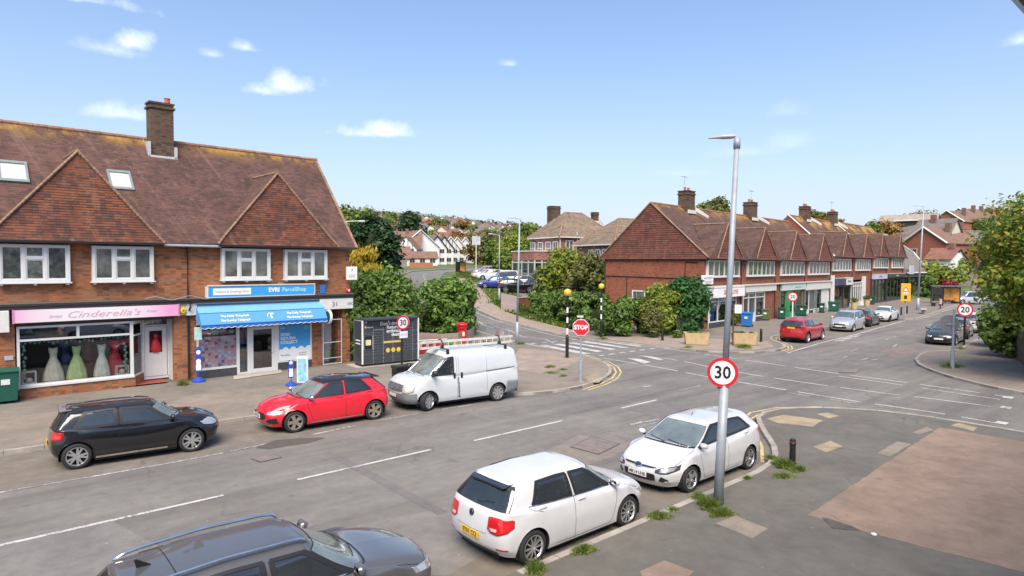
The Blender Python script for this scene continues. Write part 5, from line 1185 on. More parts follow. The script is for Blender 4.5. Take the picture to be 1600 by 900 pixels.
o = LB.E('round_sign','round white and dark green projecting sign at the end of the awning','sign',-1.5,-.25); m = MB(); m.cyl((-.05,-.3,2.6),(.05,-.3,2.6),.36,n=28); part(m,'rim',WTXT,o); m = MB(); m.cyl((-.056,-.3,2.6),(.056,-.3,2.6),.29,n=28); part(m,'disc',flat('sign_dark_green',(.02,.12,.08),.4),o); m = MB(); m.box(-.02,.02,-.05,.25,2.9,2.94); part(m,'bracket',BLACK,o)
o = LB.E('projecting_sign','small pale teal projecting sign left of the awning','sign',-7.58,-.1); m = MB(); m.box(-.15,.15,-.36,-.30,1.9,2.46); part(m,'sign_panel',flat('pale_teal',(.45,.68,.66),.4,var=.15,scale=8),o,bevel=.01); m = MB(); m.box(-.02,.02,-.3,.1,2.2,2.24); part(m,'bracket',BLACK,o)
def stand_sign(label,x,y,rz,hb=1.62,board=True):
    o = E('pavement_sign',label,'sign',(x,y,.105),rz); bl = flat('lottery_blue',(.02,.07,.42),.4)
    m = MB(); m.lathe([(.0,.0),(.34,.0),(.34,.05),(.12,.2),(.05,.22)],(0,0,0),20); part(m,'base',bl,o)
    m = MB(); m.cyl((0,0,.2),(0,0,.5),.03); part(m,'post',bl,o)
    pr = [(-.16,.45),(.16,.45),(.17,.9),(.13,1.15),(.16,1.32),(.13,1.5),(0,hb),(-.13,1.5),(-.16,1.32),(-.13,1.15),(-.17,.9)]
    m = MB(); m.extr([(a,-.02,b) for a,b in pr],(0,.04,0)); bd = part(m,'board',bl,o)
    m = MB(); m.extr([(a * .72,-.026,.52 + (b - .45) * .46) for a,b in pr],(0,.004,0)); m.cyl((0,-.026,1.35),(0,-.022,1.35),.1,n=18); part(m,'white_panel',WTXT,bd)
    return o
stand_sign('blue and white pavement sign by the downpipe left of the parcel shop',*G(128 / 3.6 + 270 + 5,600)[:2],-.2).scale = (.85,.85,.95)
stand_sign('small blue pavement sign with a round base behind the red car',*G(455,606)[:2],-.4,1.45).scale = (.7,.7,.72)
x,y = G(466,607); o = E('pavement_sign','white framed pavement poster board behind the red car','sign',(x + .15,y - .1,.1),-.9); m = MB(); m.box(-.26,.26,-.03,.03,.12,1.25); part(m,'frame',WHITE,o,bevel=.04); m = MB(); m.box(-.2,.2,-.036,-.031,.2,1.17); part(m,'poster',flat('poster_teal',(.25,.50,.62),.4,var=.4,scale=5),o)
# wires on the wall
o = LB.E('cable_run','grey cables looping along the wall above the pink sign','cable',-8.4,-.1); m = MB(); m.tube([(-1.2 + k * .12,-.27 - .0,3.76 + .08 * math.sin(k * .55)) for k in range(22)],.012,5); part(m,'cable',flat('cable_grey',(.4,.38,.33),.6),o)
# ================================================================== shopping parade across the junction
TA = math.atan2(5.35,50.0)
TF = Frame(45.0,28.85,TA)
ROOF2 = tile_mat('parade_roof_tiles',(.10,.05,.04),(.072,.04,.033),(.13,.066,.048),moss=.6,lichen=.9,zr=(9.0,10.6),rz=.09)
HUNG2 = tile_mat('parade_hung_tiles',(.13,.045,.033),(.095,.038,.03),(.18,.058,.034),rz=.11,moss=.5,hung=True)
SLATE = tile_mat('grey_slate',(.20,.185,.175),(.165,.15,.145),(.24,.22,.2),rz=.12,moss=.4)
WPL = flat('white_render',(.66,.65,.63),.8,var=.06,scale=1.5)
FASC = flat('white_fascia',(.64,.62,.58),.5,var=.06)
SHOPD = flat('shop_dark_interior',(.035,.035,.035),.8,var=.5,scale=3)
def win_simple(parent,x0,x1,z0,z1,y=0.0,lights=6,proj=.2,frame=None,name='window'):
    """casement window of many narrow lights: frame with mullions, and one pane behind each light"""
    fr = frame or WHITE; m = MB(); w = x1 - x0; bw = .1; yf = y - proj
    m.box(x0,x0 + bw,yf,y - .002,z0,z1); m.box(x1 - bw,x1,yf,y - .002,z0,z1); m.box(x0 + bw,x1 - bw,yf,y - .002,z1 - .08,z1); m.box(x0 + bw,x1 - bw,yf,y - .002,z0,z0 + .09); m.box(x0 - .08,x1 + .08,yf - .06,y - .002,z0 - .08,z0 - .001)
    xa,lw = x0 + bw,(w - 2 * bw) / lights
    for k in range(1,lights): t = .09 if k == lights // 2 and lights > 3 else .05; m.box(xa + lw * k - t,xa + lw * k + t,yf + .003,yf + .08,z0 + .09,z1 - .08)
    f = m.build(name,fr,parent)
    pmat = random.choice(PANES)
    for k in range(lights):
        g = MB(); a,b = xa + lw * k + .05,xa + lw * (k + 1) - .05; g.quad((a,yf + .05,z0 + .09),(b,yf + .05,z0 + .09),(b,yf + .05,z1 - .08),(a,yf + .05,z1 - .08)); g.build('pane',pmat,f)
    return f
def parade_block(label,s0,s1,bays,ze,zr,left_end=False,x_up=None):
    b = TF.E('parade_building',label,'building',s0,0,0); L = s1 - s0; dp = 9.6
    m = MB(); m.box(0,L,0,.3,3.5,ze); m.box(0,.3,.3,dp,-.3,ze); m.box(.3,L,dp - .3,dp,-.3,ze); m.box(L - .3,L,.3,dp - .3,0,ze)
    for q in x_up or (): m.box(q[0] - s0,q[1] - s0,-.002,.298,0,3.5)
    m.build('wall',BRK2,b)
    m = MB(); m.box(.3,L - .3,1.8,1.9,0,3.5); m.box(.3,L - .3,.3,1.8,3.4,3.5); m.build('interior_wall',INTD,b)
    k = MB(); hy = 4.85; nn = 10
    for (ya,yb) in ((-.45,hy),(dp + .45,hy)):
        V = []; F = []
        for i in range(nn + 1):
            x = -.12 + (L + .24) * i / nn
            for j in range(5): t = j / 4; V.append((x,ya + (yb - ya) * t,ze + .02 + (zr - ze) * t + .10 * (1 - min(1,3 * t)) - .03 * math.sin(i * 1.7) * math.sin(math.pi * t)))
        F = [(i * 5 + j,(i + 1) * 5 + j,(i + 1) * 5 + j + 1,i * 5 + j + 1) for i in range(nn) for j in range(4)]
        k.add(V,F if ya < yb else [f[::-1] for f in F])
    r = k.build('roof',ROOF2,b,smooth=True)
    m = MB(); m.cyl((-.12,hy,zr + .02),(L + .12,hy,zr + .02),.11,n=8); m.build('ridge_tile',RIDGE,r)
    m = MB(); m.box(-.1,L + .1,-.44,-.002,ze - .08,ze + .0); m.box(-.1,L + .1,-.5,-.44,ze - .08,ze + .1); m.build('soffit',DARKB,b)
    gmat = HUNG2 if left_end else BRK2
    if left_end:
        m = MB(); n = 26
        for i in range(n):
            t0,t1 = i / n,(i + 1) / n; x0 = -.10 - .03 - .1 * max(0,1 - t0 * 5); x1 = -.10 - .1 * max(0,1 - t1 * 5)
            m.quad((x0,dp + .40 - (dp + .4 - hy) * t0,ze + .02 + (zr - ze) * t0),(x0,-.4 + (hy + .4) * t0,ze + .02 + (zr - ze) * t0),(x1,-.4 + (hy + .4) * t1,ze + .02 + (zr - ze) * t1),(x1,dp + .4 - (dp + .4 - hy) * t1,ze + .02 + (zr - ze) * t1))
        m.build('hung_tile_gable',HUNG2,b)
        m = MB(); m.cyl((-.16,-.5,ze + .08),(-.16,hy,zr + .05),.07,n=6); m.cyl((-.16,dp + .5,ze + .08),(-.16,hy,zr + .05),.07,n=6); m.build('verge',VERGE,r)
        m = MB(); m.box(-.22,-.0,-.3,dp + .3,ze - .02,ze + .05); m.build('eaves_board',DARKB,b)
        win_simple(b,0,0,0,0) if False else None
        m = MB(); m.tube([(-.06,1.6,4.15),(-.06,1.6,ze - .2),(-.06,.5,ze - .25)],.05,6); m.tube([(-.05,7.2,4.15),(-.05,7.2,.1)],.04,6); m.tube([(-.05,.1,4.15),(-.05,dp - .2,4.28)],.035,6); m.tube([(-.06,dp - .1,ze),(-.06,dp - .1,0)],.05,6); m.build('downpipe',DARKB,b)
        f = MB(); f.box(-.06,-.001,5.35,5.45,1.6,3.05); f.box(-.06,-.001,6.55,6.65,1.6,3.05); f.box(-.06,-.001,5.45,6.55,2.95,3.05); f.box(-.06,-.001,5.45,6.55,1.6,1.7); w_ = f.build('window',WHITE,b)
        g = MB(); g.quad((-.03,6.55,1.7),(-.03,5.45,1.7),(-.03,5.45,2.95),(-.03,6.55,2.95)); g.build('pane',PANE,w_)
    else:
        m = MB()
        for x in (-.11,L + .11): m.add([(x,-.4,ze + .1),(x,dp + .4,ze + .1),(x,hy,zr - .02)],[(0,1,2)])
        m.build('gable_wall',BRK2,b)
        m = MB(); m.cyl((-.14,-.5,ze + .1),(-.14,hy,zr + .06),.09,n=5); m.build('verge',FASC,r)
    # gabled bays with hung tiles
    for (sa,hw,za) in bays:
        xa = sa - s0; zb = ze + .03; yb,ya = -.52,-.30; m = MB(); n = 14
        for i in range(n):
            t0,t1 = i / n,(i + 1) / n; kk = lambda t: .12 * max(0,1 - t * 4) ** 2
            m.quad((xa - hw * (1 - t0),yb + (ya - yb) * t0 - .03 - kk(t0),zb + (za - zb) * t0),(xa + hw * (1 - t0),yb + (ya - yb) * t0 - .03 - kk(t0),zb + (za - zb) * t0),(xa + hw * (1 - t1),yb + (ya - yb) * t1 - kk(t1),zb + (za - zb) * t1),(xa - hw * (1 - t1),yb + (ya - yb) * t1 - kk(t1),zb + (za - zb) * t1))
        m.build('hung_tile_gable',HUNG2,b)
        # bay roof runs back from the gable to the main slope
        sl = (zr - ze) / (hy + .45); yr = -.45 + (za - ze) / sl; wide = hw + 1.3
        m = MB(); m.quad((xa - wide,-.55,zb - .02),(xa,ya,za + .03),(xa,yr,za + .03)); m.quad((xa,ya,za + .03),(xa + wide,-.55,zb - .02),(xa,yr,za + .03))
        m.quad((xa - wide,-.55,zb - .02),(xa - hw,-.56,zb - .02),(xa,ya,za + .03)); m.quad((xa + hw,-.56,zb - .02),(xa + wide,-.55,zb - .02),(xa,ya,za + .03))
        dr = m.build('dormer_roof',ROOF2,b)
        m = MB(); m.cyl((xa,ya - .02,za + .05),(xa,yr,za + .05),.08,n=6)
        for sg in (-1,1): m.cyl((xa + sg * hw,yb - .12,zb + .03),(xa,ya - .04,za + .04),.06,n=5)
        m.build('verge_tile',VERGE,dr)
        m = MB()
        m.tube([(xa + hw + .85,-.06,ze - .05),(xa + hw + .85,-.06,.1)],.05,6); m.build('downpipe',DARKB,b)
    return b
def chimney(par,x,y,z0,z1,w=1.3,d=1.0,pots=2):
    m = MB(); m.box(x - w / 2,x + w / 2,y - d / 2,y + d / 2,z0,z1); m.box(x - w / 2 - .07,x + w / 2 + .07,y - d / 2 - .07,y + d / 2 + .07,z1 - .3,z1 - .18); m.box(x - w / 2 - .05,x + w / 2 + .05,y - d / 2 - .05,y + d / 2 + .05,z1,z1 + .08); c = m.build('chimney',BRKD,par)
    for k in range(pots): m = MB(); m.lathe([(.12,0),(.11,.25),(.14,.3)],(x - w / 2 + (k + .5) * w / pots,y,z1 + .08),10); m.build('chimney_pot',flat('terracotta',(.45,.12,.07),.8),c)
    m = MB(); m.quad((x + w / 2 + .02,y - d * .6,z0 + .35),(x + w / 2 + .1,y - d * 1.8,z0 - .35),(x + w / 2 + .1,y - d * 1.8,z0 - .1),(x + w / 2 + .02,y - d * .5,z0 + .8)); m.box(x - w / 2 - .05,x + w / 2 + .12,y - d / 2 - .12,y - d / 2 - .002,z0 + .1,z0 + .42); m.build('flashing',FASC,c)
bA = parade_block('nearest block of the parade with tile hung end gable and four gabled bays',0,31.2,[(3.6,2.5,8.72),(11.35,2.5,8.7),(19.45,2.5,8.7),(27.8,2.5,8.72)],5.75,10.5,True,[(0,.85),(6.3,7.4),(12.4,16.0),(22.3,22.95)])
bB = parade_block('middle block of the parade with two gabled bays and a white gable edge',31.3,48.2,[(36.2,2.6,9.35),(44.8,2.6,9.35)],6.25,11.3,False,[(44.7,48.2)])
bC = parade_block('far block of the parade with higher eaves and dark grey shop fronts',48.3,67.0,[(52.7,2.5,9.75),(62.6,2.5,9.85)],6.5,11.4,False,[(47.9,48.5)])
def aerial(par,x,y,z):
    m = MB(); m.cyl((x,y,z - .4),(x,y,z + 1.3),.02,n=5); m.cyl((x - .5,y,z + 1.2),(x + .5,y,z + 1.25),.012,n=4)
    for k in range(5): m.cyl((x - .45 + k * .22,y - .22,z + 1.21),(x - .45 + k * .22,y + .22,z + 1.21),.008,n=4)
    m.build('aerial',GALV,par)
aerial(bA,5.2,4.6,12); aerial(bA,20.0,4.7,12); aerial(bB,15.2,4.6,12.7)
chimney(bA,5.6,4.6,9.8,11.9); chimney(bA,19.6,4.6,9.9,11.9); chimney(bB,4.8,4.6,10.6,12.6); chimney(bB,15.6,4.6,10.6,12.6,pots=3)
for s0,s1 in ((.35,6.3),(8.1,14.2),(16.0,22.3),(23.8,30.4)): win_simple(bA,s0,s1,4.32,5.66,lights=6)
for s0,s1 in ((31.9,38.8),(41.0,47.4)): win_simple(bB,s0 - 31.3,s1 - 31.3,4.7,6.1,lights=6)
for s0,s1 in ((49.3,56.6),(59.0,65.6)): win_simple(bC,s0 - 48.3,s1 - 48.3,5.0,6.38,lights=6)
def shopfront(par,o,s0,s1,zt,frame,mull=(),transom=None,glass=GLASSD,riser=None,zr_=.55,recess=.05):
    x0,x1 = s0 - o,s1 - o; m = MB(); y = recess; t = .09
    m.box(x0,x0 + t,y - .1,y + .02,zr_,zt); m.box(x1 - t,x1,y - .1,y + .02,zr_,zt); m.box(x0 + t,x1 - t,y - .1,y + .02,zt - t,zt); m.box(x0 + t,x1 - t,y - .1,y + .02,zr_,zr_ + t)
    for q in mull: m.box(q - o - t / 2,q - o + t / 2,y - .098,y + .018,zr_ + t,zt - t)
    if transom: m.box(x0 + t,x1 - t,y - .096,y + .016,transom,transom + .08)
    f = m.build('shopfront',frame,par)
    eds = [x0 + t] + [q - o for q in mull] + [x1 - t]
    for a,b in zip(eds[:-1],eds[1:]): g = MB(); g.quad((a,y - .02,zr_ + t),(b,y - .02,zr_ + t),(b,y - .02,zt - t),(a,y - .02,zt - t)); g.build('pane',glass,f)
    if zr_ > .2: m = MB(); m.box(x0,x1,y - .08,y + .1,0,zr_ - .002); m.build('stall_riser',riser or GREYR,par)
    return f
def fascia(label,s0,s1,z0,z1,mat,text=None,tmat=None,size=.4,proj=.22,bold=.0,tx=0):
    o = TF.E('shop_sign',label,'sign',(s0 + s1) / 2,-.02); h = (s1 - s0) / 2; m = MB(); m.box(-h,h,-proj,0,z0,z1); f = m.build('sign_face',mat,o)
    m = MB(); m.box(-h - .03,h + .03,-proj - .03,.0,z1,z1 + .05); m.build('top_trim',FASC,o)
    if text: text_mesh('lettering',text,size,tmat or BTXT,o,.006,loc=(tx,-proj - .007,(z0 + z1) / 2),bold=bold)
    return o
m = MB(); m.box(-.05,31.2,-.35,-.003,3.46,3.56); m.build('canopy_board',FASC,bA)
fascia('blank white fascia at the corner end of the parade',-.05,1.15,2.95,3.42,FASC)
sp = fascia('white shop sign reading SPICY LOVE in red letters',1.2,6.7,2.62,3.40,WTXT,'SPICY LOVE',flat('orange_red_lettering',(.70,.10,.02),.4),.52,.5,.012)
m = MB(); m.cyl((.0,-.515,3.0),(.0,-.50,3.0),.17,n=16); m.build('emblem',BTXT,sp); m = MB(); m.box(2.76,2.9,-.5,-.02,2.6,3.42); m.build('end_cap',flat('maroon_cap',(.3,.05,.08),.5),sp)
fascia('long blank cream fascia over the second shop front',7.5,14.6,2.86,3.42,flat('cream_fascia',(.66,.63,.56),.5))
fascia('pale green fascia over the green shop',16.1,22.7,2.78,3.36,flat('pale_green_fascia',(.52,.60,.55),.5),'community store',flat('teal_lettering',(.1,.45,.42),.5),.3,.22,0,1.2)
fascia('white fascia over the shop with blinds',23.0,30.9,2.68,3.36,FASC)
shopfront(bA,0,1.0,6.1,2.60,WHITE,(2.55,),2.22); m = MB(); m.box(.9,1.0,0,.3,.0,2.6); m.build('side_post',FASC,bA)
shopfront(bA,0,7.5,12.3,2.80,WHITE,(8.7,10.2),2.3); d_ = MB(); d_.box(8.75,10.15,-.08,-.051,.12,1.0); d_.build('door',WHITE,bA)
m = MB(); m.box(10.3,12.2,.4,.42,.6,2.7); m.build('blind',OFFW,bA)
GRN = flat('shop_green',(.03,.30,.10),.45); 
shopfront(bA,0,16.1,22.3,2.75,flat('shop_olive',(.16,.20,.08),.5),(17.6,18.6,20.3),None,GLASSD,flat('shop_teal',(.08,.4,.33),.5),.5)
m = MB(); m.box(17.6,18.7,-.09,.0,.5,2.7); m.box(17.6,18.7,-.10,-.09,.2,.5)
for k in range(5): m.box(17.75,18.55,-.13,-.101,.7 + k * .4,.95 + k * .4)
m.build('door',GRN,bA); m = MB(); m.box(18.9,21.9,.45,.47,.7,2.6); m.build('window_print',flat('pale_window_print',(.42,.55,.50),.5,var=.35,scale=2),bA)
shopfront(bA,0,22.95,30.9,2.66,OFFW,(24.4,25.6,28.1),None,GLASS,OFFW,.45)
m = MB(); m.box(25.7,28.0,.3,.32,.5,2.6); m.box(23.1,24.3,.3,.32,.5,2.6); m.box(28.2,30.8,.0,.06,.46,2.62); m.build('blind',OFFW,bA); m = MB()
for a,b in ((24.42,24.5),(25.5,25.58),(28.0,28.1)): m.box(a,b,-.08,-.03,.1,2.6)
m.box(24.5,25.5,-.06,-.03,.15,.4); m.build('door',DARKB,bA)
m = MB(); m.box(.0,.55,-.35,.1,0,4.15); m.box(12.9,13.4,-.35,.1,0,3.9); m.build('white_pier',WPL,bB)
fascia('dark picture fascia of the shop beside the white pier',32.6,36.6,2.92,3.75,flat('dark_picture_fascia',(.05,.05,.11),.4,var=.8,scale=3)); fascia('white fascia panel with faint writing beside the dark picture fascia',36.7,39.4,2.92,3.8,FASC,'Barbers',BTXT,.4)
shopfront(bB,31.3,32.7,38.9,2.85,GREYR,(34.3,36.4),None,GLASSD,GREYR,.1)
m = MB()
for k in range(6): m.box(3.0 + k * .55,3.35 + k * .55,.25,.3,1.0 + (k % 3) * .3,1.5 + (k % 3) * .35)
m.build('display',flat('mixed_display',(.45,.35,.2),.5,var=.8,scale=5),bB)
shopfront(bB,31.3,39.6,44.4,3.2,WHITE,(40.6,41.5,42.4,43.4),2.6,GLASSD,WHITE,.6)
fascia('lilac and white fascia over the grey framed shop',48.8,56.0,3.45,4.1,flat('lilac_fascia',(.52,.50,.62),.5),'Hair & Beauty',BTXT,.3)
GRF = flat('anthracite_frame',(.045,.05,.055),.5)
shopfront(bC,48.3,48.9,56.3,3.4,GRF,(50.5,52.2,54.2),None,GLASSD,GRF,.3); m = MB(); m.box(1.0,2.0,.2,.23,.5,3.2); m.box(4.2,5.8,.2,.23,.5,3.2); m.build('blind',OFFW,bC)
fascia('long dark fascia at the far end of the parade',56.8,67.0,3.6,4.1,GRF,'estate agents',flat('pale_lettering',(.5,.5,.55),.5),.3)
shopfront(bC,48.3,56.9,67.0,3.5,GRF,(59,61,63,65),None,GLASSD,GRF,.4)
# grey roofed end building
be = TF.E('slate_roofed_building','far end building with a large grey slate roof and dark shop windows','building',67.1,0,0)
m = MB(); m.box(0,18,.1,9,0,4.0); m.build('wall',flat('grey_cladding',(.075,.075,.08),.7,var=.2),be)
m = MB(); m.quad((-6.0,-.60,6.9),(-3.0,-.62,4.35),(1.2,-.62,4.2),(-2.0,-.58,7.0)); 
m = MB(); V = [(-.05,-.5,4.15),(17,-.5,4.05),(19.0,2.6,7.7),(9,4.6,10.5),(-.05,4.6,10.4)]; m.quad(*V); m.quad((17,-.5,4.05),(18.6,9.3,4.0),(19.0,2.6,7.7)); m.quad((19.0,2.6,7.7),(18.6,9.3,4.0),(9,4.6,10.5)); m.quad((18.6,9.3,4.0),(-.05,9.3,4.0),(-.05,4.6,10.4),(9,4.6,10.5)); m.quad((-.05,-.5,4.15),(-.05,4.6,10.4),(-.05,9.3,4.0)); r_ = m.build('roof',SLATE,be)
m = MB(); 
for p,q in (((-.05,4.6,10.45),(9,4.6,10.55)),((9,4.6,10.55),(19.05,2.6,7.75)),((19.05,2.6,7.75),(17.05,-.5,4.1)),((17.05,-.55,4.1),(-.05,-.55,4.2))): m.cyl(p,q,.13,n=5)
m.build('verge',FASC,r_)
shopfront(be,67.1,67.2,80,3.5,GRF,(70,73,76),None,GLASSD,GRF,.4); shopfront(be,67.1,80.2,85,3.3,GRF,(82.5,),None,GLASSD,GRF,.4)
m = MB(); m.box(0,18,-.25,.09,3.5,3.98); m.build('fascia_board',flat('grey_fascia',(.16,.16,.17),.6),be)
o = TF.E('projecting_sign','pale notice board sign on the wall of the far grey building','sign',68.4,-.7); m = MB(); m.box(-1.3,1.3,-.12,0,4.0,5.3); s_ = m.build('sign_panel',OFFW,o); m = MB(); m.box(-1.15,1.15,-.13,-.121,4.15,5.15); m.build('face',flat('pale_lilac',(.50,.47,.55),.5,var=.2,scale=4),s_); m = MB(); m.box(-1.2,-1.1,-.08,.5,4.6,4.7); m.box(1.1,1.2,-.08,.5,4.6,4.7); m.build('bracket',DARKB,o)
o = TF.E('satellite_dish','white box sign fixed near the corner of the parade above the fascia','sign',.45,-.05); o.name = 'wall_sign'; m = MB(); m.box(-1.0,.75,-.2,0,3.72,4.45); f = m.build('sign_panel',WTXT,o,bevel=.03)
for k in range(2): text_mesh('lettering',('CHINESE','TAKEAWAY')[k],.26,flat('grey_lettering',(.35,.35,.42),.5),f,.003,loc=(-.12,-.207,4.24 - k * .32))
# ================================================================== pub with hipped roofs beyond the car park
ROOFP = tile_mat('pub_roof_tiles',(.20,.15,.105),(.15,.11,.08),(.26,.19,.13),rz=.14,tw=.3,moss=.5)
BRK3 = brick_mat('pink_brick',(.42,.17,.11),(.34,.13,.09),(.30,.20,.16),bw=.3,bh=.1)
def hipped(name,label,cat,F_,w,d,z0,ze,zr,inx,iny,wall,roof,over=.45):
    """block with front along local x (0..w) and side along local y (0..d)"""
    b = F_.E(name,label,cat,0,0,0); m = MB(); m.box(0,w,0,d,z0,ze); m.build('wall',wall,b); o = over
    R0,R1 = (inx,d / 2,zr),(w - inx,d / 2,zr); A = [(-o,-o,ze),(w + o,-o,ze),(w + o,d + o,ze),(-o,d + o,ze)]
    m = MB(); m.quad(A[0],A[1],R1,R0); m.quad(A[1],A[2],R1); m.quad(A[2],A[3],R0,R1); m.quad(A[3],A[0],R0); m.quad(*A[::-1]); r = m.build('roof',roof,b)
    m = MB()
    for a,c in ((A[0],R0),(A[1],R1),(A[2],R1),(A[3],R0),(R0,R1)): m.cyl(a,c,.12,n=5)
    m.build('ridge_tile',VERGE,r); m = MB(); m.box(-o,w + o,-o,-o + .12,ze - .16,ze - .01); m.box(-o,-o + .12,-o,d + o,ze - .16,ze - .01); m.build('gutter',OFFW,b)
    return b,r
PF = Frame(59.5,59.6,math.atan2(-.2,.98))
pub,pr_ = hipped('public_house','brick public house with hipped brown roof and tall chimney beyond the car park','building',PF,9.2,7.5,2.0,8.9,12.4,3.2,3.5,BRK3,ROOFP)
def sash_y(par,y0,y1,z0,z1):     # window on the left (x = 0) face
    m = MB(); t = .13; m.box(-.08,-.001,y0,y0 + t,z0,z1); m.box(-.08,-.001,y1 - t,y1,z0,z1); m.box(-.08,-.001,y0 + t,y1 - t,z1 - t,z1); m.box(-.08,-.001,y0 + t,y1 - t,z0,z0 + t); m.box(-.07,-.02,(y0 + y1) / 2 - .03,(y0 + y1) / 2 + .03,z0 + t,z1 - t); m.box(-.072,-.022,y0 + t,y1 - t,(z0 + z1) / 2 - .04,(z0 + z1) / 2 + .04); f = m.build('window',WHITE,par)
    g = MB(); g.quad((-.03,y1 - t,z0 + t),(-.03,y0 + t,z0 + t),(-.03,y0 + t,z1 - t),(-.03,y1 - t,z1 - t)); g.build('pane',PANE,f)
for y0 in (.5,2.3,4.3,6.3): sash_y(pub,y0,y0 + 1.25,6.5,8.3)
for x0 in (.8,): win_simple(pub,x0,x0 + 1.25,6.6,8.4,lights=2,proj=.06)
win_simple(pub,1.0,3.4,3.6,5.4,lights=4,proj=.06)
chimney(pub,3.2,6.6,9.5,13.4,1.5,1.2,0); chimney(pub,8.4,3.9,11.0,12.6,.8,.8,0)
m = MB(); m.tube([(-.1,-.1,8.7),(-.1,-.1,3)],.07,6); m.tube([(2.6,-.1,9.5),(2.6,-.1,3)],.07,6); m.build('downpipe',OFFW,pub)
m = MB(); m.box(-.05,1.6,-.06,-.001,5.5,6.3); m.build('sign_panel',WPL,pub)
# glazed porch on the left of the pub
po = PF.E('glazed_porch','grey framed glazed porch with brick parapet at the front of the pub','porch',-3.6,.6,3.0)
m = MB(); m.box(0,3.5,0,6,2.75,3.9); m.build('parapet',BRK3,po); m = MB(); m.box(-.1,3.55,-.1,6.1,3.9,4.02); m.build('coping',OFFW,po)
m = MB()
for x in (0,1.1,2.3,3.35): m.box(x,x + .16,-.02,.14,0,2.749)
for y in (1.5,3.2,5.8): m.box(-.02,.14,y,y + .16,0,2.749)
m.box(.16,3.35,-.01,.13,2.4,2.56); m.box(-.01,.13,.14,5.8,2.4,2.56); m.build('frame',flat('pale_grey_frame',(.5,.52,.53),.5),po)
m = MB(); m.quad((0.08,.06,0),(3.4,.06,0),(3.4,.06,2.4),(.08,.06,2.4)); m.quad((.06,6,0),(.06,.08,0),(.06,.08,2.4),(.06,6,2.4)); m.build('pane',CARGL,po); m = MB(); m.quad((0,0,2.76),(3.5,0,2.76),(3.5,6,2.76),(0,6,2.76)); m.build('ceiling',OFFW,po)
PF2 = Frame(54.1,45.8,math.atan2(-.2,.98))
pb2,_ = hipped('annexe_building','lower pink brick annexe with hipped brown roof right of the pub','building',PF2,11,7.2,.4,7.55,10.6,3.4,3.4,BRK3,ROOFP)
for y0 in (1.2,2.5,3.8): sash_y(pb2,y0,y0 + 1.0,5.4,7.0)
m = MB()
for k in range(18): m.box(-.42,-.3,.1 + k * .4,.25 + k * .4,7.3,7.5)
m.build('eaves_bracket',DARKB,pb2)
# flat roofed garage
x,y,z = D(915,446,65); gF = Frame(x,y,-.10); gz = ht(x,y)
ga = gF.E('garage','low brick garage with a flat mossy felt roof behind the hedge','garage',0,0,gz); m = MB(); m.box(-2.2,1.9,0,5,-.5,z - gz - .15); m.build('wall',BRK2,ga); m = MB(); m.box(-2.4,2.1,-.2,5.2,z - gz - .15,z - gz); m.build('roof',flat('mossy_felt',(.24,.22,.15),.9,var=.45,scale=1.2),ga)
# ================================================================== vegetation
def unit(n):
    v = np.random.normal(size=(n,3)); return v / np.linalg.norm(v,axis=1,keepdims=True)
def leaves(C,n,size,droop=.0,flatten=.5,elong=1.5,spread=.26):
    """n leaves spread over the shells of clumps C (x, y, z, r); each leaf one kite-shaped face"""
    C = np.asarray(C,float); w = C[:,3] ** 2; k = np.random.choice(len(C),n,p=w / w.sum()); u = unit(n)
    rad = C[k,3] * np.clip(1 + np.random.normal(-.1,spread,n),.2,1.6)
    P = C[k,:3] + u * rad[:,None] * np.array([1,1,.85])
    nrm = u + np.array([0,0,flatten]) + np.random.normal(0,.45,(n,3)); nrm /= np.linalg.norm(nrm,axis=1,keepdims=True)
    a = np.cross(nrm,unit(n)); a /= np.maximum(np.linalg.norm(a,axis=1,keepdims=True),1e-6); a[:,2] -= droop; a /= np.linalg.norm(a,axis=1,keepdims=True); b = np.cross(nrm,a)
    s = (size * np.random.uniform(.45,1.45,n))[:,None]
    V = np.stack([P - a * s * elong * .5,P + b * s * .42 - a * s * .1,P + a * s * elong * .5,P - b * s * .42 - a * s * .1],1)
    return V.reshape(-1,3),np.arange(n * 4).reshape(n,4)
LG = leaf_mat('laurel_leaf',(.06,.12,.025),(.12,.22,.04),(.24,.33,.08),.3)
LD = leaf_mat('dark_conifer_leaf',(.012,.035,.014),(.025,.06,.018),(.045,.09,.025),.12)
LY = leaf_mat('yellow_green_leaf',(.11,.17,.025),(.20,.25,.035),(.32,.33,.05),.3)
LGOLD = leaf_mat('golden_conifer_leaf',(.20,.16,.015),(.40,.28,.02),(.55,.40,.05),.2,2.5)
LH = leaf_mat('hedge_leaf',(.05,.10,.02),(.10,.18,.035),(.18,.25,.06),.25)
LB_ = leaf_mat('broadleaf_green',(.07,.12,.02),(.13,.20,.035),(.23,.27,.06),.3)
LA = leaf_mat('autumn_oak_leaf',(.07,.14,.02),(.15,.23,.035),(.40,.30,.045),.35,.35)
LBR = leaf_mat('autumn_brown_leaf',(.15,.08,.02),(.24,.13,.03),(.30,.20,.05),.2)
LRED = leaf_mat('red_shrub_leaf',(.12,.015,.02),(.22,.03,.035),(.30,.07,.05),.2)
LOL = leaf_mat('olive_leaf',(.08,.095,.03),(.14,.15,.04),(.20,.20,.07),.25)
LFAR = leaf_mat('far_wood_leaf',(.12,.13,.07),(.16,.17,.09),(.22,.20,.11),.1,.03)  # leaf tones lightened to carry the haze of distance
GR = leaf_mat('grass_blade',(.08,.15,.025),(.15,.23,.04),(.32,.32,.10),.2)
BARK = flat('bark',(.10,.075,.05),.95,var=.4,scale=8,bump=.5)
CORE = flat('dark_core_fill',(.02,.03,.012),1.0,var=.3,scale=3)  # for dark solid cores added inside foliage to block see-through
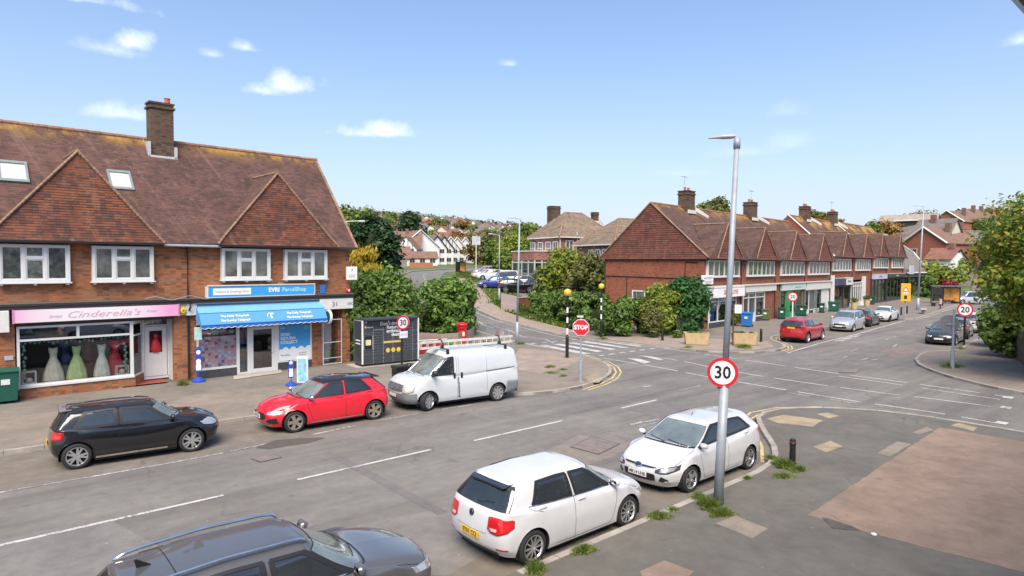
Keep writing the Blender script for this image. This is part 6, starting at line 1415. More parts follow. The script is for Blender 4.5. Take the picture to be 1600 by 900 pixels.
def blob(mb,c,r,n=8,k=6):
    V = []; 
    for i in range(k + 1):
        t = math.pi * i / k
        for j in range(n):
            p = 2 * math.pi * j / n; q = 1 + .12 * math.sin(3 * p + i * 2); V.append((c[0] + r[0] * q * math.sin(t) * math.cos(p),c[1] + r[1] * q * math.sin(t) * math.sin(p),c[2] + r[2] * math.cos(t)))
    mb.add(V,[(i * n + j,(i + 1) * n + j,(i + 1) * n + (j + 1) % n,i * n + (j + 1) % n) for i in range(k) for j in range(n)])
def clumps_ellipsoid(c,r,n,cr,lower=-.9):
    u = unit(n * 2); u = u[u[:,2] > lower][:n]; rr = np.random.uniform(.55,1.0,(len(u),1)); P = np.array(c) + u * np.array(r) * rr
    return np.concatenate([P,(cr * np.random.uniform(.6,1.3,(len(u),1)))],1)
def tree(label,x,y,h,rx,rz_,mat,n=3500,ls=.3,ncl=34,trunk=.2,crown0=.3,group=None,z=None,name='tree',cr=None,ry=None,cat='tree',core=True,flatten=.5,droop=0.,lean=(0,0),elong=1.5):
    z = ht(x,y) if z is None else z; t = E(name,label,cat,(x,y,z),0,group); ry = ry or rx
    cz = h - rz_; C = clumps_ellipsoid((lean[0],lean[1],cz),(rx * .8,ry * .8,rz_ * .85),ncl,cr or rx * .32)
    m = MB()
    if trunk:
        m.cyl((0,0,-.3),(lean[0] * .5,lean[1] * .5,cz * .75),trunk,trunk * .6,9); m.cyl((lean[0] * .5,lean[1] * .5,cz * .75),(lean[0],lean[1],cz + rz_ * .4),trunk * .6,trunk * .15,7)
        for c in C[:12]: m.cyl((lean[0] * .5,lean[1] * .5,cz * random.uniform(.5,.95)),tuple(c[:3]),trunk * .3,.02,5)
        m.build('trunk',BARK,t,smooth=True)
    V,F = leaves(C,n,ls,droop,flatten,elong)
    if not trunk: k = V[:,2].reshape(-1,4).min(1) > -.05; F = F[k]
    cr_ = np_mesh('crown',V,F,mat,t)
    if core:
        m = MB(); blob(m,(lean[0],lean[1],cz),(rx * .5,ry * .5,rz_ * .55)); m.build('dark_core',CORE,t,smooth=True)  # added dark blob filling the inside of the crown
    return t
def shrub(label,x,y,w,d,h,mat,n=3000,ls=.16,ncl=30,rz=0,group=None,z=None,name='shrub',cat='shrub',cr=.45,core=.55):
    z = ht(x,y) if z is None else z; t = E(name,label,cat,(x,y,z),rz,group)
    C = []
    for _ in range(ncl):
        u = unit(1)[0]; q = np.random.uniform(.6,1.0); p = np.sign(u) * np.abs(u) ** .7; C.append((p[0] * (w / 2 - cr * .6) * q,p[1] * (d / 2 - cr * .6) * q,max(.15,h / 2 + p[2] * (h / 2 - cr * .5) * q),cr * np.random.uniform(.6,1.3)))
    V,F = leaves(C,n,ls); k = V[:,2].reshape(-1,4).min(1) > -.02; F = F[k]; np_mesh('foliage',V,F,mat,t)
    m = MB(); blob(m,(0,0,h * .45),(w * .5 * core,d * .5 * core,h * .5 * core)); m.build('dark_core',CORE,t,smooth=True)  # added dark blob behind the leaves, not real stems
    m = MB()
    for k in range(5): a = random.uniform(0,6.3); m.cyl((.1 * math.cos(a),.1 * math.sin(a),-.1),(w * .3 * math.cos(a),d * .3 * math.sin(a),h * .6),.04,.01,5)
    m.build('stems',BARK,t); return t
def at(u,v,dpt): x,y,z = D(u,v,dpt); return x,y
# big laurels behind the lockers
x,y = at(598,500,41.5); shrub('large glossy green laurel bush behind the parcel lockers',x,y,4.9,4.4,5.0,LG,19000,.19,110,-.7,cr=.75,z=0)
x,y = at(701,500,45); shrub('large green laurel bush behind the post box',x,y,3.9,3.6,4.2,LG,12000,.20,75,-.7,cr=.55,z=.1)
x,y = at(556,530,34); shrub('narrow dark ivy clump at the corner of the brick building',x,y,1.6,1.6,3.6,LH,2600,.16,24,0,cr=.4,z=0)
x,y = at(654,470,46); shrub('lower pale green laurel between the two large laurels',x,y,2.6,2.4,2.3,LB_,2800,.2,24,0,cr=.45,z=.1)
# golden weeping conifer and dark tree behind
x,y = at(571,430,50)
gt_ = tree('golden yellow weeping conifer beside the roof edge',x,y,7.0 - ht(x,y),1.35,3.0,LGOLD,7000,.17,60,.12,cr=.45,droop=1.6,elong=2.6,flatten=.1)
x,y = at(584,430,70); tree('large dark green cedar behind the golden conifer',x,y,11.4 - ht(x,y),3.3,4.6,LD,9000,.34,70,.35,cr=.9,flatten=1.2,elong=2.0,ry=3.0)
x,y = at(548,430,80); tree('mid green tree behind the roof of the brick shops',x,y,12.6 - ht(x,y),3.6,4,LB_,4500,.36,40,.3,cr=1.0)
# trees between far road and pub
for i,(u,vt,d_,r,mt,lb) in enumerate(((800,362,104,3.4,LY,'lime green tree left of the pub above the parked cars'),(822,345,112,3.8,LB_,'green tree tallest of those beside the pub chimney'),(838,362,104,2.8,LB_,'dark green tree touching the left wall of the pub'),(778,372,118,2.6,LB_,'small round green tree at the far end of the car park'),(812,385,99,2.6,LH,'low dark tree behind the beer garden tables'),(790,392,96,2.2,LB_,'bushy green tree behind the far end of the car park'))):
    x,y,zt = D(u,vt,d_); b = ht(x,y); tree(lb,x,y,zt - b,r,min(r * 1.25,(zt - b) * .45),mt,4200,.38,40,.22,cr=r * .32)
x,y,zt = D(880,386,66); b = ht(x,y); tree('broad yellow green shrubby tree in front of the pub',x,y,zt - b,3.4,2.9,LY,8500,.26,70,.2,cr=.75,ry=2.6)
x,y,zt = D(925,394,64); b = ht(x,y); tree('olive green shrubby tree between the pub and the parade gable',x,y,zt - b,2.8,2.6,LOL,7000,.26,55,.2,cr=.7)
x,y,zt = D(858,412,65); b = ht(x,y); tree('small dark green bush at the left of the yellow green shrub',x,y,zt - b,1.6,1.6,LB_,2600,.24,26,.1,cr=.5)
# hedges of the corner garden
def hedge(label,A,B,w,h0,h1,mat,n,ls=.17):
    A,B = np.array(A),np.array(B); L = np.linalg.norm(B - A); a = math.atan2(B[1] - A[1],B[0] - A[0]); t = E('hedge',label,'hedge',(A[0],A[1],min(ht(*A),ht(*B))),a); C = []
    for k in range(int(L * 17)):
        q = random.random(); h = h0 + (h1 - h0) * q; s = random.choice((-1,1,0)); 
        yy = (w / 2 - .3) * s if s else random.uniform(-w / 2 + .3,w / 2 - .3); zz_ = random.uniform(.2,h - .3) if s else h - .35 + random.uniform(-.15,.2)
        C.append((q * L,yy,zz_,random.uniform(.25,.5)))
    V,F = leaves(C,n,ls); F = F[V[:,2].reshape(-1,4).min(1) > -.02]; np_mesh('foliage',V,F,mat,t)
    m = MB(); m.prism([(.5,-w / 2 + .8),(L - .5,-w / 2 + .8),(L - .5,w / 2 - .8),(.5,w / 2 - .8)],-.2,min(h0,h1) - .9); m.build('dark_core',CORE,t); return t  # added dark block filling the inside of the hedge
hedge('tall clipped green hedge left of the green cabinets',(39.9,42.4),(37.5,33.2),2.6,2.6,3.0,LH,24000,.19)
hedge('overgrown green and russet hedge right of the green cabinets',(38.9,31.2),(39.8,28.5),1.9,2.8,2.5,LH,11000,.18)
x,y = at(960,480,46.5); shrub('green shrub above the wide green cabinet',x,y,3.2,2,3.0,LH,4500,.18,30,-.7)
x,y = at(952,500,49.8); shrub('small russet red shrub above the green cabinet',x,y,1.2,.9,2.4,LRED,900,.15,10,z=.1,cr=.3)
x,y = at(1020,478,45.5); shrub('straggly russet and cream twiggy bush at the end of the hedge',x,y,1.5,1.2,2.3,LOL,1600,.17,14,z=.1,cr=.35)
x,y = at(1034,470,47.5); shrub('bright yellow green small tree against the gable wall',x,y,3.1,2.4,3.8,LY,6500,.18,50,z=.1,cr=.5)
x,y = at(1076,470,48.6); shrub('dark green fir-like bush at the corner of the parade',x,y,3.5,2.8,4.5,leaf_mat('deep_green_leaf',(.015,.06,.015),(.03,.10,.02),(.06,.15,.03),.12),12000,.2,80,z=.1,cr=.55,core=.65)
x,y = at(1150,500,54.5); shrub('thin dark shrub by the wall between two shop windows',x,y,.8,.6,1.9,LH,900,.16,10,z=.1,cr=.25)
x,y = at(1062,512,45.6); shrub('low green weeds at the foot of the wooden fence',x,y,1.6,.5,.5,LB_,500,.13,8,z=.1,cr=.2)
# big oak at the right edge
x,y = 38.6,4.4
ok = tree('large oak with green and golden autumn leaves over the pavement',x,y,9.8,5.6,4.4,LA,33000,.17,190,.4,cr=.8,z=.05,ry=5.2,core=False,lean=(-.2,.6))
x,y = at(1590,540,37); shrub('dark overgrown bush beneath the oak by the garden fence',x,y,3.6,3,3.4,LB_,6500,.2,45,z=.1)
x,y = at(1560,520,41); shrub('dark leafy lower bough thicket beside the parked white car',x,y,2.2,2.6,2.6,LH,3000,.2,24,z=.5,name='shrub')
x,y = at(1596,575,36.6); shrub('low green weeds and ferns at the pavement edge below the oak',x,y,3.2,1.4,.8,GR,2200,.14,20,z=.1,cr=.25)
# far right hillside
for i,(u,vt,vb_,d_,r,mt,lb) in enumerate((
    (1462,342,400,138,4.6,LB_,'green tree below the red gabled houses on the hill'),(1440,352,395,150,3.5,LH,'dark tree beside the hillside houses'),(1462,418,462,112,5.0,LY,'broad yellow green bush at the foot of the hill'),(1482,404,440,118,3.5,LB_,'green bush on the bank behind the bus shelter'),
    (1500,362,395,150,3.0,LB_,'small green tree by the hill road'),(1575,345,400,140,5,LB_,'green tree on the bank right of the hill road'),(1556,372,420,118,3.6,LOL,'olive tree on the bank right of the hill road'),
    (1382,340,372,128,3.2,LBR,'rounded orange brown tree behind the parade roofs'),(1434,328,360,152,6,LOL,'large olive brown tree on the skyline behind the grey roof'),(1118,310,350,92,2.2,LOL,'olive tree top rising behind the first parade chimney'),(1104,316,350,94,1.6,LB_,'small green tree top just behind the first chimney'),
    (1294,328,360,106,3.0,LBR,'brown autumn tree behind the middle parade chimneys'),(1272,330,362,108,2.2,LOL,'olive tree between the middle parade chimneys'),(1358,348,372,120,2.2,LH,'dark green tree top behind the last parade chimney'),(1548,334,366,215,5,LBR,'brown tree at the top of the hill road'),(1520,340,372,190,4,LH,'dark green bush beside the houses at the hill top'),(1532,352,380,175,3.6,LB_,'green bush by the upper hill road'))):
    x,y,zt = D(u,vt,d_); b = ht(x,y); hh = max(zt - b,2.5); tree(lb,x,y,hh,r,min(r * .95,hh * .48),mt,3000,.42,34,.25,cr=r * .32)
x,y,zt = D(1480,436,106); shrub('dark red leaved shrub behind the bus shelter',x,y,8,3,3.0,LRED,2600,.3,26,z=0)
x,y,zt = D(1452,448,102); shrub('dark green shrub against the side of the grey building',x,y,3,2,4.2,LH,1800,.28,18,z=0)
# distant trees among the houses (things) and the far wood (stuff)
random.seed(11)
FARG = 'trees among the houses on the far hillside'
for i in range(80):
    d_ = random.choice((190,215,250,290,340,400,470)); u = random.uniform(560,875); x,y,_ = D(u,400,d_)
    if abs(u - 670) < 60 and d_ < 225: continue
    b = ht(x,y); r = random.uniform(3,6.5); mt = random.choice((LB_,LH,LOL,LBR,LY,LB_))
    tree('rounded tree standing among the houses on the far hillside',x,y,random.uniform(6,10),r,r * .75,mt,750,.9,16,.3,cr=r * .4,group=FARG,z=b)
x,y,zt = D(644,326,250); b = ht(x,y); tree('large dark round evergreen on the far hillside above the rooftops',x,y,zt - b,5.6,7.5,LD,4000,.8,50,.4,cr=2.2)
C = []
for k in range(1500):
    d_ = random.uniform(560,860); u = random.uniform(440,960); x,y,_ = D(u,400,d_); C.append((x,y,ht(x,y) + 3.5,random.uniform(4,7)))
for k in range(260):
    d_ = random.uniform(300,560); u = random.uniform(500,930); x,y,_ = D(u,400,d_); C.append((x,y,ht(x,y) + 2,random.uniform(2.5,4.5)))
V,F = leaves(C,42000,2.6,elong=1.2); np_mesh('distant_wood',V,F,LFAR)['kind'] = 'stuff'
C = []
for k in range(300):
    d_ = random.uniform(230,420); u = random.uniform(1290,1700); x,y,_ = D(u,400,d_); C.append((x,y,ht(x,y) + 1,random.uniform(2,4)))
V,F = leaves(C,9000,1.6,elong=1.2); np_mesh('hillside_woodland',V,F,LFAR)['kind'] = 'stuff'
# grass tufts
def tuft(label,x,y,r,h,n=260,z=.1,yl=.0,cat='grass tuft',group=None):
    o = E('grass_tuft',label,cat,(x,y,z),0,group); V = []; 
    a = np.random.uniform(0,6.283,n); ph = random.uniform(0,6); q = r * (.75 + .35 * np.sin(2 * a + ph) + .25 * np.sin(5 * a + 2 * ph)) * np.random.uniform(0,1.1,n) ** .62; px,py = q * np.cos(a),q * np.sin(a) * .7; hh = h * np.random.uniform(.2,1.15,n) * np.clip(1.1 - q / r * .75,.12,1); dx,dy = np.random.normal(0,.7,n) * hh,np.random.normal(0,.7,n) * hh; wv = np.random.uniform(.004,.011,n) * (1 + r); b = np.random.uniform(0,3.14,n)
    V = np.stack([np.stack([px - wv * np.cos(b),py - wv * np.sin(b),0 * px],1),np.stack([px + wv * np.cos(b),py + wv * np.sin(b),0 * px],1),np.stack([px + dx + wv * .3,py + dy,hh],1),np.stack([px + dx - wv * .3,py + dy,hh],1)],1).reshape(-1,3)
    np_mesh('blades',V,np.arange(4 * n).reshape(n,4),GR,o); return o
for u,v,r,h,n,lb in ((1108,792,.34,.22,1500,'thick grass around the foot of the near lamp post'),(1128,804,.30,.16,1100,'grass spreading in front of the near lamp post'),(1092,778,.2,.14,500,'grass at the kerb just behind the near lamp post'),(1030,808,.32,.12,700,'grass patch on the kerb beside the two white cars'),(1052,797,.2,.08,260,'small grass patch on the kerb left of the lamp post'),(912,862,.26,.14,700,'grass patch on the kerb beside the rear door of the white hatchback'),(838,892,.28,.16,700,'reddish grass on the kerb behind the wheel of the white hatchback'),
    (1225,728,.42,.20,1500,'thick grass around the near black bollard'),(1248,735,.3,.14,600,'grass just right of the near black bollard'),(1225,745,.34,.10,800,'flat grass patch in front of the near black bollard'),(1205,716,.3,.1,500,'grass in the kerb joint by the white car tail'),(1168,748,.15,.1,240,'tiny grass tuft between lamp post and bollard'),
    (860,574,.5,.12,500,'weed patch on the corner pavement behind the van'),(880,578,.35,.1,300,'weeds by the base of the corner pavement'),(862,583,.6,.08,400,'flat weeds in the pavement behind the van'),(880,588,.3,.1,260,'weed clump nearest the stop sign'),(814,538,.4,.2,400,'grass at the foot of the middle lamp post'),(943,530,.5,.16,400,'grass at the foot of the far beacon post'),(1076,543,.5,.14,300,'grass tuft in front of the left planter'),(1162,543,.9,.25,900,'grass mound in front of the right planter'),(1487,573,.8,.25,900,'grass around the foot of the pale post on the far pavement'),(1500,545,.4,.2,300,'grass tuft by the grey parked car'),
    (60,615,.5,.3,500,'weeds growing under the bridal shop window at its left'),(140,606,.6,.2,500,'weeds growing along the middle of the bridal shop wall'),(286,602,.25,.3,400,'weeds at the foot of the downpipe'),(118,608,.3,.22,300,'small weeds below the bridal shop window')):
    x,y = G(u,v,.1); tuft(lb,x,y,r,h,n)
# dry leaves and grit gathered along the kerbs
def litter(pts,n,spread,z,mat,s=.02):
    P = resample(pts,.2); i = np.random.randint(0,len(P),n); q = P[i] + np.random.normal(0,1,(n,2)) * spread; a = np.random.uniform(0,6.28,n); r = s * np.random.uniform(.4,1.6,n)
    V = np.stack([np.stack([q[:,0] + r * np.cos(a + k * 1.57) * (1 if k % 2 else .55),q[:,1] + r * np.sin(a + k * 1.57) * (1 if k % 2 else .55),z + np.random.uniform(0,.012,n)],1) for k in range(4)],1).reshape(-1,3)
    np_mesh('dry_leaves',V,np.arange(4 * n).reshape(n,4),mat)['kind'] = 'stuff'
DRY = leaf_mat('dry_leaf',(.16,.09,.04),(.25,.16,.07),(.33,.26,.12),0.0)
litter(offset(SWK[:7],.15),1300,.10,.012,DRY); litter(offset(NWK[1:9],-.18),1200,.10,.012,DRY); litter(offset(SWK[3:9],-.3),700,.25,.112,DRY,.016); litter([(36,8),(44,10.5),(52,12.5)],1500,.8,.112,DRY,.03); litter([(6,6),(14,5),(22,5)],260,1.6,.112,DRY,.014)
# rough grass on the verges
def lawn(name,A,B,n,h=.12):
    A,B = resample(A,1.0),resample(B,1.0); i = np.random.randint(0,len(A),n); j = (i * (len(B) - 1) // (len(A) - 1)); t = np.random.uniform(0,1,(n,1)); P = A[i] + (B[j] - A[i]) * t + np.random.normal(0,.3,(n,2)); z = HT(P[:,0],P[:,1]) + .06
    b = np.random.uniform(0,3.14,n); w_,hh = .10,h * np.random.uniform(.5,1.2,n); dx,dy = np.random.normal(0,.06,n),np.random.normal(0,.06,n)
    V = np.stack([np.stack([P[:,0] - w_ * np.cos(b),P[:,1] - w_ * np.sin(b),z],1),np.stack([P[:,0] + w_ * np.cos(b),P[:,1] + w_ * np.sin(b),z],1),np.stack([P[:,0] + dx + w_ * .5,P[:,1] + dy,z + hh],1),np.stack([P[:,0] + dx - w_ * .5,P[:,1] + dy,z + hh],1)],1).reshape(-1,3)
    np_mesh(name,V,np.arange(4 * n).reshape(n,4),GR)['kind'] = 'stuff'
lawn('verge_grass',offset(RK[5:11],-2.5),offset(RK[5:11],-6.1),9000)
lawn('verge_grass',[(36.8,36),(38.2,44),(40.5,50)],[(38.4,36),(40.2,44),(42.4,49)],5000,.3)
# ================================================================== street furniture
SRED = flat('sign_red',(.60,.015,.03),.4,var=.04); SWH = flat('sign_white',(.76,.76,.77),.35,var=.03); SBK = flat('sign_black',(.015,.015,.015),.4); SGB = flat('sign_back_grey',(.18,.19,.19),.6)
def face(x,y,tx=0.0,ty=0.0):
    dx,dy = tx - x,ty - y; l = math.hypot(dx,dy); return math.atan2(dx / l,-dy / l)
def disc(mb,z,r,y0,y1,n=32): mb.cyl((0,y0,z),(0,y1,z),r,n=n)
def speed_disc(parent,z,r,txt,y=-.1):
    m = MB(); disc(m,z,r,y,y + .02); f = m.build('sign_rim',SRED,parent)
    m = MB(); disc(m,z,r * .79,y - .004,y - .001); g = m.build('sign_face',SWH,f)
    text_mesh('lettering',txt,r * 1.18,SBK,f,.002,loc=(0,y - .008,z - r * .02),bold=r * .022,xs=.92)
    m = MB(); m.box(-.04,.04,y + .02,0,z + r * .4,z + r * .48); m.box(-.04,.04,y + .02,0,z - r * .48,z - r * .4); m.build('bracket',GALV,f)
def pole(parent,segs,mat,n=12,name='post',tilt=None):
    m = MB(); 
    for (z0,r0,z1,r1) in segs: m.cyl((0,0,z0),(0,0,z1),r0,r1,n)
    return m.build(name,mat,parent,smooth=False)
# near lamp post with the big 30 sign
bx,by = G(1122,787,.1); tx_,ty_,tz_ = D(1152,215,14.15)
lp = E('lamp_post','tall galvanised lamp post standing in grass on the near pavement','lamp post',(bx,by,.1),face(bx,by))
q = Vector((bx,by,0)); dv = (Vector((tx_,ty_,tz_)) - Vector((bx,by,.1)))
ca,sa = math.cos(-lp.rotation_euler[2]),math.sin(-lp.rotation_euler[2]); lv = Vector((dv.x * ca - dv.y * sa,dv.x * sa + dv.y * ca,dv.z))
m = MB(); P_ = lambda t: tuple(lv * t); m.cyl(P_(-.01),P_(.32),.104,.096,16); m.cyl(P_(.32),P_(.335),.096,.07,16); m.cyl(P_(.335),P_(.97),.07,.056,16); m.cyl(P_(.97),P_(1.0),.075,.07,16); m.build('post',GALV,lp,smooth=True)
m = MB(); m.cyl((0,0,-.02),(0,0,.14),.125,.12,16); m.build('base_collar',flat('bitumen_band',(.05,.05,.05),.8),lp)
m = MB(); t = Vector(P_(1.0)); m.tube([t + Vector((0,0,-.05)),t + Vector((-.12,0,.06)),t + Vector((-.25,0,.03))],.018,6); ar = m.build('arm',GALV,lp)
m = MB()
pf = [(-.62,.0,.02),(-.42,.05,.03),(-.30,.09,.05),(-.12,.09,.05),(-.02,.03,.02)]
V = []; n = 10
for xx,ww_,hh in pf:
    for k in range(n): a = 2 * math.pi * k / n; V.append((t.x + xx,t.y + ww_ * math.cos(a),t.z + .03 + hh * math.sin(a) + (.0 if xx > -.3 else .02 * (xx + .3))))
m.add(V,[(j * n + i,j * n + (i + 1) % n,(j + 1) * n + (i + 1) % n,(j + 1) * n + i) for j in range(4) for i in range(n)]); m.build('lantern',flat('lantern_grey',(.42,.40,.40),.4),lp,smooth=True)
m = MB(); b_ = Vector(P_(.335)); m.box(b_.x - .15,b_.x - .03,b_.y - .06,b_.y + .06,b_.z - .20,b_.z + .12); m.build('junction_box',flat('box_grey',(.22,.23,.24),.6),lp,bevel=.01)
sx,sy,sz = D(1129,582,13.95); sg_ = E('speed_limit_sign','large round 30 speed limit sign on the near lamp post','sign',(sx,sy,0),face(sx,sy)); speed_disc(sg_,sz,.325,'30',-.03)
def lamp_post(label,u,v,h,z0=.1,r=.09,arm=None,lean=0.0,depth=None):
    if depth: x,y,_ = D(u,v,depth); z0 = ht(x,y)
    else: x,y = G(u,v,z0)
    o = E('lamp_post',label,'lamp post',(x,y,z0),face(x,y)); m = MB(); m.cyl((0,0,-.3),(0,0,1.4),r * 1.25,r * 1.2,10); m.cyl((0,0,1.4),(lean,0,h),r * .85,r * .55,10); m.build('post',GALV,o,smooth=True)
    L = arm or .5; m = MB(); m.cyl((lean,0,h - .05),(lean + L,0,h + .1 * abs(L)),.035,n=6); a = m.build('arm',GALV,o); m = MB(); m.box(lean + L - .1 * (L > 0),lean + L + (.45 if L > 0 else -.45),-.09,.09,h + .02 + .1 * abs(L) - .04,h + .14 * abs(L) + .05); m.build('lantern',flat('lantern_pale',(.5,.5,.5),.4),a,bevel=.02)
    return o
lamp_post('grey lamp post at the left kerb of the side road by the crossing',808,536,8.15,lean=.12,arm=-.3,r=.09)
lamp_post('lamp post on the verge beside the pub car park',780,470,6.9,depth=66,arm=-.7,r=.08)
lamp_post('tall lamp post on the pavement in front of the far grey building',1434,484,12.2,lean=.3,arm=-.6,r=.13)
x,y,zt = D(541,346,44); o = E('lamp_post','lamp post with a long white arm rising behind the brick building','lamp post',(x,y,ht(x,y)),face(x,y)); zt -= ht(x,y)
m = MB(); m.cyl((0,0,-.2),(0,0,zt),.07,.05); m.build('post',OFFW,o); m = MB(); m.cyl((0,0,zt),(1.1,0,zt + .06),.035,n=6); m.box(.85,1.25,-.07,.07,zt,zt + .1); m.build('arm',OFFW,o)
# 30 sign beside the lockers
x,y = G(641,585,.1); x,y = 15.55,26.0; o = E('speed_limit_sign','round 30 speed limit sign on a black post in front of the parcel lockers','sign',(x,y,.1),face(x,y) + .55)
pole(o,[(-.1,.05,2.15,.05)],SBK); speed_disc(o,2.42,.33,'30',-.1); m = MB(); m.box(-.17,.26,-.09,-.07,1.7,2.02); pl_ = m.build('plate',SWH,o); text_mesh('lettering','ZONE',.13,flat('grey_lettering',(.35,.35,.42),.5),pl_,.001,loc=(.045,-.092,1.86))
m = MB(); m.cyl((.1,.02,2.42),(.1,.04,2.42),.33,n=32); m.build('second_disc',flat('faded_red_white',(.6,.35,.37),.5),o)
# stop sign
x,y = G(907,597,.1); o = E('stop_sign','red octagonal STOP sign on a grey post at the pavement corner','sign',(x,y,.1),face(x,y)); pole(o,[(-.1,.085,.95,.085),(.95,.04,2.85,.04)],GALV)
def octa(r,z,y0,y1): return [(r * math.cos(math.pi / 8 + k * math.pi / 4),y0,z + r * math.sin(math.pi / 8 + k * math.pi / 4)) for k in range(8)]
m = MB(); m.extr(octa(.385,2.42,-.08,0),(0,.02,0)); f = m.build('sign_border',SWH,o); m = MB(); m.extr(octa(.36,2.42,-.084,0),(0,.003,0)); m.build('sign_face',SRED,f); text_mesh('lettering','STOP',.26,SWH,f,.002,loc=(0,-.088,2.42),bold=.012,xs=.95)
m = MB(); m.box(-.17,.10,-.06,-.02,2.86,2.94); m.build('top_bracket',flat('pale_bracket',(.6,.6,.52),.5),o); m = MB(); m.cyl((0,0,-.02),(0,0,.06),.2,.17,12); m.build('base_mound',flat('cracked_concrete',(.25,.22,.18),.9),o)
# zebra crossing beacons
AMB = flat('amber_globe',(.85,.50,.03),.25,coat=.5)
for (u,v,h,lb) in ((886,559,3.42,'black and white crossing beacon with amber globe on the near side'),(939,527,3.42,'black and white crossing beacon with amber globe by the hedge')):
    x,y = G(u,v,.1); o = E('crossing_beacon',lb,'beacon',(x,y,.1),face(x,y),'crossing beacons'); m = MB(); z = 0; m.cyl((0,0,-.1),(0,0,1.15),.095,.09,14); m.mi = 0
    m.cyl((0,0,1.15),(0,0,1.2),.09,.06,14); m.cyl((0,0,1.2),(0,0,h),.055,.055,14); m.build('post',SBK,o,smooth=False)
    m = MB()
    for a,b in ((1.3,1.68),(2.05,2.42),(1.75,1.95)) if h else (): m.cyl((0,0,a),(0,0,b),.058,n=14)
    for k,(a,b) in enumerate(((1.3,1.65),(1.95,2.25),(2.5,2.8))):
        m = MB(); m.cyl((0,0,a),(0,0,b),.0585,n=14); m.build('white_band',SWH,o)
    m = MB(); m.lathe([(.001,0),(.12,.03),(.19,.12),(.205,.21),(.19,.3),(.12,.38),(.001,.42)],(0,0,h),20); m.build('globe',AMB,o,smooth=True); m = MB(); m.cyl((0,0,h - .05),(0,0,h + .03),.09,n=12); m.build('collar',SBK,o)
# other 20 signs
x,y = G(1238,498,.1); o = E('speed_limit_sign','round 20 speed limit sign on a white post in front of the green shop','sign',(x,y,.1),face(x,y)); pole(o,[(-.1,.07,1.9,.07)],OFFW); speed_disc(o,2.15,.44,'20',-.1)
x,y,z = D(1508,484,43); o = E('speed_limit_sign','round 20 speed limit sign on a black post behind the grey parked car','sign',(x,y,.1),face(x,y)); pole(o,[(-.1,.06,z - .5,.06)],SBK); speed_disc(o,z - .1,.46,'20',-.08)
x,y = G(1488,575,.1); o = E('sign_post','pale grey post with the dark back of a round sign on the far right pavement','sign',(x,y,.1),face(x,y)); pole(o,[(-.1,.10,.95,.09),(.95,.055,3.0,.055)],GALV); m = MB(); m.cyl((-.2,.06,2.25),(-.2,.08,2.25),.45,n=28); m.build('sign_back',SGB,o); m = MB(); m.box(-.3,.1,.02,.06,2.2,2.26); m.build('bracket',GALV,o)
x,y = G(1549,530,.1); o = E('sign_post','thin black sign post under the oak beside the white parked car','sign',(x,y,.1),face(x,y)); pole(o,[(-.1,.06,2.9,.05)],SBK); m = MB(); m.box(-.3,.3,-.06,-.04,2.3,2.85); m.build('sign_plate',SGB,o)
x,y = G(1145,540,.1); o = E('sign_post','thin brown post with a small white plate between the two planters','sign',(x,y,.1),face(x,y)); pole(o,[(-.1,.045,2.7,.045)],flat('brown_post',(.10,.04,.035),.5)); m = MB(); m.box(.08,.5,-.07,-.05,2.1,2.65); p_ = m.build('sign_plate',SWH,o); text_mesh('lettering','P',.3,flat('grey_lettering',(.35,.35,.42),.5),p_,.001,loc=(.29,-.073,2.42)); m = MB(); m.box(-.0,.1,-.05,-.02,2.3,2.34); m.build('bracket',GALV,o)
# yellow flashing speed sign
x,y = G(1414,501,.1); o = E('speed_warning_sign','tall yellow electronic speed warning board at the kerb build-out','sign',(x,y,.1),face(x,y)); o.scale = (.88,.88,.88); YS = flat('warning_yellow',(.78,.40,.02),.4)
pole(o,[(-.1,.055,2.2,.055)],GALV); m = MB(); m.box(-.45,.45,-.2,-.05,2.05,4.0); b_ = m.build('board',YS,o,bevel=.04); m = MB(); m.box(-.13,.13,-.22,-.201,2.35,2.72); m.build('display',SBK,b_)
m = MB(); m.extr([(-.3,-.205,3.15),(.3,-.205,3.15),(.0,-.205,3.7)],(0,-.006,0)); m.build('warning_triangle',SRED,b_); m = MB(); m.extr([(-.2,-.212,3.2),(.2,-.212,3.2),(.0,-.212,3.57)],(0,-.004,0)); m.build('triangle_face',SWH,b_); m = MB(); m.box(-.25,.25,-.22,-.202,2.85,3.05); p_ = m.build('word_panel',SWH,b_); text_mesh('lettering','SLOW',.16,SBK,p_,.001,loc=(0,-.223,2.95)); m = MB(); m.lathe([(.1,0),(.12,.06),(.02,.1)],(0,-.24,2.1),10); m.build('beacon_lamp',AMB,b_)
def bollard(label,u,v,h=.95,r=.07,cap=True):
    x,y = G(u,v,.1); o = E('bollard',label,'bollard',(x,y,.1),0,'black bollards'); m = MB(); m.lathe([(r * 1.25,0),(r * 1.25,.08),(r * 1.05,.1),(r,h * .78),(r * 1.15,h * .8),(r * 1.15,h * .84),(r,h * .86),(r * 1.05,h * .96),(r * .6,h),(.0,h)],(0,0,0),16); m.build('post',SBK,o,smooth=False)
    m = MB(); m.cyl((0,0,h * .88),(0,0,h * .91),r * 1.06,n=16); m.build('red_band',flat('dull_red_band',(.25,.04,.03),.5),o)
    return o
bollard('near black bollard standing in grass at the pavement corner',1238,727,.70,.075); bollard('black bollard beside the right concrete planter',1189,534,.88,.08); bollard('black bollard in front of the wooden fence panel',1035,532,.82,.08); bollard('left one of the black bollards at the kerb build-out',1408,492,.85,.08); bollard('right one of the black bollards at the kerb build-out',1417,490,.85,.08)
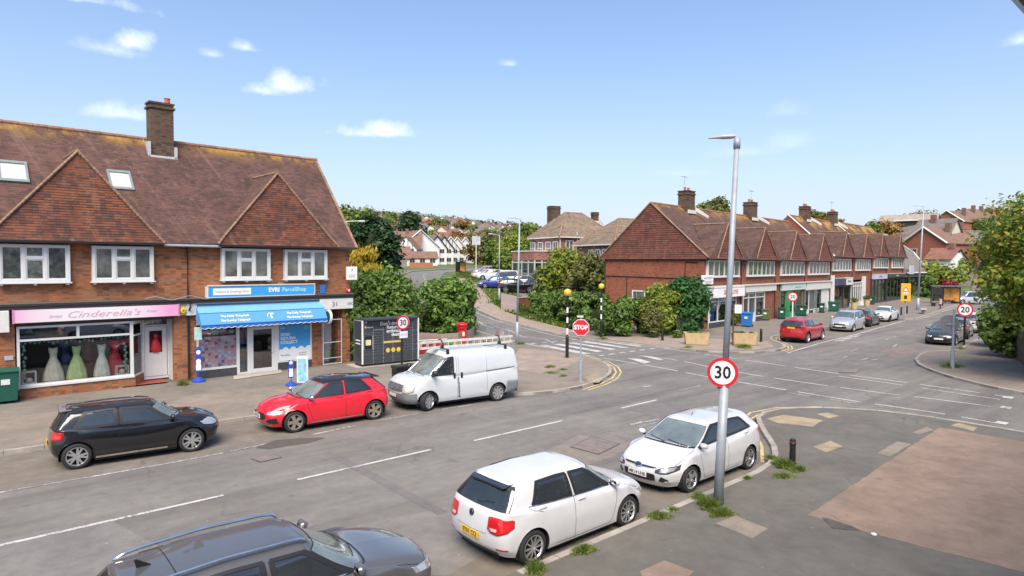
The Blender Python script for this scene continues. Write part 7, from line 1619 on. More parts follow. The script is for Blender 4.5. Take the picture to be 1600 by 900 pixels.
# planters
STN = flat('sandstone_concrete',(.48,.36,.20),.9,var=.15,scale=3,bump=.3)
for u,v,lb in ((1094,539,'left tan concrete planter with low green plants'),(1169,539,'right tan concrete planter near the blue bin')):
    x,y = G(u,v,.1); o = E('planter',lb,'planter',(x,y + .3,.1),face(x,y) + .12); m = MB(); w0,w1,d_ = .66,.78,.42
    m.add([(-w0,-d_,.04),(w0,-d_,.04),(w0,d_,.04),(-w0,d_,.04),(-w1,-d_ - .08,.78),(w1,-d_ - .08,.78),(w1,d_ + .08,.78),(-w1,d_ + .08,.78),(-w1 + .1,-d_ + .02,.78),(w1 - .1,-d_ + .02,.78),(w1 - .1,d_ - .02,.78),(-w1 + .1,d_ - .02,.78),(-w1 + .1,-d_ + .02,.66),(w1 - .1,-d_ + .02,.66),(w1 - .1,d_ - .02,.66),(-w1 + .1,d_ - .02,.66)],
          [(3,2,1,0),(0,1,5,4),(1,2,6,5),(2,3,7,6),(3,0,4,7),(4,5,9,8),(5,6,10,9),(6,7,11,10),(7,4,8,11),(8,9,13,12),(9,10,14,13),(10,11,15,14),(11,8,12,15),(12,13,14,15)]); m.build('trough',STN,o)
    m = MB(); m.box(-.6,.6,-.38,.38,0,.04); m.build('foot',DARK,o); V,F = leaves([(random.uniform(-.55,.55),random.uniform(-.25,.25),.74,.12) for _ in range(16)],700,.07); np_mesh('plants',V,F,LY if u < 1100 else LOL,o)
# green roadside cabinets
CG = flat('cabinet_green',(.025,.07,.045),.5,var=.15); CG2 = flat('cabinet_dark_green',(.03,.045,.035),.5)
def cabinet(label,x,y,rz,w,d_,h,mat,doors=2):
    o = E('utility_cabinet',label,'cabinet',(x,y,.1),rz); m = MB(); m.box(-w / 2,w / 2,0,d_,.06,h); m.build('housing',mat,o,bevel=.015); m = MB(); m.box(-w / 2 - .03,w / 2 + .03,-.03,d_ + .03,h,h + .05); m.build('lid',mat,o); m = MB(); m.box(-w / 2 - .02,w / 2 + .02,-.02,d_ + .02,0,.06); m.build('plinth',CONC,o)
    for k in range(doors): a = -w / 2 + .03 + k * (w - .03) / doors; m = MB(); m.box(a,a + (w - .03) / doors - .03,-.015,-.001,.12,h - .06); dd = m.build('door',mat,o); m = MB(); m.box(a + .05,a + .08,-.03,-.016,h * .55,h * .65); m.build('handle',GALV,dd)
x,y = G(964,521,.1); cabinet('wide green utility cabinet set into the corner hedge',x,y,face(x,y) + .15,1.95,.6,1.2,CG,3)
x,y = G(1063,523,.1); cabinet('dark green utility cabinet beside the wooden fence',x,y,face(x,y) + .2,.62,.4,1.22,CG2,1); x,y = G(1077,523,.1); cabinet('grey green utility cabinet beside the fir-like bush',x,y,face(x,y) + .2,.62,.4,1.22,flat('cabinet_grey_green',(.05,.07,.055),.5),1)
# fences
FW = flat('weathered_boards',(.34,.26,.22),.9,var=.3,scale=2); FW2 = flat('silvered_boards',(.42,.36,.33),.9,var=.25,scale=2)
def board_fence(label,pts,h,mat,bw=.14,cap=True,name='fence',step=0.0):
    P = resample(pts,bw * 1.0); x0,y0 = P[0]; o = E(name,label,'fence',(x0,y0,0)); me = None
    for k in range(len(P) - 1):
        a,b = P[k],P[k + 1]; z = ht(*a) + .08; hh = h + step * k; m = MB(); t = b - a; l = np.linalg.norm(t); ang = math.atan2(t[1],t[0])
        if me is None: m.box(0,l * .93,-.011,.011,0,1.0); bo = m.build('board',mat,o); me = bo.data
        else: bo = link_mesh('board',me,o)
        bo.location = (a[0] - x0,a[1] - y0,z); bo.rotation_euler = (0,random.uniform(-.006,.006),ang); bo.scale = (1,1,hh * random.uniform(.985,1.01))
    m = MB()
    for zz_ in (.25,.8):
        for k in range(0,len(P) - 1,6):
            b = P[min(k + 6,len(P) - 1)]; a = P[k]; n = np.array([-(b - a)[1],(b - a)[0]]); n = n / max(np.linalg.norm(n),1e-6) * .035
            m.cyl((a[0] - x0 + n[0],a[1] - y0 + n[1],ht(*a) + .08 + h * zz_),(b[0] - x0 + n[0],b[1] - y0 + n[1],ht(*b) + .08 + h * zz_),.03,n=4)
    m.build('rail',mat,o); return o
board_fence('brown board fence curving behind the post box',[G(655,548,.1),G(690,551,.1),G(716,549,.1),G(736,542,.1),G(741,536,.1)],1.12,FW)
board_fence('weathered wooden fence panel beside the dark cabinets',[G(1031,521,.1),G(1059,519,.1)],1.75,FW2,.16)
a_ = D(783,470,60); b_ = D(808,470,58); board_fence('pale picket fence beside the pub car park',[a_[:2],b_[:2]],1.55,flat('pinkish_boards',(.45,.36,.33),.9,var=.2),.16)
board_fence('old wooden garden fence under the oak',[(38.4,6.3),(42,7.7),(47,9.4),(53,11.2)],1.7,flat('dark_old_boards',(.13,.09,.06),.9,var=.4),.16)
a_ = D(808,470,62); b_ = D(862,462,68); o = E('garden_wall','low red brick wall along the edge of the pub car park','wall',(a_[0],a_[1],ht(*a_[:2])),math.atan2(b_[1] - a_[1],b_[0] - a_[0])); L = math.hypot(b_[0] - a_[0],b_[1] - a_[1]); m = MB(); m.box(0,L,-.12,.12,-1.5,1.0); m.build('brickwork',BRK2,o); m = MB(); m.box(-.03,L + .03,-.16,.16,1.0,1.07); m.build('coping',CONC,o)
# post box
x,y = G(722,546,.1); o = E('post_box','red cylindrical post box in front of the curved board fence','post box',(x,y,.1),face(x,y)); o.scale = (1.1,1.1,1.12); PBR = flat('post_box_red',(.62,.012,.02),.35)
m = MB(); m.lathe([(.27,.12),(.255,.16),(.25,1.25),(.27,1.27),(.27,1.31)],(0,0,0),24); m.build('drum',PBR,o,smooth=False); m = MB(); m.lathe([(.27,0),(.27,.12)],(0,0,0),24); m.build('base',SBK,o)
m = MB(); m.lathe([(.30,1.31),(.31,1.35),(.28,1.40),(.15,1.46),(.001,1.48)],(0,0,0),24); m.build('cap',PBR,o,smooth=True); m = MB(); m.box(-.13,.13,-.27,-.22,1.12,1.16); m.build('slot',SBK,o); m = MB(); m.box(.02,.14,-.262,-.22,.75,.98); m.build('notice_plate',flat('cream_plate',(.7,.66,.5),.5),o)
# red planter with white rail and green grit bin
x,y = G(686,556,.1); y += .8; o = E('planter','long red trough with a white rail in front of the board fence','planter',(x,y,.1),face(x,y) + .1); m = MB(); m.box(-.85,.75,0,.5,0,.62); m.build('trough',flat('trough_red',(.28,.02,.03),.5),o); m = MB(); m.tube([(-.8,-.08,0),(-.8,-.08,.8),(.9,-.08,.86)],.03,6); m.tube([(.3,-.3,.1),(-.2,-.3,.45)],.03,6); m.build('rail',OFFW,o)
x,y = G(703,554,.1); y += .9; o = E('grit_bin','green grit bin with sloping lid beside the post box','bin',(x + .35,y,.1),face(x,y)); m = MB(); m.box(-.36,.36,0,.5,0,.5); m.build('body',flat('grit_green',(.04,.22,.08),.5),o); m = MB(); m.extr([(-.4,-.04,.5),(-.4,.54,.5),(-.4,.54,.76),(-.4,.2,.76),(-.4,-.04,.62)],(.8,0,0)); m.build('lid',flat('grit_lid_green',(.05,.30,.11),.5),o)
# parcel lockers
LKF = Frame(15.0,28.9,math.radians(-3.0)); LW,LH_ = 3.22,2.32
lk = LKF.E('parcel_locker','black parcel locker bank with white slogan and yellow trim on the forecourt','locker',0,0,.1); LKB = flat('locker_black',(.05,.055,.065),.35,var=.25); LKG = flat('locker_grey',(.42,.43,.45),.4); LYL = flat('locker_yellow',(.75,.52,.05),.4)
m = MB(); m.box(0,LW,.02,.95,.14,LH_); m.build('housing',LKG,lk); m = MB(); m.box(.04,LW - .04,.06,.9,0,.14); m.build('plinth',DARK,lk); m = MB(); m.box(-.3,LW + .3,-.1,1.3,0,.02); m.build('concrete_base',CONC,lk)
m = MB(); m.box(.0,.065,-.015,.0,.14,LH_ + .0); m.box(LW - .06,LW,-.015,.0,.14,LH_); m.build('white_edge',WTXT,lk); m = MB(); m.extr([(.1,-.35,LH_ + .03),(LW - 1.1,-.35,LH_ + .03),(LW + .02,.0,LH_),(LW,.95,LH_),(0,.95,LH_)],(0,0,.07)); m.build('canopy',LKB,lk)
m = MB(); m.box(-.012,-.001,.05,.9,.16,LH_ - .03); s_ = m.build('side_panel',LKB,lk); m = MB(); m.box(-.02,-.013,.15,.7,1.28,1.34); m.box(-.02,-.013,.15,.7,1.12,1.18); m.build('side_stripe',WTXT,s_)
cx0 = .085; cols = [.53,.56,.53,.53,.62,.28]; DOORS = []
for ci,w in enumerate(cols):
    if ci == 0: rows = [(.16,.62),(.64,.74),(.76,.86),(1.55,1.62),(1.64,1.70),(1.72,LH_ - .02)]
    elif ci in (1,): rows = [(.16,.38),(.40,.60)] + [(.62 + k * .135,.62 + k * .135 + .115) for k in range(9)] + [(1.86,LH_ - .02)]
    elif ci in (2,3): rows = [(.16,.38),(.40,.60),(.62,.86),(.88,1.1),(1.12,1.22),(1.24,1.34),(1.36,1.46),(1.48,1.6),(1.62,1.8),(1.82,LH_ - .02)]
    elif ci == 4: rows = [(.16,.70),(.72,.84),(.86,.98),(1.0,1.12),(1.14,1.26),(1.28,1.40),(1.42,1.54),(1.56,1.68),(1.70,1.84),(1.86,LH_ - .02)]
    else: rows = [(.16,.70),(.72,.95),(.97,1.2),(1.22,1.45),(1.47,1.7),(1.72,LH_ - .02)]
    for z0,z1 in rows: m = MB(); m.box(cx0 + .018,cx0 + w - .018,-.012,.018,z0 + .008,z1 - .006); m.build('locker_door',LYL if (ci in (2,3) and abs(z0 - 1.12) < .01) else LKB,lk)
    cx0 += w
m = MB(); m.box(.13,.56,-.012,.018,.88,1.53); sc_ = m.build('screen_panel',SBK,lk); m = MB(); m.box(.2,.48,-.02,-.013,1.08,1.35); m.build('screen',flat('screen_yellow',(.72,.66,.38),.3),sc_)
for k,t_ in enumerate(("Don't dread",'Returns,','embrace','them.')): text_mesh('lettering',t_,.24,WTXT,lk,.002,'RIGHT',loc=(2.17,-.016,2.12 - k * .195),bold=.006)
for k in range(3): m = MB(); m.cyl((1.42 + k * .3,-.013,.75),(1.42 + k * .3,-.018,.75),.115,n=20); m.build('roundel',LYL,lk)
text_mesh('lettering','inpost',.12,WTXT,lk,.002,'LEFT',loc=(.30,-.016,1.98)); m = MB(); m.cyl((.2,-.013,1.98),(.2,-.018,1.98),.05,n=14); m.build('logo',LYL,lk)
for xx in (.22,1.45): m = MB(); m.lathe([(.0,-.05),(.035,-.03),(.04,.0)],(xx,-.01,2.24),10,'y'); m.build('lamp',WTXT,lk)
# litter bin by the van
x,y = G(618,610,.1); o = E('litter_bin','black double litter bin at the kerb in front of the white van','bin',(x + .1,y + .1,.1),-.12); m = MB(); m.box(0,.95,0,.5,0,.82); m.build('body',SBK,o,bevel=.02); m = MB(); m.box(-.03,.98,-.03,.53,.82,.95); m.build('lid',SBK,o,bevel=.03); m = MB(); m.box(.06,.42,-.008,0,.62,.76); m.box(-.009,0,.08,.42,.6,.76); m.build('opening',LINER,o); m = MB(); m.box(.55,.9,-.01,0,.3,.5); m.build('label_panel',flat('grey_plate',(.4,.42,.5),.5),o)
# wheelie bins
def bin_(label,u,v,col,h=1.05,w=.56,rz=0.0,z=.1,cat='bin',name='wheelie_bin'):
    x,y = G(u,v,z); o = E(name,label,cat,(x,y + .3,z),face(x,y) + rz); mt = flat('bin_%02d%02d%02d' % tuple(int(c * 99) for c in col),col,.45,var=.1); a,b = w / 2 * .84,w / 2
    m = MB(); m.add([(-a,-.24,.1),(a,-.24,.1),(a,.24,.02),(-a,.24,.02),(-b,-.3,h * .9),(b,-.3,h * .9),(b,.3,h * .9),(-b,.3,h * .9)],[(3,2,1,0),(4,5,6,7),(0,1,5,4),(1,2,6,5),(2,3,7,6),(3,0,4,7)]); m.build('body',mt,o,bevel=.02)
    m = MB(); m.extr([(-b - .02,-.36,h * .9),(-b - .02,.3,h * .9),(-b - .02,.34,h * .97),(-b - .02,.0,h),(-b - .02,-.36,h * .93)],(2 * b + .04,0,0)); m.build('lid',mt,o,bevel=.01); m = MB(); m.cyl((-b,.27,.1),(-b + .06,.27,.1),.1,n=12); m.cyl((b - .06,.27,.1),(b,.27,.1),.1,n=12); m.build('wheel',DARK,o)
    m = MB(); m.box(-.13,.13,-.305,-.27,h * .55,h * .7); m.build('sticker',OFFW,o); return o
x0_ = bin_('tall green bin with a white label at the far left of the bridal shop',10,632,(.01,.09,.06),1.3,.8); 
bin_('bright blue wheelie bin outside the second shop front',1172,511,(.02,.17,.50),1.25,.85,-.3); bin_('olive green wheelie bin by the brick pier',1200,501,(.08,.13,.04),1.1,.75); bin_('dark green wheelie bin at the left edge of the green shop',1226,499,(.01,.07,.045),1.15,.7); bin_('large dark green wheelie bin right of the green shop',1257,494,(.01,.07,.045),1.15,1.0); bin_('narrow dark green wheelie bin by the white pier',1288,489,(.01,.07,.045),1.1,.6); bin_('wide dark green communal bin right of the white pier',1307,487,(.01,.09,.06),1.15,1.2); bin_('dark green wheelie bin outside the grey framed shop',1364,476,(.01,.07,.045),1.1,.9)
for u,v,lb in ((1337,484,'stone pot with a bay bush left of the white shop door'),(1357,479,'stone pot by the pier beside the dark green bin')):
    x,y = G(u,v,.1); o = E('plant_pot',lb,'plant pot',(x,y + .2,.1)); m = MB(); m.lathe([(.3,0),(.34,.2),(.38,.8),(.42,.9),(.34,.9),(.3,.8)],(0,0,0),14); m.build('pot',STN,o); V,F = leaves([(random.uniform(-.25,.25),random.uniform(-.25,.25),1.1 + random.uniform(-.1,.25),.22) for _ in range(8)],260,.12); np_mesh('bush',V,F,LOL,o)
# guard rail with a red and white notice
a_,b_ = G(761,529,.1),G(795,546,.1); L = math.hypot(b_[0] - a_[0],b_[1] - a_[1]); o = E('guard_rail','galvanised mesh guard rail at the left side of the side road','railing',(a_[0],a_[1],.1),math.atan2(b_[1] - a_[1],b_[0] - a_[0])); m = MB()
for q in (0,.5,1): m.cyl((L * q,0,-.1),(L * q,0,1.1),.035,n=8)
m.build('post',GALV,o); m = MB(); m.cyl((0,0,1.05),(L,0,1.05),.022,n=6); m.cyl((0,0,.15),(L,0,.15),.022,n=6); m.build('rail',GALV,o)
for k in range(int(L / .13)): m = MB(); m.cyl((k * .13 + .06,0,.15),(k * .13 + .06,0,1.05),.007,n=4); m.build('bar',GALV,o)
m = MB(); m.box(L * .45,L * .62,-.03,-.02,.5,.95); s_ = m.build('notice',flat('pink_notice',(.62,.40,.42),.5),o); m = MB(); m.cyl((L * .53,-.031,.72),(L * .53,-.035,.72),.08,n=14); m.build('notice_mark',SRED,s_); m = MB(); m.box(L * .66,L * .8,-.03,-.02,.42,.98); m.build('white_notice',SWH,o)
# bus shelters
def shelter(label,x,y,z,rz,L=4.0,ad=(.62,.28,.05)):
    o = E('bus_shelter',label,'bus shelter',(x,y,z),rz); m = MB(); m.box(-.2,L + .2,-.2,1.5,2.35,2.5); m.build('roof',flat('shelter_grey',(.10,.11,.12),.5),o); m = MB()
    for xx in (0,L * .5,L): m.cyl((xx,1.3,0),(xx,1.3,2.349),.05,n=8)
    m.cyl((0,0,0),(0,0,2.349),.05,n=8); m.build('post',GRF,o); m = MB(); m.box(0.06,L - .06,1.28,1.31,.3,2.2); m.build('back_panel',CARGL,o); m = MB(); m.box(L * .42,L - .05,1.18,1.27,.2,2.25); f = m.build('advert_frame',GRF,o); m = MB(); m.box(L * .42 + .08,L - .13,1.16,1.179,.32,2.12); m.build('advert',flat('advert_orange',ad,.4,var=.5,scale=2),f); m = MB(); m.box(.4,L - .6,.9,1.2,.45,.52); m.build('bench',flat('bench_brown',(.2,.08,.04),.6),o); return o
x,y = G(1456,474,.1); shelter('bus shelter with an orange advert panel beside the silver people carrier',x,y,.1,face(x,y) + .1,3.4)
x,y,z = D(712,425,118); shelter('bus shelter with an orange advert beside the uphill road',x,y,ht(x,y) + .1,face(x,y),1.8)
for u,v,lb in ((1459,478,'left brown wooden bench in front of the far bus shelter'),(1471,477,'right brown wooden bench in front of the far bus shelter')):
    x,y = G(u,v,.1); o = E('bench',lb,'bench',(x,y,.1),.3); m = MB(); m.box(-.8,.8,-.2,.25,.42,.47); m.build('seat',flat('bench_brown',(.2,.08,.04),.6),o); m = MB(); m.box(-.8,.8,.25,.3,.5,.9); m.build('backrest',flat('bench_brown',(.2,.08,.04),.6),o)
    for s in (-.7,.65): m = MB(); m.box(s,s + .05,-.18,.28,0,.42); m.build('leg',SBK,o)
x,y = G(1443,490,.1); o = E('street_table','low stone bench on the pavement by the far lamp post','bench',(x,y,.1),.3); m = MB(); m.box(-1.0,1.0,-.25,.25,.45,.55); m.build('top',CONC,o); m = MB(); m.box(-.1,.15,-.2,.2,0,.45); m.build('leg',CONC,o)
x,y = G(1469,483,.1); o = E('traffic_post','short red and white marker post at the kerb by the bus shelter','post',(x,y,.1)); m = MB(); m.cyl((0,0,0),(0,0,.6),.06); m.build('post',SBK,o); m = MB(); m.cyl((0,0,.6),(0,0,1.25),.18,.12,10); m.build('marker',flat('pale_red',(.5,.3,.3),.5),o)
# pub garden
for i,(u,lb) in enumerate(((788,'left folded white parasol in the pub garden'),(793.5,'middle folded white parasol in the pub garden'),(799,'right folded white parasol in the pub garden'))):
    x,y,_ = D(u,420,98); z = ht(x,y); o = E('parasol',lb,'parasol',(x,y,z),0,'folded parasols in the pub garden'); m = MB(); m.cyl((0,0,0),(0,0,2.4),.04,n=6); m.build('pole',SBK,o); m = MB(); m.lathe([(.22,.9),(.2,1.4),(.08,2.2),(.0,2.45)],(0,0,0),10); m.build('canopy',OFFW,o)
for i,(u,v,lb) in enumerate(((776,424,'leftmost dark picnic table outside the pub'),(789,427,'dark picnic table second from the left outside the pub'),(803,430,'dark picnic table third from the left outside the pub'),(817,430,'rightmost dark picnic table outside the pub'))):
    x,y,_ = D(u,v,90); z = ht(x,y); o = E('picnic_table',lb,'picnic table',(x,y,z),.4); m = MB(); m.box(-.9,.9,-.4,.4,.7,.76); m.build('table_top',BARK,o)
    for s in (-.75,.68): m = MB(); m.box(s,s + .07,-.7,.7,.38,.44); m.box(s,s + .07,-.5,-.4,0,.7); m.box(s,s + .07,.4,.5,0,.7); m.build('leg',BARK,o)
    for s in (-.72,.5): m = MB(); m.box(-.9,.9,s,s + .22,.44,.49); m.build('seat',BARK,o)
x,y,z = D(744,382,132); zb = ht(x,y); o = E('pub_sign','white pub name board on a tall post beside the far road','sign',(x,y,zb),face(x,y)); m = MB(); m.cyl((0,0,0),(0,0,z - zb),.1,n=8); m.build('post',OFFW,o); m = MB(); m.box(-.85,.85,-.08,.08,z - zb - .1,z - zb + 1.7); m.build('board',flat('pub_board',(.45,.47,.48),.5,var=.3,scale=2),o)
strip_between('car_park',[(45.5,56),(49,62),(56,74),(63,84)],[(66,50),(72,58),(78,70),(80,82)],asphalt('car_park_tarmac',(.26,.20,.18),scale=.4),.05,across=6)
# litter
x,y = G(1365,836,.1); o = E('crumpled_paper','crumpled white paper lying by the edge of the red forecourt','litter',(x,y,.108)); m = MB()
for k in range(9): a = k * .7; m.quad((.05 * math.cos(a),.05 * math.sin(a),.0),(.07 * math.cos(a + .6),.05 * math.sin(a + .6),.012),(.02 * math.cos(a + .9),.03 * math.sin(a + .9),.04),(-.02,.0,.02))
m.build('paper',WTXT,o)
# ================================================================== own building behind the camera: wall and overhanging gutter
ow = E('own_building','dark gutter and eaves of the nearest building overhead at the right','building',(0,0,0)); m = MB(); m.box(-8,22,-.8,-.35,0,6.35); m.build('wall',WPL,ow)
gxA,gyA,gzA = 2.9,.45,6.10
m = MB(); prof = [(-.0,.0),(.012,-.05),(.045,-.085),(.09,-.085),(.125,-.05),(.137,0),(.147,0),(.135,-.055),(.095,-.097),(.04,-.097),(0.0,-.055),(-.01,0)]
x0g,x1g = 2.2,3.7; V = [(x0g,gyA + a - .06,gzA + b + .08) for a,b in prof] + [(x1g,gyA + a - .06,gzA + b + .08) for a,b in prof]; n = len(prof); m.add(V,[(i,(i + 1) % n,n + (i + 1) % n,n + i) for i in range(n)]); m.build('gutter',BLACK,ow)
m = MB(); m.box(2.0,3.7,-.36,gyA - .06,gzA + .06,gzA + .10); m.box(2.0,3.7,gyA - .08,gyA - .061,gzA - .04,gzA + .2); m.build('soffit',DARKB,ow)
m = MB(); m.quad((2.0,gyA - .02,gzA + .2),(3.7,gyA - .02,gzA + .2),(3.7,-.8,gzA + 1.3),(2.0,-.8,gzA + 1.3)); m.build('roof',ROOF2,ow)
# ================================================================== the vehicles
def mk(base,**k): d = dict(base); d.update(k); return d
GOLF = dict(L=4.2,W=1.79,H=1.48,fo=.87,wb=2.578,rw=.315,arch=.365,a4=1.28,a10=3.52,zrail=1.395,zrail_r=1.375,belt4=.95,belt10=1.02,znose=.70,ztail=.93,acowl=1.02,zcowl=.97,
            arear=4.08,zbelt_r=1.02,ahead=1.72,artop=3.74,wroof=.61,wbelt=.81,w10=.77,zrr=1.42,amir=1.32,bf=.42,br=.22,
            wins=[(1.38,2.36,1.98,2.40),(2.44,3.42,2.47,3.22)],seams=[[(1.30,4.9),(1.26,4),(1.24,2.6),(1.42,.4)],[(2.41,5.0),(2.42,2),(2.42,.3)],[(3.50,4.95),(3.42,3.8),(3.22,2.9)],[(1.42,.4),(2.42,.3),(2.9,.4)]],handles=[(2.22,4.2),(3.22,4.2)])
FOCUS = mk(GOLF,L=4.36,W=1.82,H=1.48,fo=.90,wb=2.65,a4=1.22,a10=3.75,acowl=.98,ahead=1.82,artop=3.98,arear=4.28,zcowl=.99,znose=.70,belt4=.95,belt10=1.08,ztail=1.0,zbelt_r=1.08,zrr=1.42,zrail_r=1.36,amir=1.34,hump=.6,
            wins=[(1.36,2.42,2.06,2.47),(2.50,3.72,2.53,3.36)],seams=[[(1.36,4.9),(1.3,4),(1.26,2.6),(1.45,.4)],[(2.47,5.0),(2.48,2),(2.48,.3)],[(3.62,4.9),(3.5,3.8),(3.3,2.9)],[(1.45,.4),(2.48,.3),(2.98,.4)]],handles=[(2.3,4.3),(3.36,4.3)],wv0=5.12)
MINI = mk(GOLF,L=3.86,W=1.74,H=1.43,fo=.78,wb=2.50,rw=.315,arch=.36,a4=1.16,a10=3.30,acowl=.96,ahead=1.55,artop=3.52,arear=3.76,zcowl=.98,znose=.76,belt4=.94,belt10=.97,ztail=.90,zbelt_r=.98,zrail=1.34,zrail_r=1.32,zrr=1.39,amir=1.22,wroof=.63,w10=.78,hump=.78,bf=.36,
            wins=[(1.28,2.36,1.76,2.38),(2.44,3.34,2.46,3.12)],seams=[[(1.14,4.9),(1.12,4),(1.14,2.6),(1.3,.4)],[(2.40,5.0),(2.42,2),(2.38,.3)],[(1.3,.4),(2.38,.3)]],handles=[(2.2,4.1)])
MINI_ = MINI
A1 = mk(GOLF,L=4.03,W=1.74,H=1.42,fo=.82,wb=2.56,a4=1.22,a10=3.42,acowl=1.02,ahead=1.72,artop=3.55,arear=3.92,zcowl=.95,znose=.70,belt4=.92,belt10=.99,ztail=.92,zbelt_r=.99,zrail=1.32,zrail_r=1.29,zrr=1.36,amir=1.3,wroof=.58,
          wins=[(1.36,2.34,1.96,2.38),(2.42,3.30,2.45,3.02)],seams=[[(1.28,4.9),(1.22,4),(1.2,2.6),(1.4,.4)],[(2.38,5.0),(2.4,2),(2.4,.3)],[(3.3,4.9),(3.2,3.8),(3.1,2.9)],[(1.4,.4),(2.4,.3),(2.8,.4)]])
Q5 = dict(L=4.66,W=1.89,H=1.64,fo=.90,wb=2.82,rw=.365,arch=.42,a4=1.42,a10=4.0,zrail=1.53,zrail_r=1.50,belt4=1.08,belt10=1.16,znose=.86,ztail=1.06,acowl=1.18,zcowl=1.10,arear=4.55,zbelt_r=1.16,ahead=1.92,artop=4.22,wroof=.64,wbelt=.85,w10=.80,zrr=1.57,amir=1.5,bf=.42,br=.25,sill=.25,hump=.66,mk=1.15,
          wins=[(1.52,2.58,2.14,2.60),(2.66,3.56,2.68,3.44),(3.62,4.0,3.52,3.80)],seams=[[(1.48,4.9),(1.42,4),(1.4,2.6),(1.5,.4)],[(2.62,5.0),(2.63,2),(2.63,.3)],[(3.62,4.9),(3.5,3.8),(3.4,2.9)]],handles=[(2.4,4.2),(3.4,4.2)],ww=.235)
SUV = mk(Q5,L=4.5,W=1.82,H=1.66)
MPV = dict(L=4.39,W=1.79,H=1.66,fo=.89,wb=2.68,rw=.32,arch=.37,a4=1.2,a10=3.95,zrail=1.54,zrail_r=1.52,belt4=1.02,belt10=1.08,znose=.78,ztail=1.0,acowl=.90,zcowl=1.04,arear=4.34,zbelt_r=1.08,ahead=1.72,artop=4.14,wroof=.64,wbelt=.83,w10=.80,zrr=1.60,amir=1.28,bf=.40,br=.22,wins=[(1.30,2.38,1.92,2.42),(2.46,3.28,2.49,3.22),(3.36,3.95,3.30,3.84)],seams=[[(2.42,5.0),(2.43,.3)]],handles=[(2.2,4.2),(3.1,4.2)])
SALOON = mk(GOLF,L=4.6,W=1.82,H=1.43,fo=.85,wb=2.78,a4=1.42,a10=3.72,acowl=1.2,ahead=1.95,artop=3.45,arear=3.98,zcowl=.95,znose=.70,belt4=.93,belt10=.99,ztail=.92,zbelt_r=1.0,zrail=1.32,zrail_r=1.28,zrr=1.34,amir=1.5,wroof=.57,tset=.04,wins=[(1.55,2.5,2.2,2.55),(2.6,3.5,2.64,3.2)],seams=[[(2.56,5.0),(2.58,.3)]],handles=[(2.36,4.2),(3.36,4.2)])
VAN = dict(L=4.86,W=1.97,H=2.02,fo=.93,wb=2.93,rw=.335,arch=.40,a4=1.02,a10=4.55,zrail=1.86,zrail_r=1.88,belt4=1.20,belt10=1.28,znose=.98,ztail=1.2,acowl=.82,zcowl=1.20,arear=4.84,zbelt_r=1.3,ahead=1.62,artop=4.78,wroof=.85,wbelt=.95,w10=.95,zrr=1.97,amir=1.12,bf=.38,br=.10,rb=.08,tb=.08,tset=.01,sill=.28,wrear=.97,rearglass=False,surround=True,mk=1.5,
           wins=[(1.08,1.95,1.68,1.97)],wv0=5.0,seams=[[(2.08,5.95),(2.08,4),(2.08,.4)],[(1.05,4.8),(1.1,3.4),(1.25,2.2)],[(2.16,5.9),(2.16,.5)],[(3.36,5.9),(3.36,1.2)]],handles=[],hump=.8)
PEOPLE = mk(MPV,L=4.5,H=1.84,zrail=1.70,zrail_r=1.70,zrr=1.78,ztail=1.1)
wh = carpaint('car_white',(.61,.62,.63)); wvan = carpaint('van_white',(.57,.60,.62)); red_ = carpaint('car_bright_red',(.72,.012,.03)); blk = carpaint('car_black',(.006,.006,.007),0,.2); gry = carpaint('car_grey',(.13,.13,.132),.35,.3); slv = carpaint('car_silver',(.55,.57,.60),.5,.3); dred = carpaint('car_deep_red',(.42,.012,.018)); dgr = carpaint('car_dark_grey',(.05,.055,.06),.4,.3); blu = carpaint('car_blue',(.02,.04,.22)); lbl = carpaint('car_light_blue',(.25,.42,.58),.3)
def pos(x,y,hdg,P,s=1.0):
    """centre of the car from the ground point below the near front or rear wheel"""
    return x,y
def scale(o,s): o.scale = (s,s,s); return o
# black three door hatchback
def ex_mini(root,S,p):
    both(S,'tail_light',TAIL,root,fcols(S,((.58,2.55,3.6),(.68,2.45,3.7),(.80,2.5,3.6)),True),.012)
    both(S,'headlight',LAMPG,root,fcols(S,((.54,2.7,3.2),(.61,2.5,3.45),(.70,2.5,3.45),(.77,2.7,3.2))),.014); front_full(S,'grille',TRIM,root,((0,1.3,2.6),(.42,1.5,2.5)))
    for sd in (1,-1):
        ribbon(S,'sill_trim',CHROME,root,[(S.ux(.35,a),.35) for a in np.linspace(1.35,2.9,10)],sd,.05,.012)
        for y0 in (.28,): pass
    full = MB(); r0,z0 = -S.L / 2 + .18,1.36
    full.extr([(-1.42,-.52,1.36),(-1.42,.52,1.36),(-1.70,.50,1.335),(-1.70,-.50,1.335)],(0,0,.03)); full.build('roof_spoiler',GLOSSB,root,bevel=.01)
    for y_ in (.3,-.3):
        m = MB(); m.quad((-1.1,y_ - .2,1.434),(.15,y_ - .2,1.436),(.15,y_ + .2,1.436),(-1.1,y_ + .2,1.434))
    plate(root,S,True,1.9,None,True)
c_ = car('black three-door hatchback parked outside the bridal shop',MINI,blk,(3.62,20.18),math.radians(-5),'minis',roof=GLOSSB,extras=ex_mini); scale(c_,1.06)
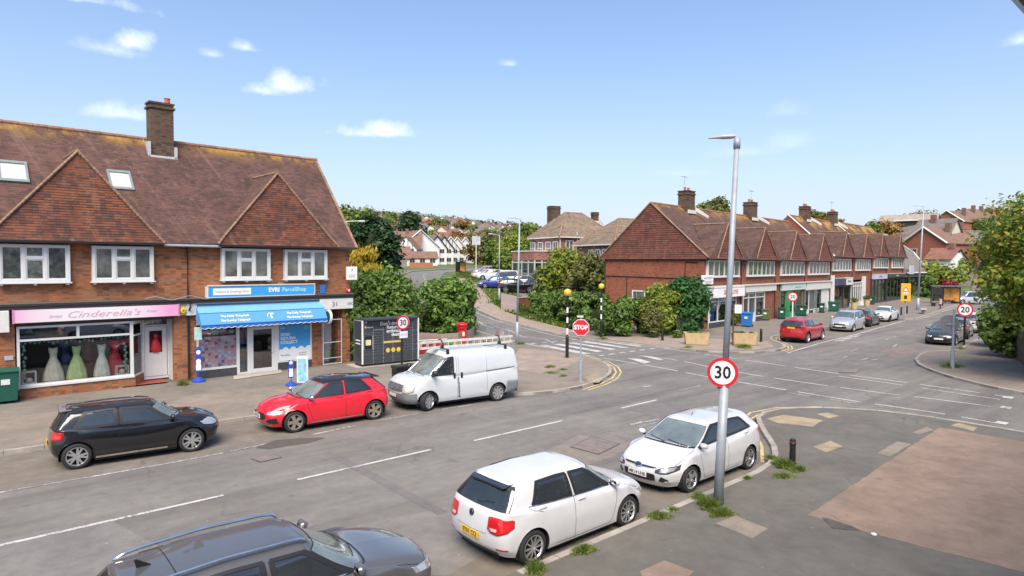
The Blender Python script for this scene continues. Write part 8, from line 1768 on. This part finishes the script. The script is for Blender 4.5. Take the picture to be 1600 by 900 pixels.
# bright red hatchback
def ex_a1(root,S,p):
    front_full(S,'grille',TRIM,root,((0,1.25,2.55),(.34,1.3,2.5),(.46,1.7,2.3)),.008); both(S,'headlight',LAMPG,root,fcols(S,((.48,2.35,2.75),(.6,2.3,2.9),(.78,2.45,3.0))),.014); both(S,'fog_lamp_recess',TRIM,root,fcols(S,((.48,.9,1.3),(.6,.8,1.7),(.72,.8,1.9))),.009)
    front_full(S,'front_splitter',CHROME,root,((0,.3,.42),(.6,.3,.42)),.012); plate(root,S,False,2.0,'LD21 KXA',False); badge(S,root,0,2.35,.06,CHROME,.02,1.6)
    for sd in (1,-1): ribbon(S,'sill_trim',CHROME,root,[(S.ux(.35,a),.35) for a in np.linspace(1.3,2.95,10)],sd,.03,.012)
    both(S,'tail_light',TAIL,root,fcols(S,((.4,2.6,3.0),(.62,2.5,3.1),(.76,2.5,3.1)),True),.012)
    m = MB(); m.extr([(-1.44,-.5,1.325),(-1.44,.5,1.325),(-1.72,.47,1.30),(-1.72,-.47,1.30)],(0,0,.03)); m.build('roof_spoiler',GLOSSB,root,bevel=.01)
A1['mmat'] = CHROME
c_ = car('bright red hatchback with a black roof parked behind the white van',A1,red_,(9.05,20.2),math.radians(178.5),'fived',roof=GLOSSB,extras=ex_a1); scale(c_,1.06)
# white panel van with ladders
GRYP = flat('grey_bumper_plastic',(.19,.20,.22),.6); LAD = flat('ladder_aluminium',(.66,.63,.56),.5,.2,var=.15)
def ex_van(root,S,p):
    front_full(S,'bumper',GRYP,root,((0,.02,1.75),(.5,.02,1.75),(.80,.02,1.72),(.90,.02,1.7)),.012)
    both(S,'bumper_side',GRYP,root,[(3.0,.02,3.0,1.72),(3.3,.02,3.25,1.7),(S.ux(.3,.50),.02,S.ux(1.5,.52),1.65)],.010)
    front_full(S,'grille',flat('van_grille',(.13,.14,.15),.5),root,((0,1.95,2.95),(.40,1.98,2.9),(.60,2.05,2.8)),.012)
    for v_ in (2.2,2.5,2.75): front_full(S,'grille_bar',CHROME,root,((0,v_,v_ + .05),(.55,v_,v_ + .05)),.018)
    both(S,'headlight',flat('headlamp_clear',(.62,.58,.48),.1,.2,coat=1),root,fcols(S,((.58,1.85,2.9),(.68,1.8,3.0),(.78,1.8,3.05),(.86,1.95,3.1))),.016); plate(root,S,False,1.45,None,False); badge(S,root,0,2.45,.06,CHROME,.025,1.7)
    both(S,'rear_corner_bumper',GRYP,root,[(S.ux(.5,4.15),.02,S.ux(1.8,4.25),1.85),(10.6,.02,10.6,1.85),(11.4,.02,11.4,1.85),(12.5,.02,12.5,1.85)],.012)
    front_full(S,'bonnet_vent',TRIM,root,((0,4.3,4.45),),.01) if False else None
    for sd in (1,-1):
        shell_patch(S,'door_rail',TRIM,root,[(S.ux(4.55,3.36),4.5,S.ux(4.6,3.36),4.6),(S.ux(4.55,4.62),4.5,S.ux(4.6,4.62),4.6)],sd,.012)
        for a_ in (1.98,2.28):
            pp = S.ev(np.array([S.ux(4.2,a_)]),np.array([4.2]))[0]; m = MB(); m.box(pp[0] - .04,pp[0] + .04,sd * (pp[1] - .01),sd * (pp[1] + .035),pp[2] - .1,pp[2] + .1); m.build('door_handle',TRIM,root,bevel=.01)
        shell_patch(S,'rust_patch',flat('scuffed_panel',(.20,.19,.18),.8,var=.6,scale=12),root,[(S.ux(.7,2.13),.7,S.ux(3.6,2.16),3.6),(S.ux(.7,2.22),.5,S.ux(3.6,2.21),3.4)],sd,.004)
    m = MB(); m.box(S.L / 2 - .60,S.L / 2 - .48,-.42,-.08,1.115,1.13); m.build('bonnet_vent',TRIM,root)
    # roof bars and ladders
    for xx in (.62,-1.9):
        m = MB(); m.box(xx - .03,xx + .03,-.74,.74,2.07,2.10)
        for sd in (1,-1): m.box(xx - .04,xx + .04,sd * .70,sd * .78,1.93,2.09)
        rb_ = m.build('roof_bar',TRIM,root)
        m = MB(); m.tube([(xx,.34,2.10),(xx,.32,2.36),(xx,.24,2.40),(xx,.06,2.38)],.022,6); m.box(xx - .04,xx + .04,.28,.38,2.10,2.2); m.build('ladder_clamp',TRIM,rb_)
    for li,(y_,z0_,z1_) in enumerate(((.10,2.10,2.30),(.22,2.12,2.33))):
        m = MB(); a,b = 1.42,-2.60
        for zz_ in (z0_,z1_): m.box(b,a,y_ - .018,y_ + .018,zz_ - .04,zz_ + .04)
        l_ = m.build('ladder',LAD,root)
        for k in range(15): m = MB(); m.cyl((b + .1 + k * .28,y_,z0_ + .03),(b + .1 + k * .28,y_,z1_ - .03),.017,n=6); m.build('rung',LAD,l_)
    m = MB(); m.quad((-2.2,-.6,2.026),(1.0,-.55,2.0),(1.0,.6,2.0),(-2.2,.6,2.026))
VAN['mmat'] = TRIM
c_ = car('white panel van with ladders on its roof rack parked at the kerb corner',VAN,wvan,(14.2,20.02),math.radians(174.5),'steel',name='parked_van',cat='van',extras=ex_van,steer=math.radians(24)); scale(c_,1.02)
# white hatchback seen from behind
def ex_golf(root,S,p):
    both(S,'tail_light',TAIL,root,fcols(S,((.44,2.35,2.95),(.52,2.2,3.1),(.66,2.15,3.15),(.80,2.3,3.1),(.84,2.5,2.95)),True),.014)
    both(S,'reversing_light',TAILW,root,fcols(S,((.50,2.3,2.42),(.64,2.3,2.42)),True),.018)
    both(S,'rear_reflector',flat('reflector_red',(.35,.01,.02),.3),root,fcols(S,((.62,.85,.98),(.80,.9,1.0)),True),.010)
    plate(root,S,True,1.75,'EY61 CCJ',True,w=.50); badge(S,root,14,2.78,.062,SBK,.012); badge(S,root,14,2.78,.052,CHROME,.014); badge(S,root,14,2.78,.044,SBK,.016)
    m = MB(); r0 = -S.L / 2; m.extr([(-1.50,-.52,1.36),(-1.50,.52,1.36),(-1.68,.51,1.338),(-1.75,.46,1.325),(-1.75,-.46,1.325),(-1.68,-.51,1.338)],(0,0,.035)); m.build('roof_spoiler',GLOSSB,root,bevel=.012)
    m = MB(); m.tube([(r0 + .14,0,1.04),(r0 + .2,-.25,1.11),(r0 + .22,-.42,1.12)],.01,5); m.build('rear_wiper',TRIM,root)
    front_full(S,'rear_diffuser',TRIM,root,((0,.02,.5),(.6,.02,.5)),.006,True)
    front_full(S,'tailgate_seam',LINER,root,((0,2.05,2.07),(.42,2.08,2.1)),.0025,True)
    stdfront()(root,S,p)
    for sd in (1,-1): ribbon(S,'chrome_window_strip',CHROME,root,[(S.ux(5.03,a),5.03) for a in np.linspace(1.5,3.5,12)],sd,.014,.012)
    tx = text_mesh('lettering','TDI',.06,CHROME,root,.002,loc=(-S.L / 2 - .0,-.52,.74),rot=(math.pi / 2,0,-math.pi / 2))
c_ = car('white hatchback with a yellow rear plate parked on the near side',GOLF,wh,(8.86,8.98),0,'ten',extras=ex_golf); scale(c_,1.0)
# white hatchback facing the camera
def ex_focus(root,S,p):
    front_full(S,'grille',TRIM,root,((0,2.62,2.82),(.36,2.62,2.8),(.46,2.68,2.76))); front_full(S,'grille_bar',CHROME,root,((0,2.58,2.62),(.4,2.6,2.63)),.012); front_full(S,'lower_intake',TRIM,root,((0,.75,2.05),(.36,.8,2.0),(.44,.95,1.9)),.008)
    both(S,'fog_lamp_recess',TRIM,root,fcols(S,((.52,.95,1.1),(.58,.85,1.75),(.70,.85,1.2))),.009); both(S,'fog_lamp',LAMPG,root,fcols(S,((.62,.75,1.0),(.72,.75,1.0))),.016)
    both(S,'headlight',LAMPD,root,fcols(S,((.44,2.2,2.5),(.56,2.1,2.8),(.70,2.15,3.0),(.84,2.5,3.15))),.012); both(S,'lamp_reflector',LAMPG,root,fcols(S,((.54,2.25,2.65),(.66,2.25,2.85),(.76,2.5,2.95))),.018)
    badge(S,root,0,2.74,.055,CHROME,.02,1.9); badge(S,root,0,2.74,.044,flat('badge_blue',(.02,.04,.12),.2),.024,1.9); plate(root,S,False,1.72,'MK14 UHB',False)
    both(S,'tail_light',TAIL,root,fcols(S,((.6,2.7,3.9),(.74,2.6,4.2),(.84,2.9,4.2)),True),.014)
    m = MB(); m.tube([(.0,0,1.47),(-.05,0,1.56)],.008,5); m.build('aerial',TRIM,root)
c_ = car('white hatchback with plate MK14 UHB parked beside the near lamp post',FOCUS,wh,(14.02,9.28),math.radians(180),'y',extras=ex_focus); scale(c_,.99)
# grey estate-type SUV at the bottom edge
def ex_q5(root,S,p):
    stdfront(grille=((0,1.3,2.75),(.45,1.4,2.7)),lamp=((.52,2.4,2.8),(.68,2.35,2.95),(.84,2.55,3.1)))(root,S,p); stdrear()(root,S,p)
    for sd in (1,-1):
        pts = []
        for a in np.linspace(1.95,4.15,14): u = S.ux(6.3,a); q_ = S.ev(np.array([u]),np.array([6.35]))[0]; e_ = min((a - 1.95),(4.15 - a)) / .25; pts.append((q_[0],sd * q_[1],q_[2] + .03 + .04 * min(1,e_)))
        m = MB(); m.tube(pts,.022,8); m.build('roof_rail',CHROME,root,smooth=True)
        ribbon(S,'chrome_window_strip',CHROME,root,[(S.ux(5.03,a),5.03) for a in np.linspace(1.55,4.1,16)],sd,.016,.014)
    x_ = S.L / 2 - 3.9; m = MB(); m.extr([(x_ + .1,-.012,1.60),(x_ - .06,-.012,1.60),(x_ - .08,-.012,1.70),(x_ - .05,-.012,1.70)],(0,.024,0)); m.build('aerial_fin',SBK,root)
    full = [(6.02,0)]
    front_full(S,'tailgate_seam',LINER,root,((0.001,6.3,6.34),(.5,6.3,6.34)),.003,True)
    m = MB(); pts = []
    for v_ in np.linspace(6.0,8.0,14): q_ = S.ev(np.array([S.ux(v_,3.62)]),np.array([v_]))[0]; pts.append((q_[0],q_[1],q_[2] + .001))
    pts = pts + [(a,-b,c) for a,b,c in pts[::-1][1:]]; m.tube(pts,.006,4); m.build('roof_seam',LINER,root)
c_ = car('dark grey SUV with silver roof rails cut by the bottom edge',Q5,gry,(3.15,8.72),0,'five',extras=ex_q5,name='parked_car')
# cars along the parade
def far_extras(plate_txt=None,rear=False,**k): return combo(stdfront(text=None),stdrear(text=None))
GRPP = None
car('deep red SUV with a yellow rear plate parked nearest the planters',mk(SUV,L=4.53,W=1.82,H=1.68),dred,(44.9,20.75),math.radians(5),'five',lod=1,extras=combo(stdfront(),stdrear(lamp=((.60,2.6,4.6),(.68,2.5,5.4),(.80,2.5,4.6)),plate_v=2.9)),clad=TRIM)
car('silver people carrier parked facing the junction beside the parade',MPV,slv,(54.9,21.75),math.radians(186),'five',lod=1,extras=far_extras(),clad=None)
car('black hatchback with red tail lamps parked between two pale cars',mk(GOLF,L=4.1),blk,(60.6,22.55),math.radians(6),'dark',lod=1,extras=far_extras())
car('white saloon parked farthest along the parade',SALOON,wh,(67.4,23.35),math.radians(186),'dark',lod=1,extras=far_extras())
car('dark grey hatchback facing us on the far right beside the pale post',mk(GOLF,L=4.28),dgr,(51.3,13.9),math.radians(186),'five',lod=1,extras=combo(stdfront(grille=((0,2.0,2.6),(.5,2.05,2.6))),stdrear()),group=None)
car('black hatchback seen from behind on the far right pavement side',mk(GOLF,L=4.1,H=1.5),blk,(56.4,14.5),math.radians(8),'dark',lod=1,extras=combo(stdfront(),stdrear(lamp=((.35,2.7,3.0),(.6,2.6,3.1),(.8,2.6,3.1)))))
car('white SUV seen from behind under the oak branches',mk(SUV),wh,(62.0,15.2),math.radians(8),'dark',lod=1,extras=combo(stdfront(),stdrear(lamp=((.4,3.0,3.6),(.6,2.9,3.9),(.8,2.9,3.9)))),clad=TRIM)
x,y = G(1512,475); car('silver people carrier side-on at the foot of the hill',PEOPLE,slv,(x,y),math.radians(141),'five',lod=1,extras=far_extras(),name='parked_van',cat='van')
# pub car park
for (u,dpt,P,col,hd,lb,nm) in ((808,75,SUV,blk,-32,'black SUV nearest in the pub car park','car'),(846,79,GOLF,dgr,-60,'dark grey car right of the black SUV in the pub car park','car'),(824,82,GOLF,slv,-28,'silver car behind the black SUV in the pub car park','car'),
    (772,78,GOLF,blu,150,'blue hatchback second nearest in the pub car park','car'),(786,83,PEOPLE,wh,150,'white small van behind the blue hatchback','van'),(766,88,GOLF,wh,152,'white hatchback left of the white small van','car'),(760,93,SALOON,slv,152,'silver saloon in the middle of the car park row','car'),(757,98,GOLF,dred,152,'dark red hatchback in the middle of the car park row','car'),
    (759,106,MPV,slv,155,'silver people carrier near the far end of the car park row','car'),(766,113,SUV,lbl,155,'pale blue SUV at the far end of the car park row','car'),(776,112,GOLF,wh,155,'white hatchback beside the pale blue SUV','car'),(862,76,GOLF,blu,-60,'small blue car half hidden by the pub shrub','car')):
    x,y,_ = D(u,440,dpt); car(lb,P,col,(x,y),math.radians(hd),'five',lod=1,extras=far_extras(),z=ht(x,y) + .06,cat=nm)
for (u,v,dpt,col,hd,lb) in ((1491,404,146,lbl,140,'pale blue car on the lower part of the hill road'),(1527,360,195,slv,150,'silver car near the top of the hill road'),(1556,392,158,wh,120,'white car glimpsed through the oak on the hill'),(1562,410,145,wh,130,'lower white car glimpsed through the oak on the hill')):
    x,y,_ = D(u,v,dpt); car(lb,GOLF,col,(x,y),math.radians(hd),'dark',lod=1,z=ht(x,y) + .06)
# ================================================================== houses in the background
WR = flat('white_render_far',(.72,.72,.71),.8,var=.05); CRM = flat('cream_render',(.60,.56,.48),.8,var=.06); RBR = flat('red_brick_far',(.33,.12,.075),.9,var=.15,scale=2); RTL = flat('red_tile_far',(.23,.105,.075),.9,var=.25,scale=1); BTL = flat('brown_tile_far',(.20,.115,.085),.9,var=.25,scale=1); GTL = flat('grey_tile_far',(.17,.145,.135),.9,var=.2,scale=1); OTL = flat('orange_tile_far',(.30,.15,.10),.9,var=.2,scale=1); TMB = flat('timber_black',(.03,.025,.02),.7)
FARW = flat('far_window',(.05,.06,.065),.15)
def house(name,label,x,y,rz,w,d,he,hr,wall,roof,group=None,z=None,gable=True,wins=2,floors=2,ch=True,timber=False,barge=None,over=.35):
    """front along local x, ridge along local x unless the gable faces the front"""
    z = (min(ht(x,y),ht(x + w * math.cos(rz),y + w * math.sin(rz)))) if z is None else z
    o = E(name,label,'house',(x,y,z),rz,group); m = MB(); hw = w / 2
    m.box(-hw,hw,0,d,-2.5,he)
    if gable: m.add([(-hw,0,he),(hw,0,he),(0,0,hr - .1),(-hw,d,he),(hw,d,he),(0,d,hr - .1)],[(0,1,2),(4,3,5)])
    else: m.add([(-hw,0,he),(-hw,d,he),(-hw,d / 2,hr - .1),(hw,0,he),(hw,d,he),(hw,d / 2,hr - .1)],[(1,0,2),(3,4,5)])
    m.build('wall',wall,o); m = MB(); t = .18; e = over
    if gable:
        k = (hr - he) / hw; zl = he - e * k
        for sg in (-1,1): m.add([(sg * (hw + e),-e,zl),(0,-e,hr),(0,d + e,hr),(sg * (hw + e),d + e,zl),(sg * (hw + e),-e,zl - t),(0,-e,hr - t),(0,d + e,hr - t),(sg * (hw + e),d + e,zl - t)],[(0,1,2,3),(7,6,5,4),(0,4,5,1),(3,2,6,7),(0,3,7,4)])
    else:
        k = (hr - he) / (d / 2); zl = he - e * k
        for ya,in ((-e,),(d + e,)): m.add([(-hw - e,ya,zl),(hw + e,ya,zl),(hw + e,d / 2,hr),(-hw - e,d / 2,hr),(-hw - e,ya,zl - t),(hw + e,ya,zl - t),(hw + e,d / 2,hr - t),(-hw - e,d / 2,hr - t)],[(0,1,2,3),(7,6,5,4),(0,4,5,1),(0,3,7,4),(1,5,6,2)])
    r = m.build('roof',roof,o)
    if barge:
        m = MB()
        if gable:
            for sg in (-1,1): m.cyl((sg * (hw + e),-e - .05,he - e * (hr - he) / hw - .05),(0,-e - .05,hr - .05),.16,n=4)
        m.build('bargeboard',barge,r) if m.v else None
    if ch: m = MB(); m.box(hw * .3,hw * .3 + .9,d * .4,d * .4 + .7,hr - 1.5,hr + .8); m.build('chimney',BTL,r)
    for f in range(floors):
        for k in range(wins):
            cx = -hw + w * (k + .5) / wins; z0 = .9 + f * 2.8
            if z0 + 1.3 > he + (1.0 if gable else 0): continue
            m = MB(); a = min(.75,w / wins * .32); m.box(cx - a - .08,cx + a + .08,-.06,-.001,z0 - .08,z0 + 1.28); wf = m.build('window',WR if wall is not WR else OFFW,o); m = MB(); m.box(cx - a,cx - .04,-.09,-.061,z0,z0 + 1.2); m.box(cx + .04,cx + a,-.09,-.061,z0,z0 + 1.2); m.build('pane',FARW,wf)
    if timber:
        m = MB()
        for q in (-.6,-.2,.2,.6): m.box(hw * q - .09,hw * q + .09,-.05,-.001,he - 1.2,he + (hr - he) * (1 - abs(q)) - .4)
        m.box(-hw,hw,-.055,-.002,he - 1.3,he - 1.1); m.build('timber_framing',TMB,o)
    return o
def hx(u,dpt): x,y,_ = D(u,400,dpt); return x,y
# the group at the end of the uphill road
x,y = hx(657,200); house('house','large white rendered house with a broad plain gable at the road bend',x,y,face(x,y) + .35,12.5,15,5.6,10.8,WR,BTL,wins=2,floors=1,barge=WR)
x,y = hx(621,195); house('house','white house with a wide brown roof left of the big white gable',x,y,face(x,y) - .1,14,10,5.2,10.4,WR,BTL,gable=False,wins=3)
x,y = hx(634,188); house('house','white gabled house front with black timber strips left of the plain gable',x,y,face(x,y) - .2,6.5,9,5.0,8.6,WR,BTL,timber=True,ch=False)
x,y = hx(606,176); house('bungalow','low bungalow with a brown hipped roof behind the garden hedge',x,y,face(x,y),12,8,2.4,5.6,CRM,BTL,gable=False,floors=1,wins=3)
x,y = hx(660,186); house('bungalow','low white porch building with brown roof in front of the white gable',x,y,face(x,y) + .2,9,5,2.5,4.2,WR,BTL,gable=False,floors=1,wins=3,ch=False)
for i,(u,lb) in enumerate(((683,'white gabled semi next to the big white gable on the far street'),(694,'second white gabled semi along the far street'),(704,'third white gabled semi with timber strips along the far street'),(714,'fourth white semi beside the tree on the far street'),(727,'last white house of the far street before the pub sign'))):
    x,y = hx(u,204 + i * 6); house('house',lb,x,y,face(x,y) + .3,6.4,12,5.4,9.2,WR,(GTL,BTL,BTL,RTL,BTL)[i],wins=2,timber=i in (1,2),barge=TMB if i < 2 else WR)
for (u,lb) in ((612,'grey garden fence panel run left of the brick garden wall'),):
    a_,b_ = hx(600,150),hx(636,158); board_fence('long grey garden fence in front of the bungalow',[a_,b_],1.8,FW2,.9)
a_,b_ = hx(640,160),hx(676,165); o = E('garden_wall','low orange brick garden wall in front of the white gabled house','wall',(a_[0],a_[1],ht(*a_)),math.atan2(b_[1] - a_[1],b_[0] - a_[0])); m = MB(); m.box(0,math.hypot(b_[0] - a_[0],b_[1] - a_[1]),-.15,.15,-.5,1.3); m.build('brickwork',flat('orange_brick_far',(.48,.20,.10),.9),o)
x,y = hx(612,165); hedge('clipped dark hedge in front of the bungalow',hx(600,166),hx(622,168),2.5,2.6,2.6,LD,2500,.5)
# rows of houses climbing the far hillside
random.seed(5); FG = {'w': ('houses with white walls on the far hillside','small white walled house on the far hillside'),'r': ('houses with red roofs on the far hillside','small house with a red tiled roof on the far hillside'),'b': ('brick houses on the far hillside','small brown brick house on the far hillside')}
for row,(dp_,us) in enumerate(((245,range(592,770,16)),(290,range(588,800,15)),(345,range(584,830,15)),(410,range(590,850,13)),(480,range(598,860,11)),(545,range(606,860,12)))):
    for u in us:
        u2 = u + random.uniform(-4,4); x,y = hx(u2,dp_ + random.uniform(-12,12)); t = random.choice('wwwrrb' if row < 3 else 'wwwwwrb'); wl = {'w': WR,'r': random.choice((WR,CRM)),'b': RBR}[t]; rf_ = {'w': random.choice((GTL,BTL)),'r': random.choice((RTL,OTL)),'b': BTL}[t]
        if random.random() < .14: continue
        house('house',FG[t][1],x,y,face(x,y) + random.choice((-.5,-.2,.1,.4,.6)),random.uniform(7,11),random.uniform(7,9),random.uniform(4.6,5.6),random.uniform(7.6,9),wl,rf_,group=FG[t][0],gable=random.random() < .45,wins=2,floors=2,ch=row < 4)
# hill on the right
for (u,dp_,w,d,he,hr,wl,rf_,g,fr,lb,k,*ya) in ((1443,124,8.4,11,6.2,9.2,RBR,BTL,True,WR,'orange brick house with white bargeboards behind the grey slate roof',-.55),(1424,128,12,9,6.0,10.5,CRM,GTL,False,None,'house with a broad buff roof behind the slate building',-.4),(1466,116,4.2,5,4.0,5.8,WR,RTL,False,WR,'small red tiled house with white and red panels above the bus shelter',-.5),
    (1478,176,8.4,12,4.6,7.6,RBR,BTL,True,WR,'red painted gable house at the lower end of the hilltop row',-.45,329),(1497,184,7,10,4.6,7.2,WR,BTL,True,WR,'white house with brown roof second in the hilltop row',-.45,325),(1510,192,7,10,4.6,7.2,WR,BTL,True,WR,'white house with brown roof third in the hilltop row',-.45,326),(1522,200,6.5,10,4.6,7,WR,RTL,True,WR,'white house with red brown roof fourth in the hilltop row',-.45,329),(1534,208,6.5,10,4.6,7,WR,BTL,True,WR,'white house last in the hilltop row',-.45,335),
    (1550,232,10,8,5.2,8.6,flat('grey_render_far',(.3,.3,.31),.8),GTL,False,None,'grey house alone at the top of the hill road',.2,337),(1487,170,4.5,4,2.6,4.4,WR,RTL,True,None,'white garage with a small red roof below the hilltop row',-.45,352)):
    x,y = hx(u,dp_); house('house',lb,x,y,face(x,y) + k,w,d,he,hr,wl,rf_,gable=g,barge=fr,wins=2,z=(D(u,ya[0],dp_)[2] - hr if ya else None))
x,y = hx(1412,132); o = E('roof_dormer_house','house with a dark dormer in a buff roof behind the parade end','house',(x,y,ht(x,y)),face(x,y) - .2); m = MB(); m.box(-5,5,0,8,-2,5.5); m.build('wall',CRM,o); m = MB(); m.quad((-5.4,-.4,5.4),(5.4,-.4,5.4),(5.4,4,10.2),(-5.4,4,10.2)); m.quad((5.4,8.4,5.4),(-5.4,8.4,5.4),(-5.4,4,10.2),(5.4,4,10.2)); m.build('roof',flat('buff_tile',(.32,.26,.21),.9,var=.2,scale=1),o); m = MB(); m.box(-1.6,2,0,3.4,6.4,8.6); dm = m.build('dormer',TMB,o); m = MB(); m.box(-1.9,2.3,-.3,3.6,8.6,8.85); m.build('dormer_roof',WR,dm)
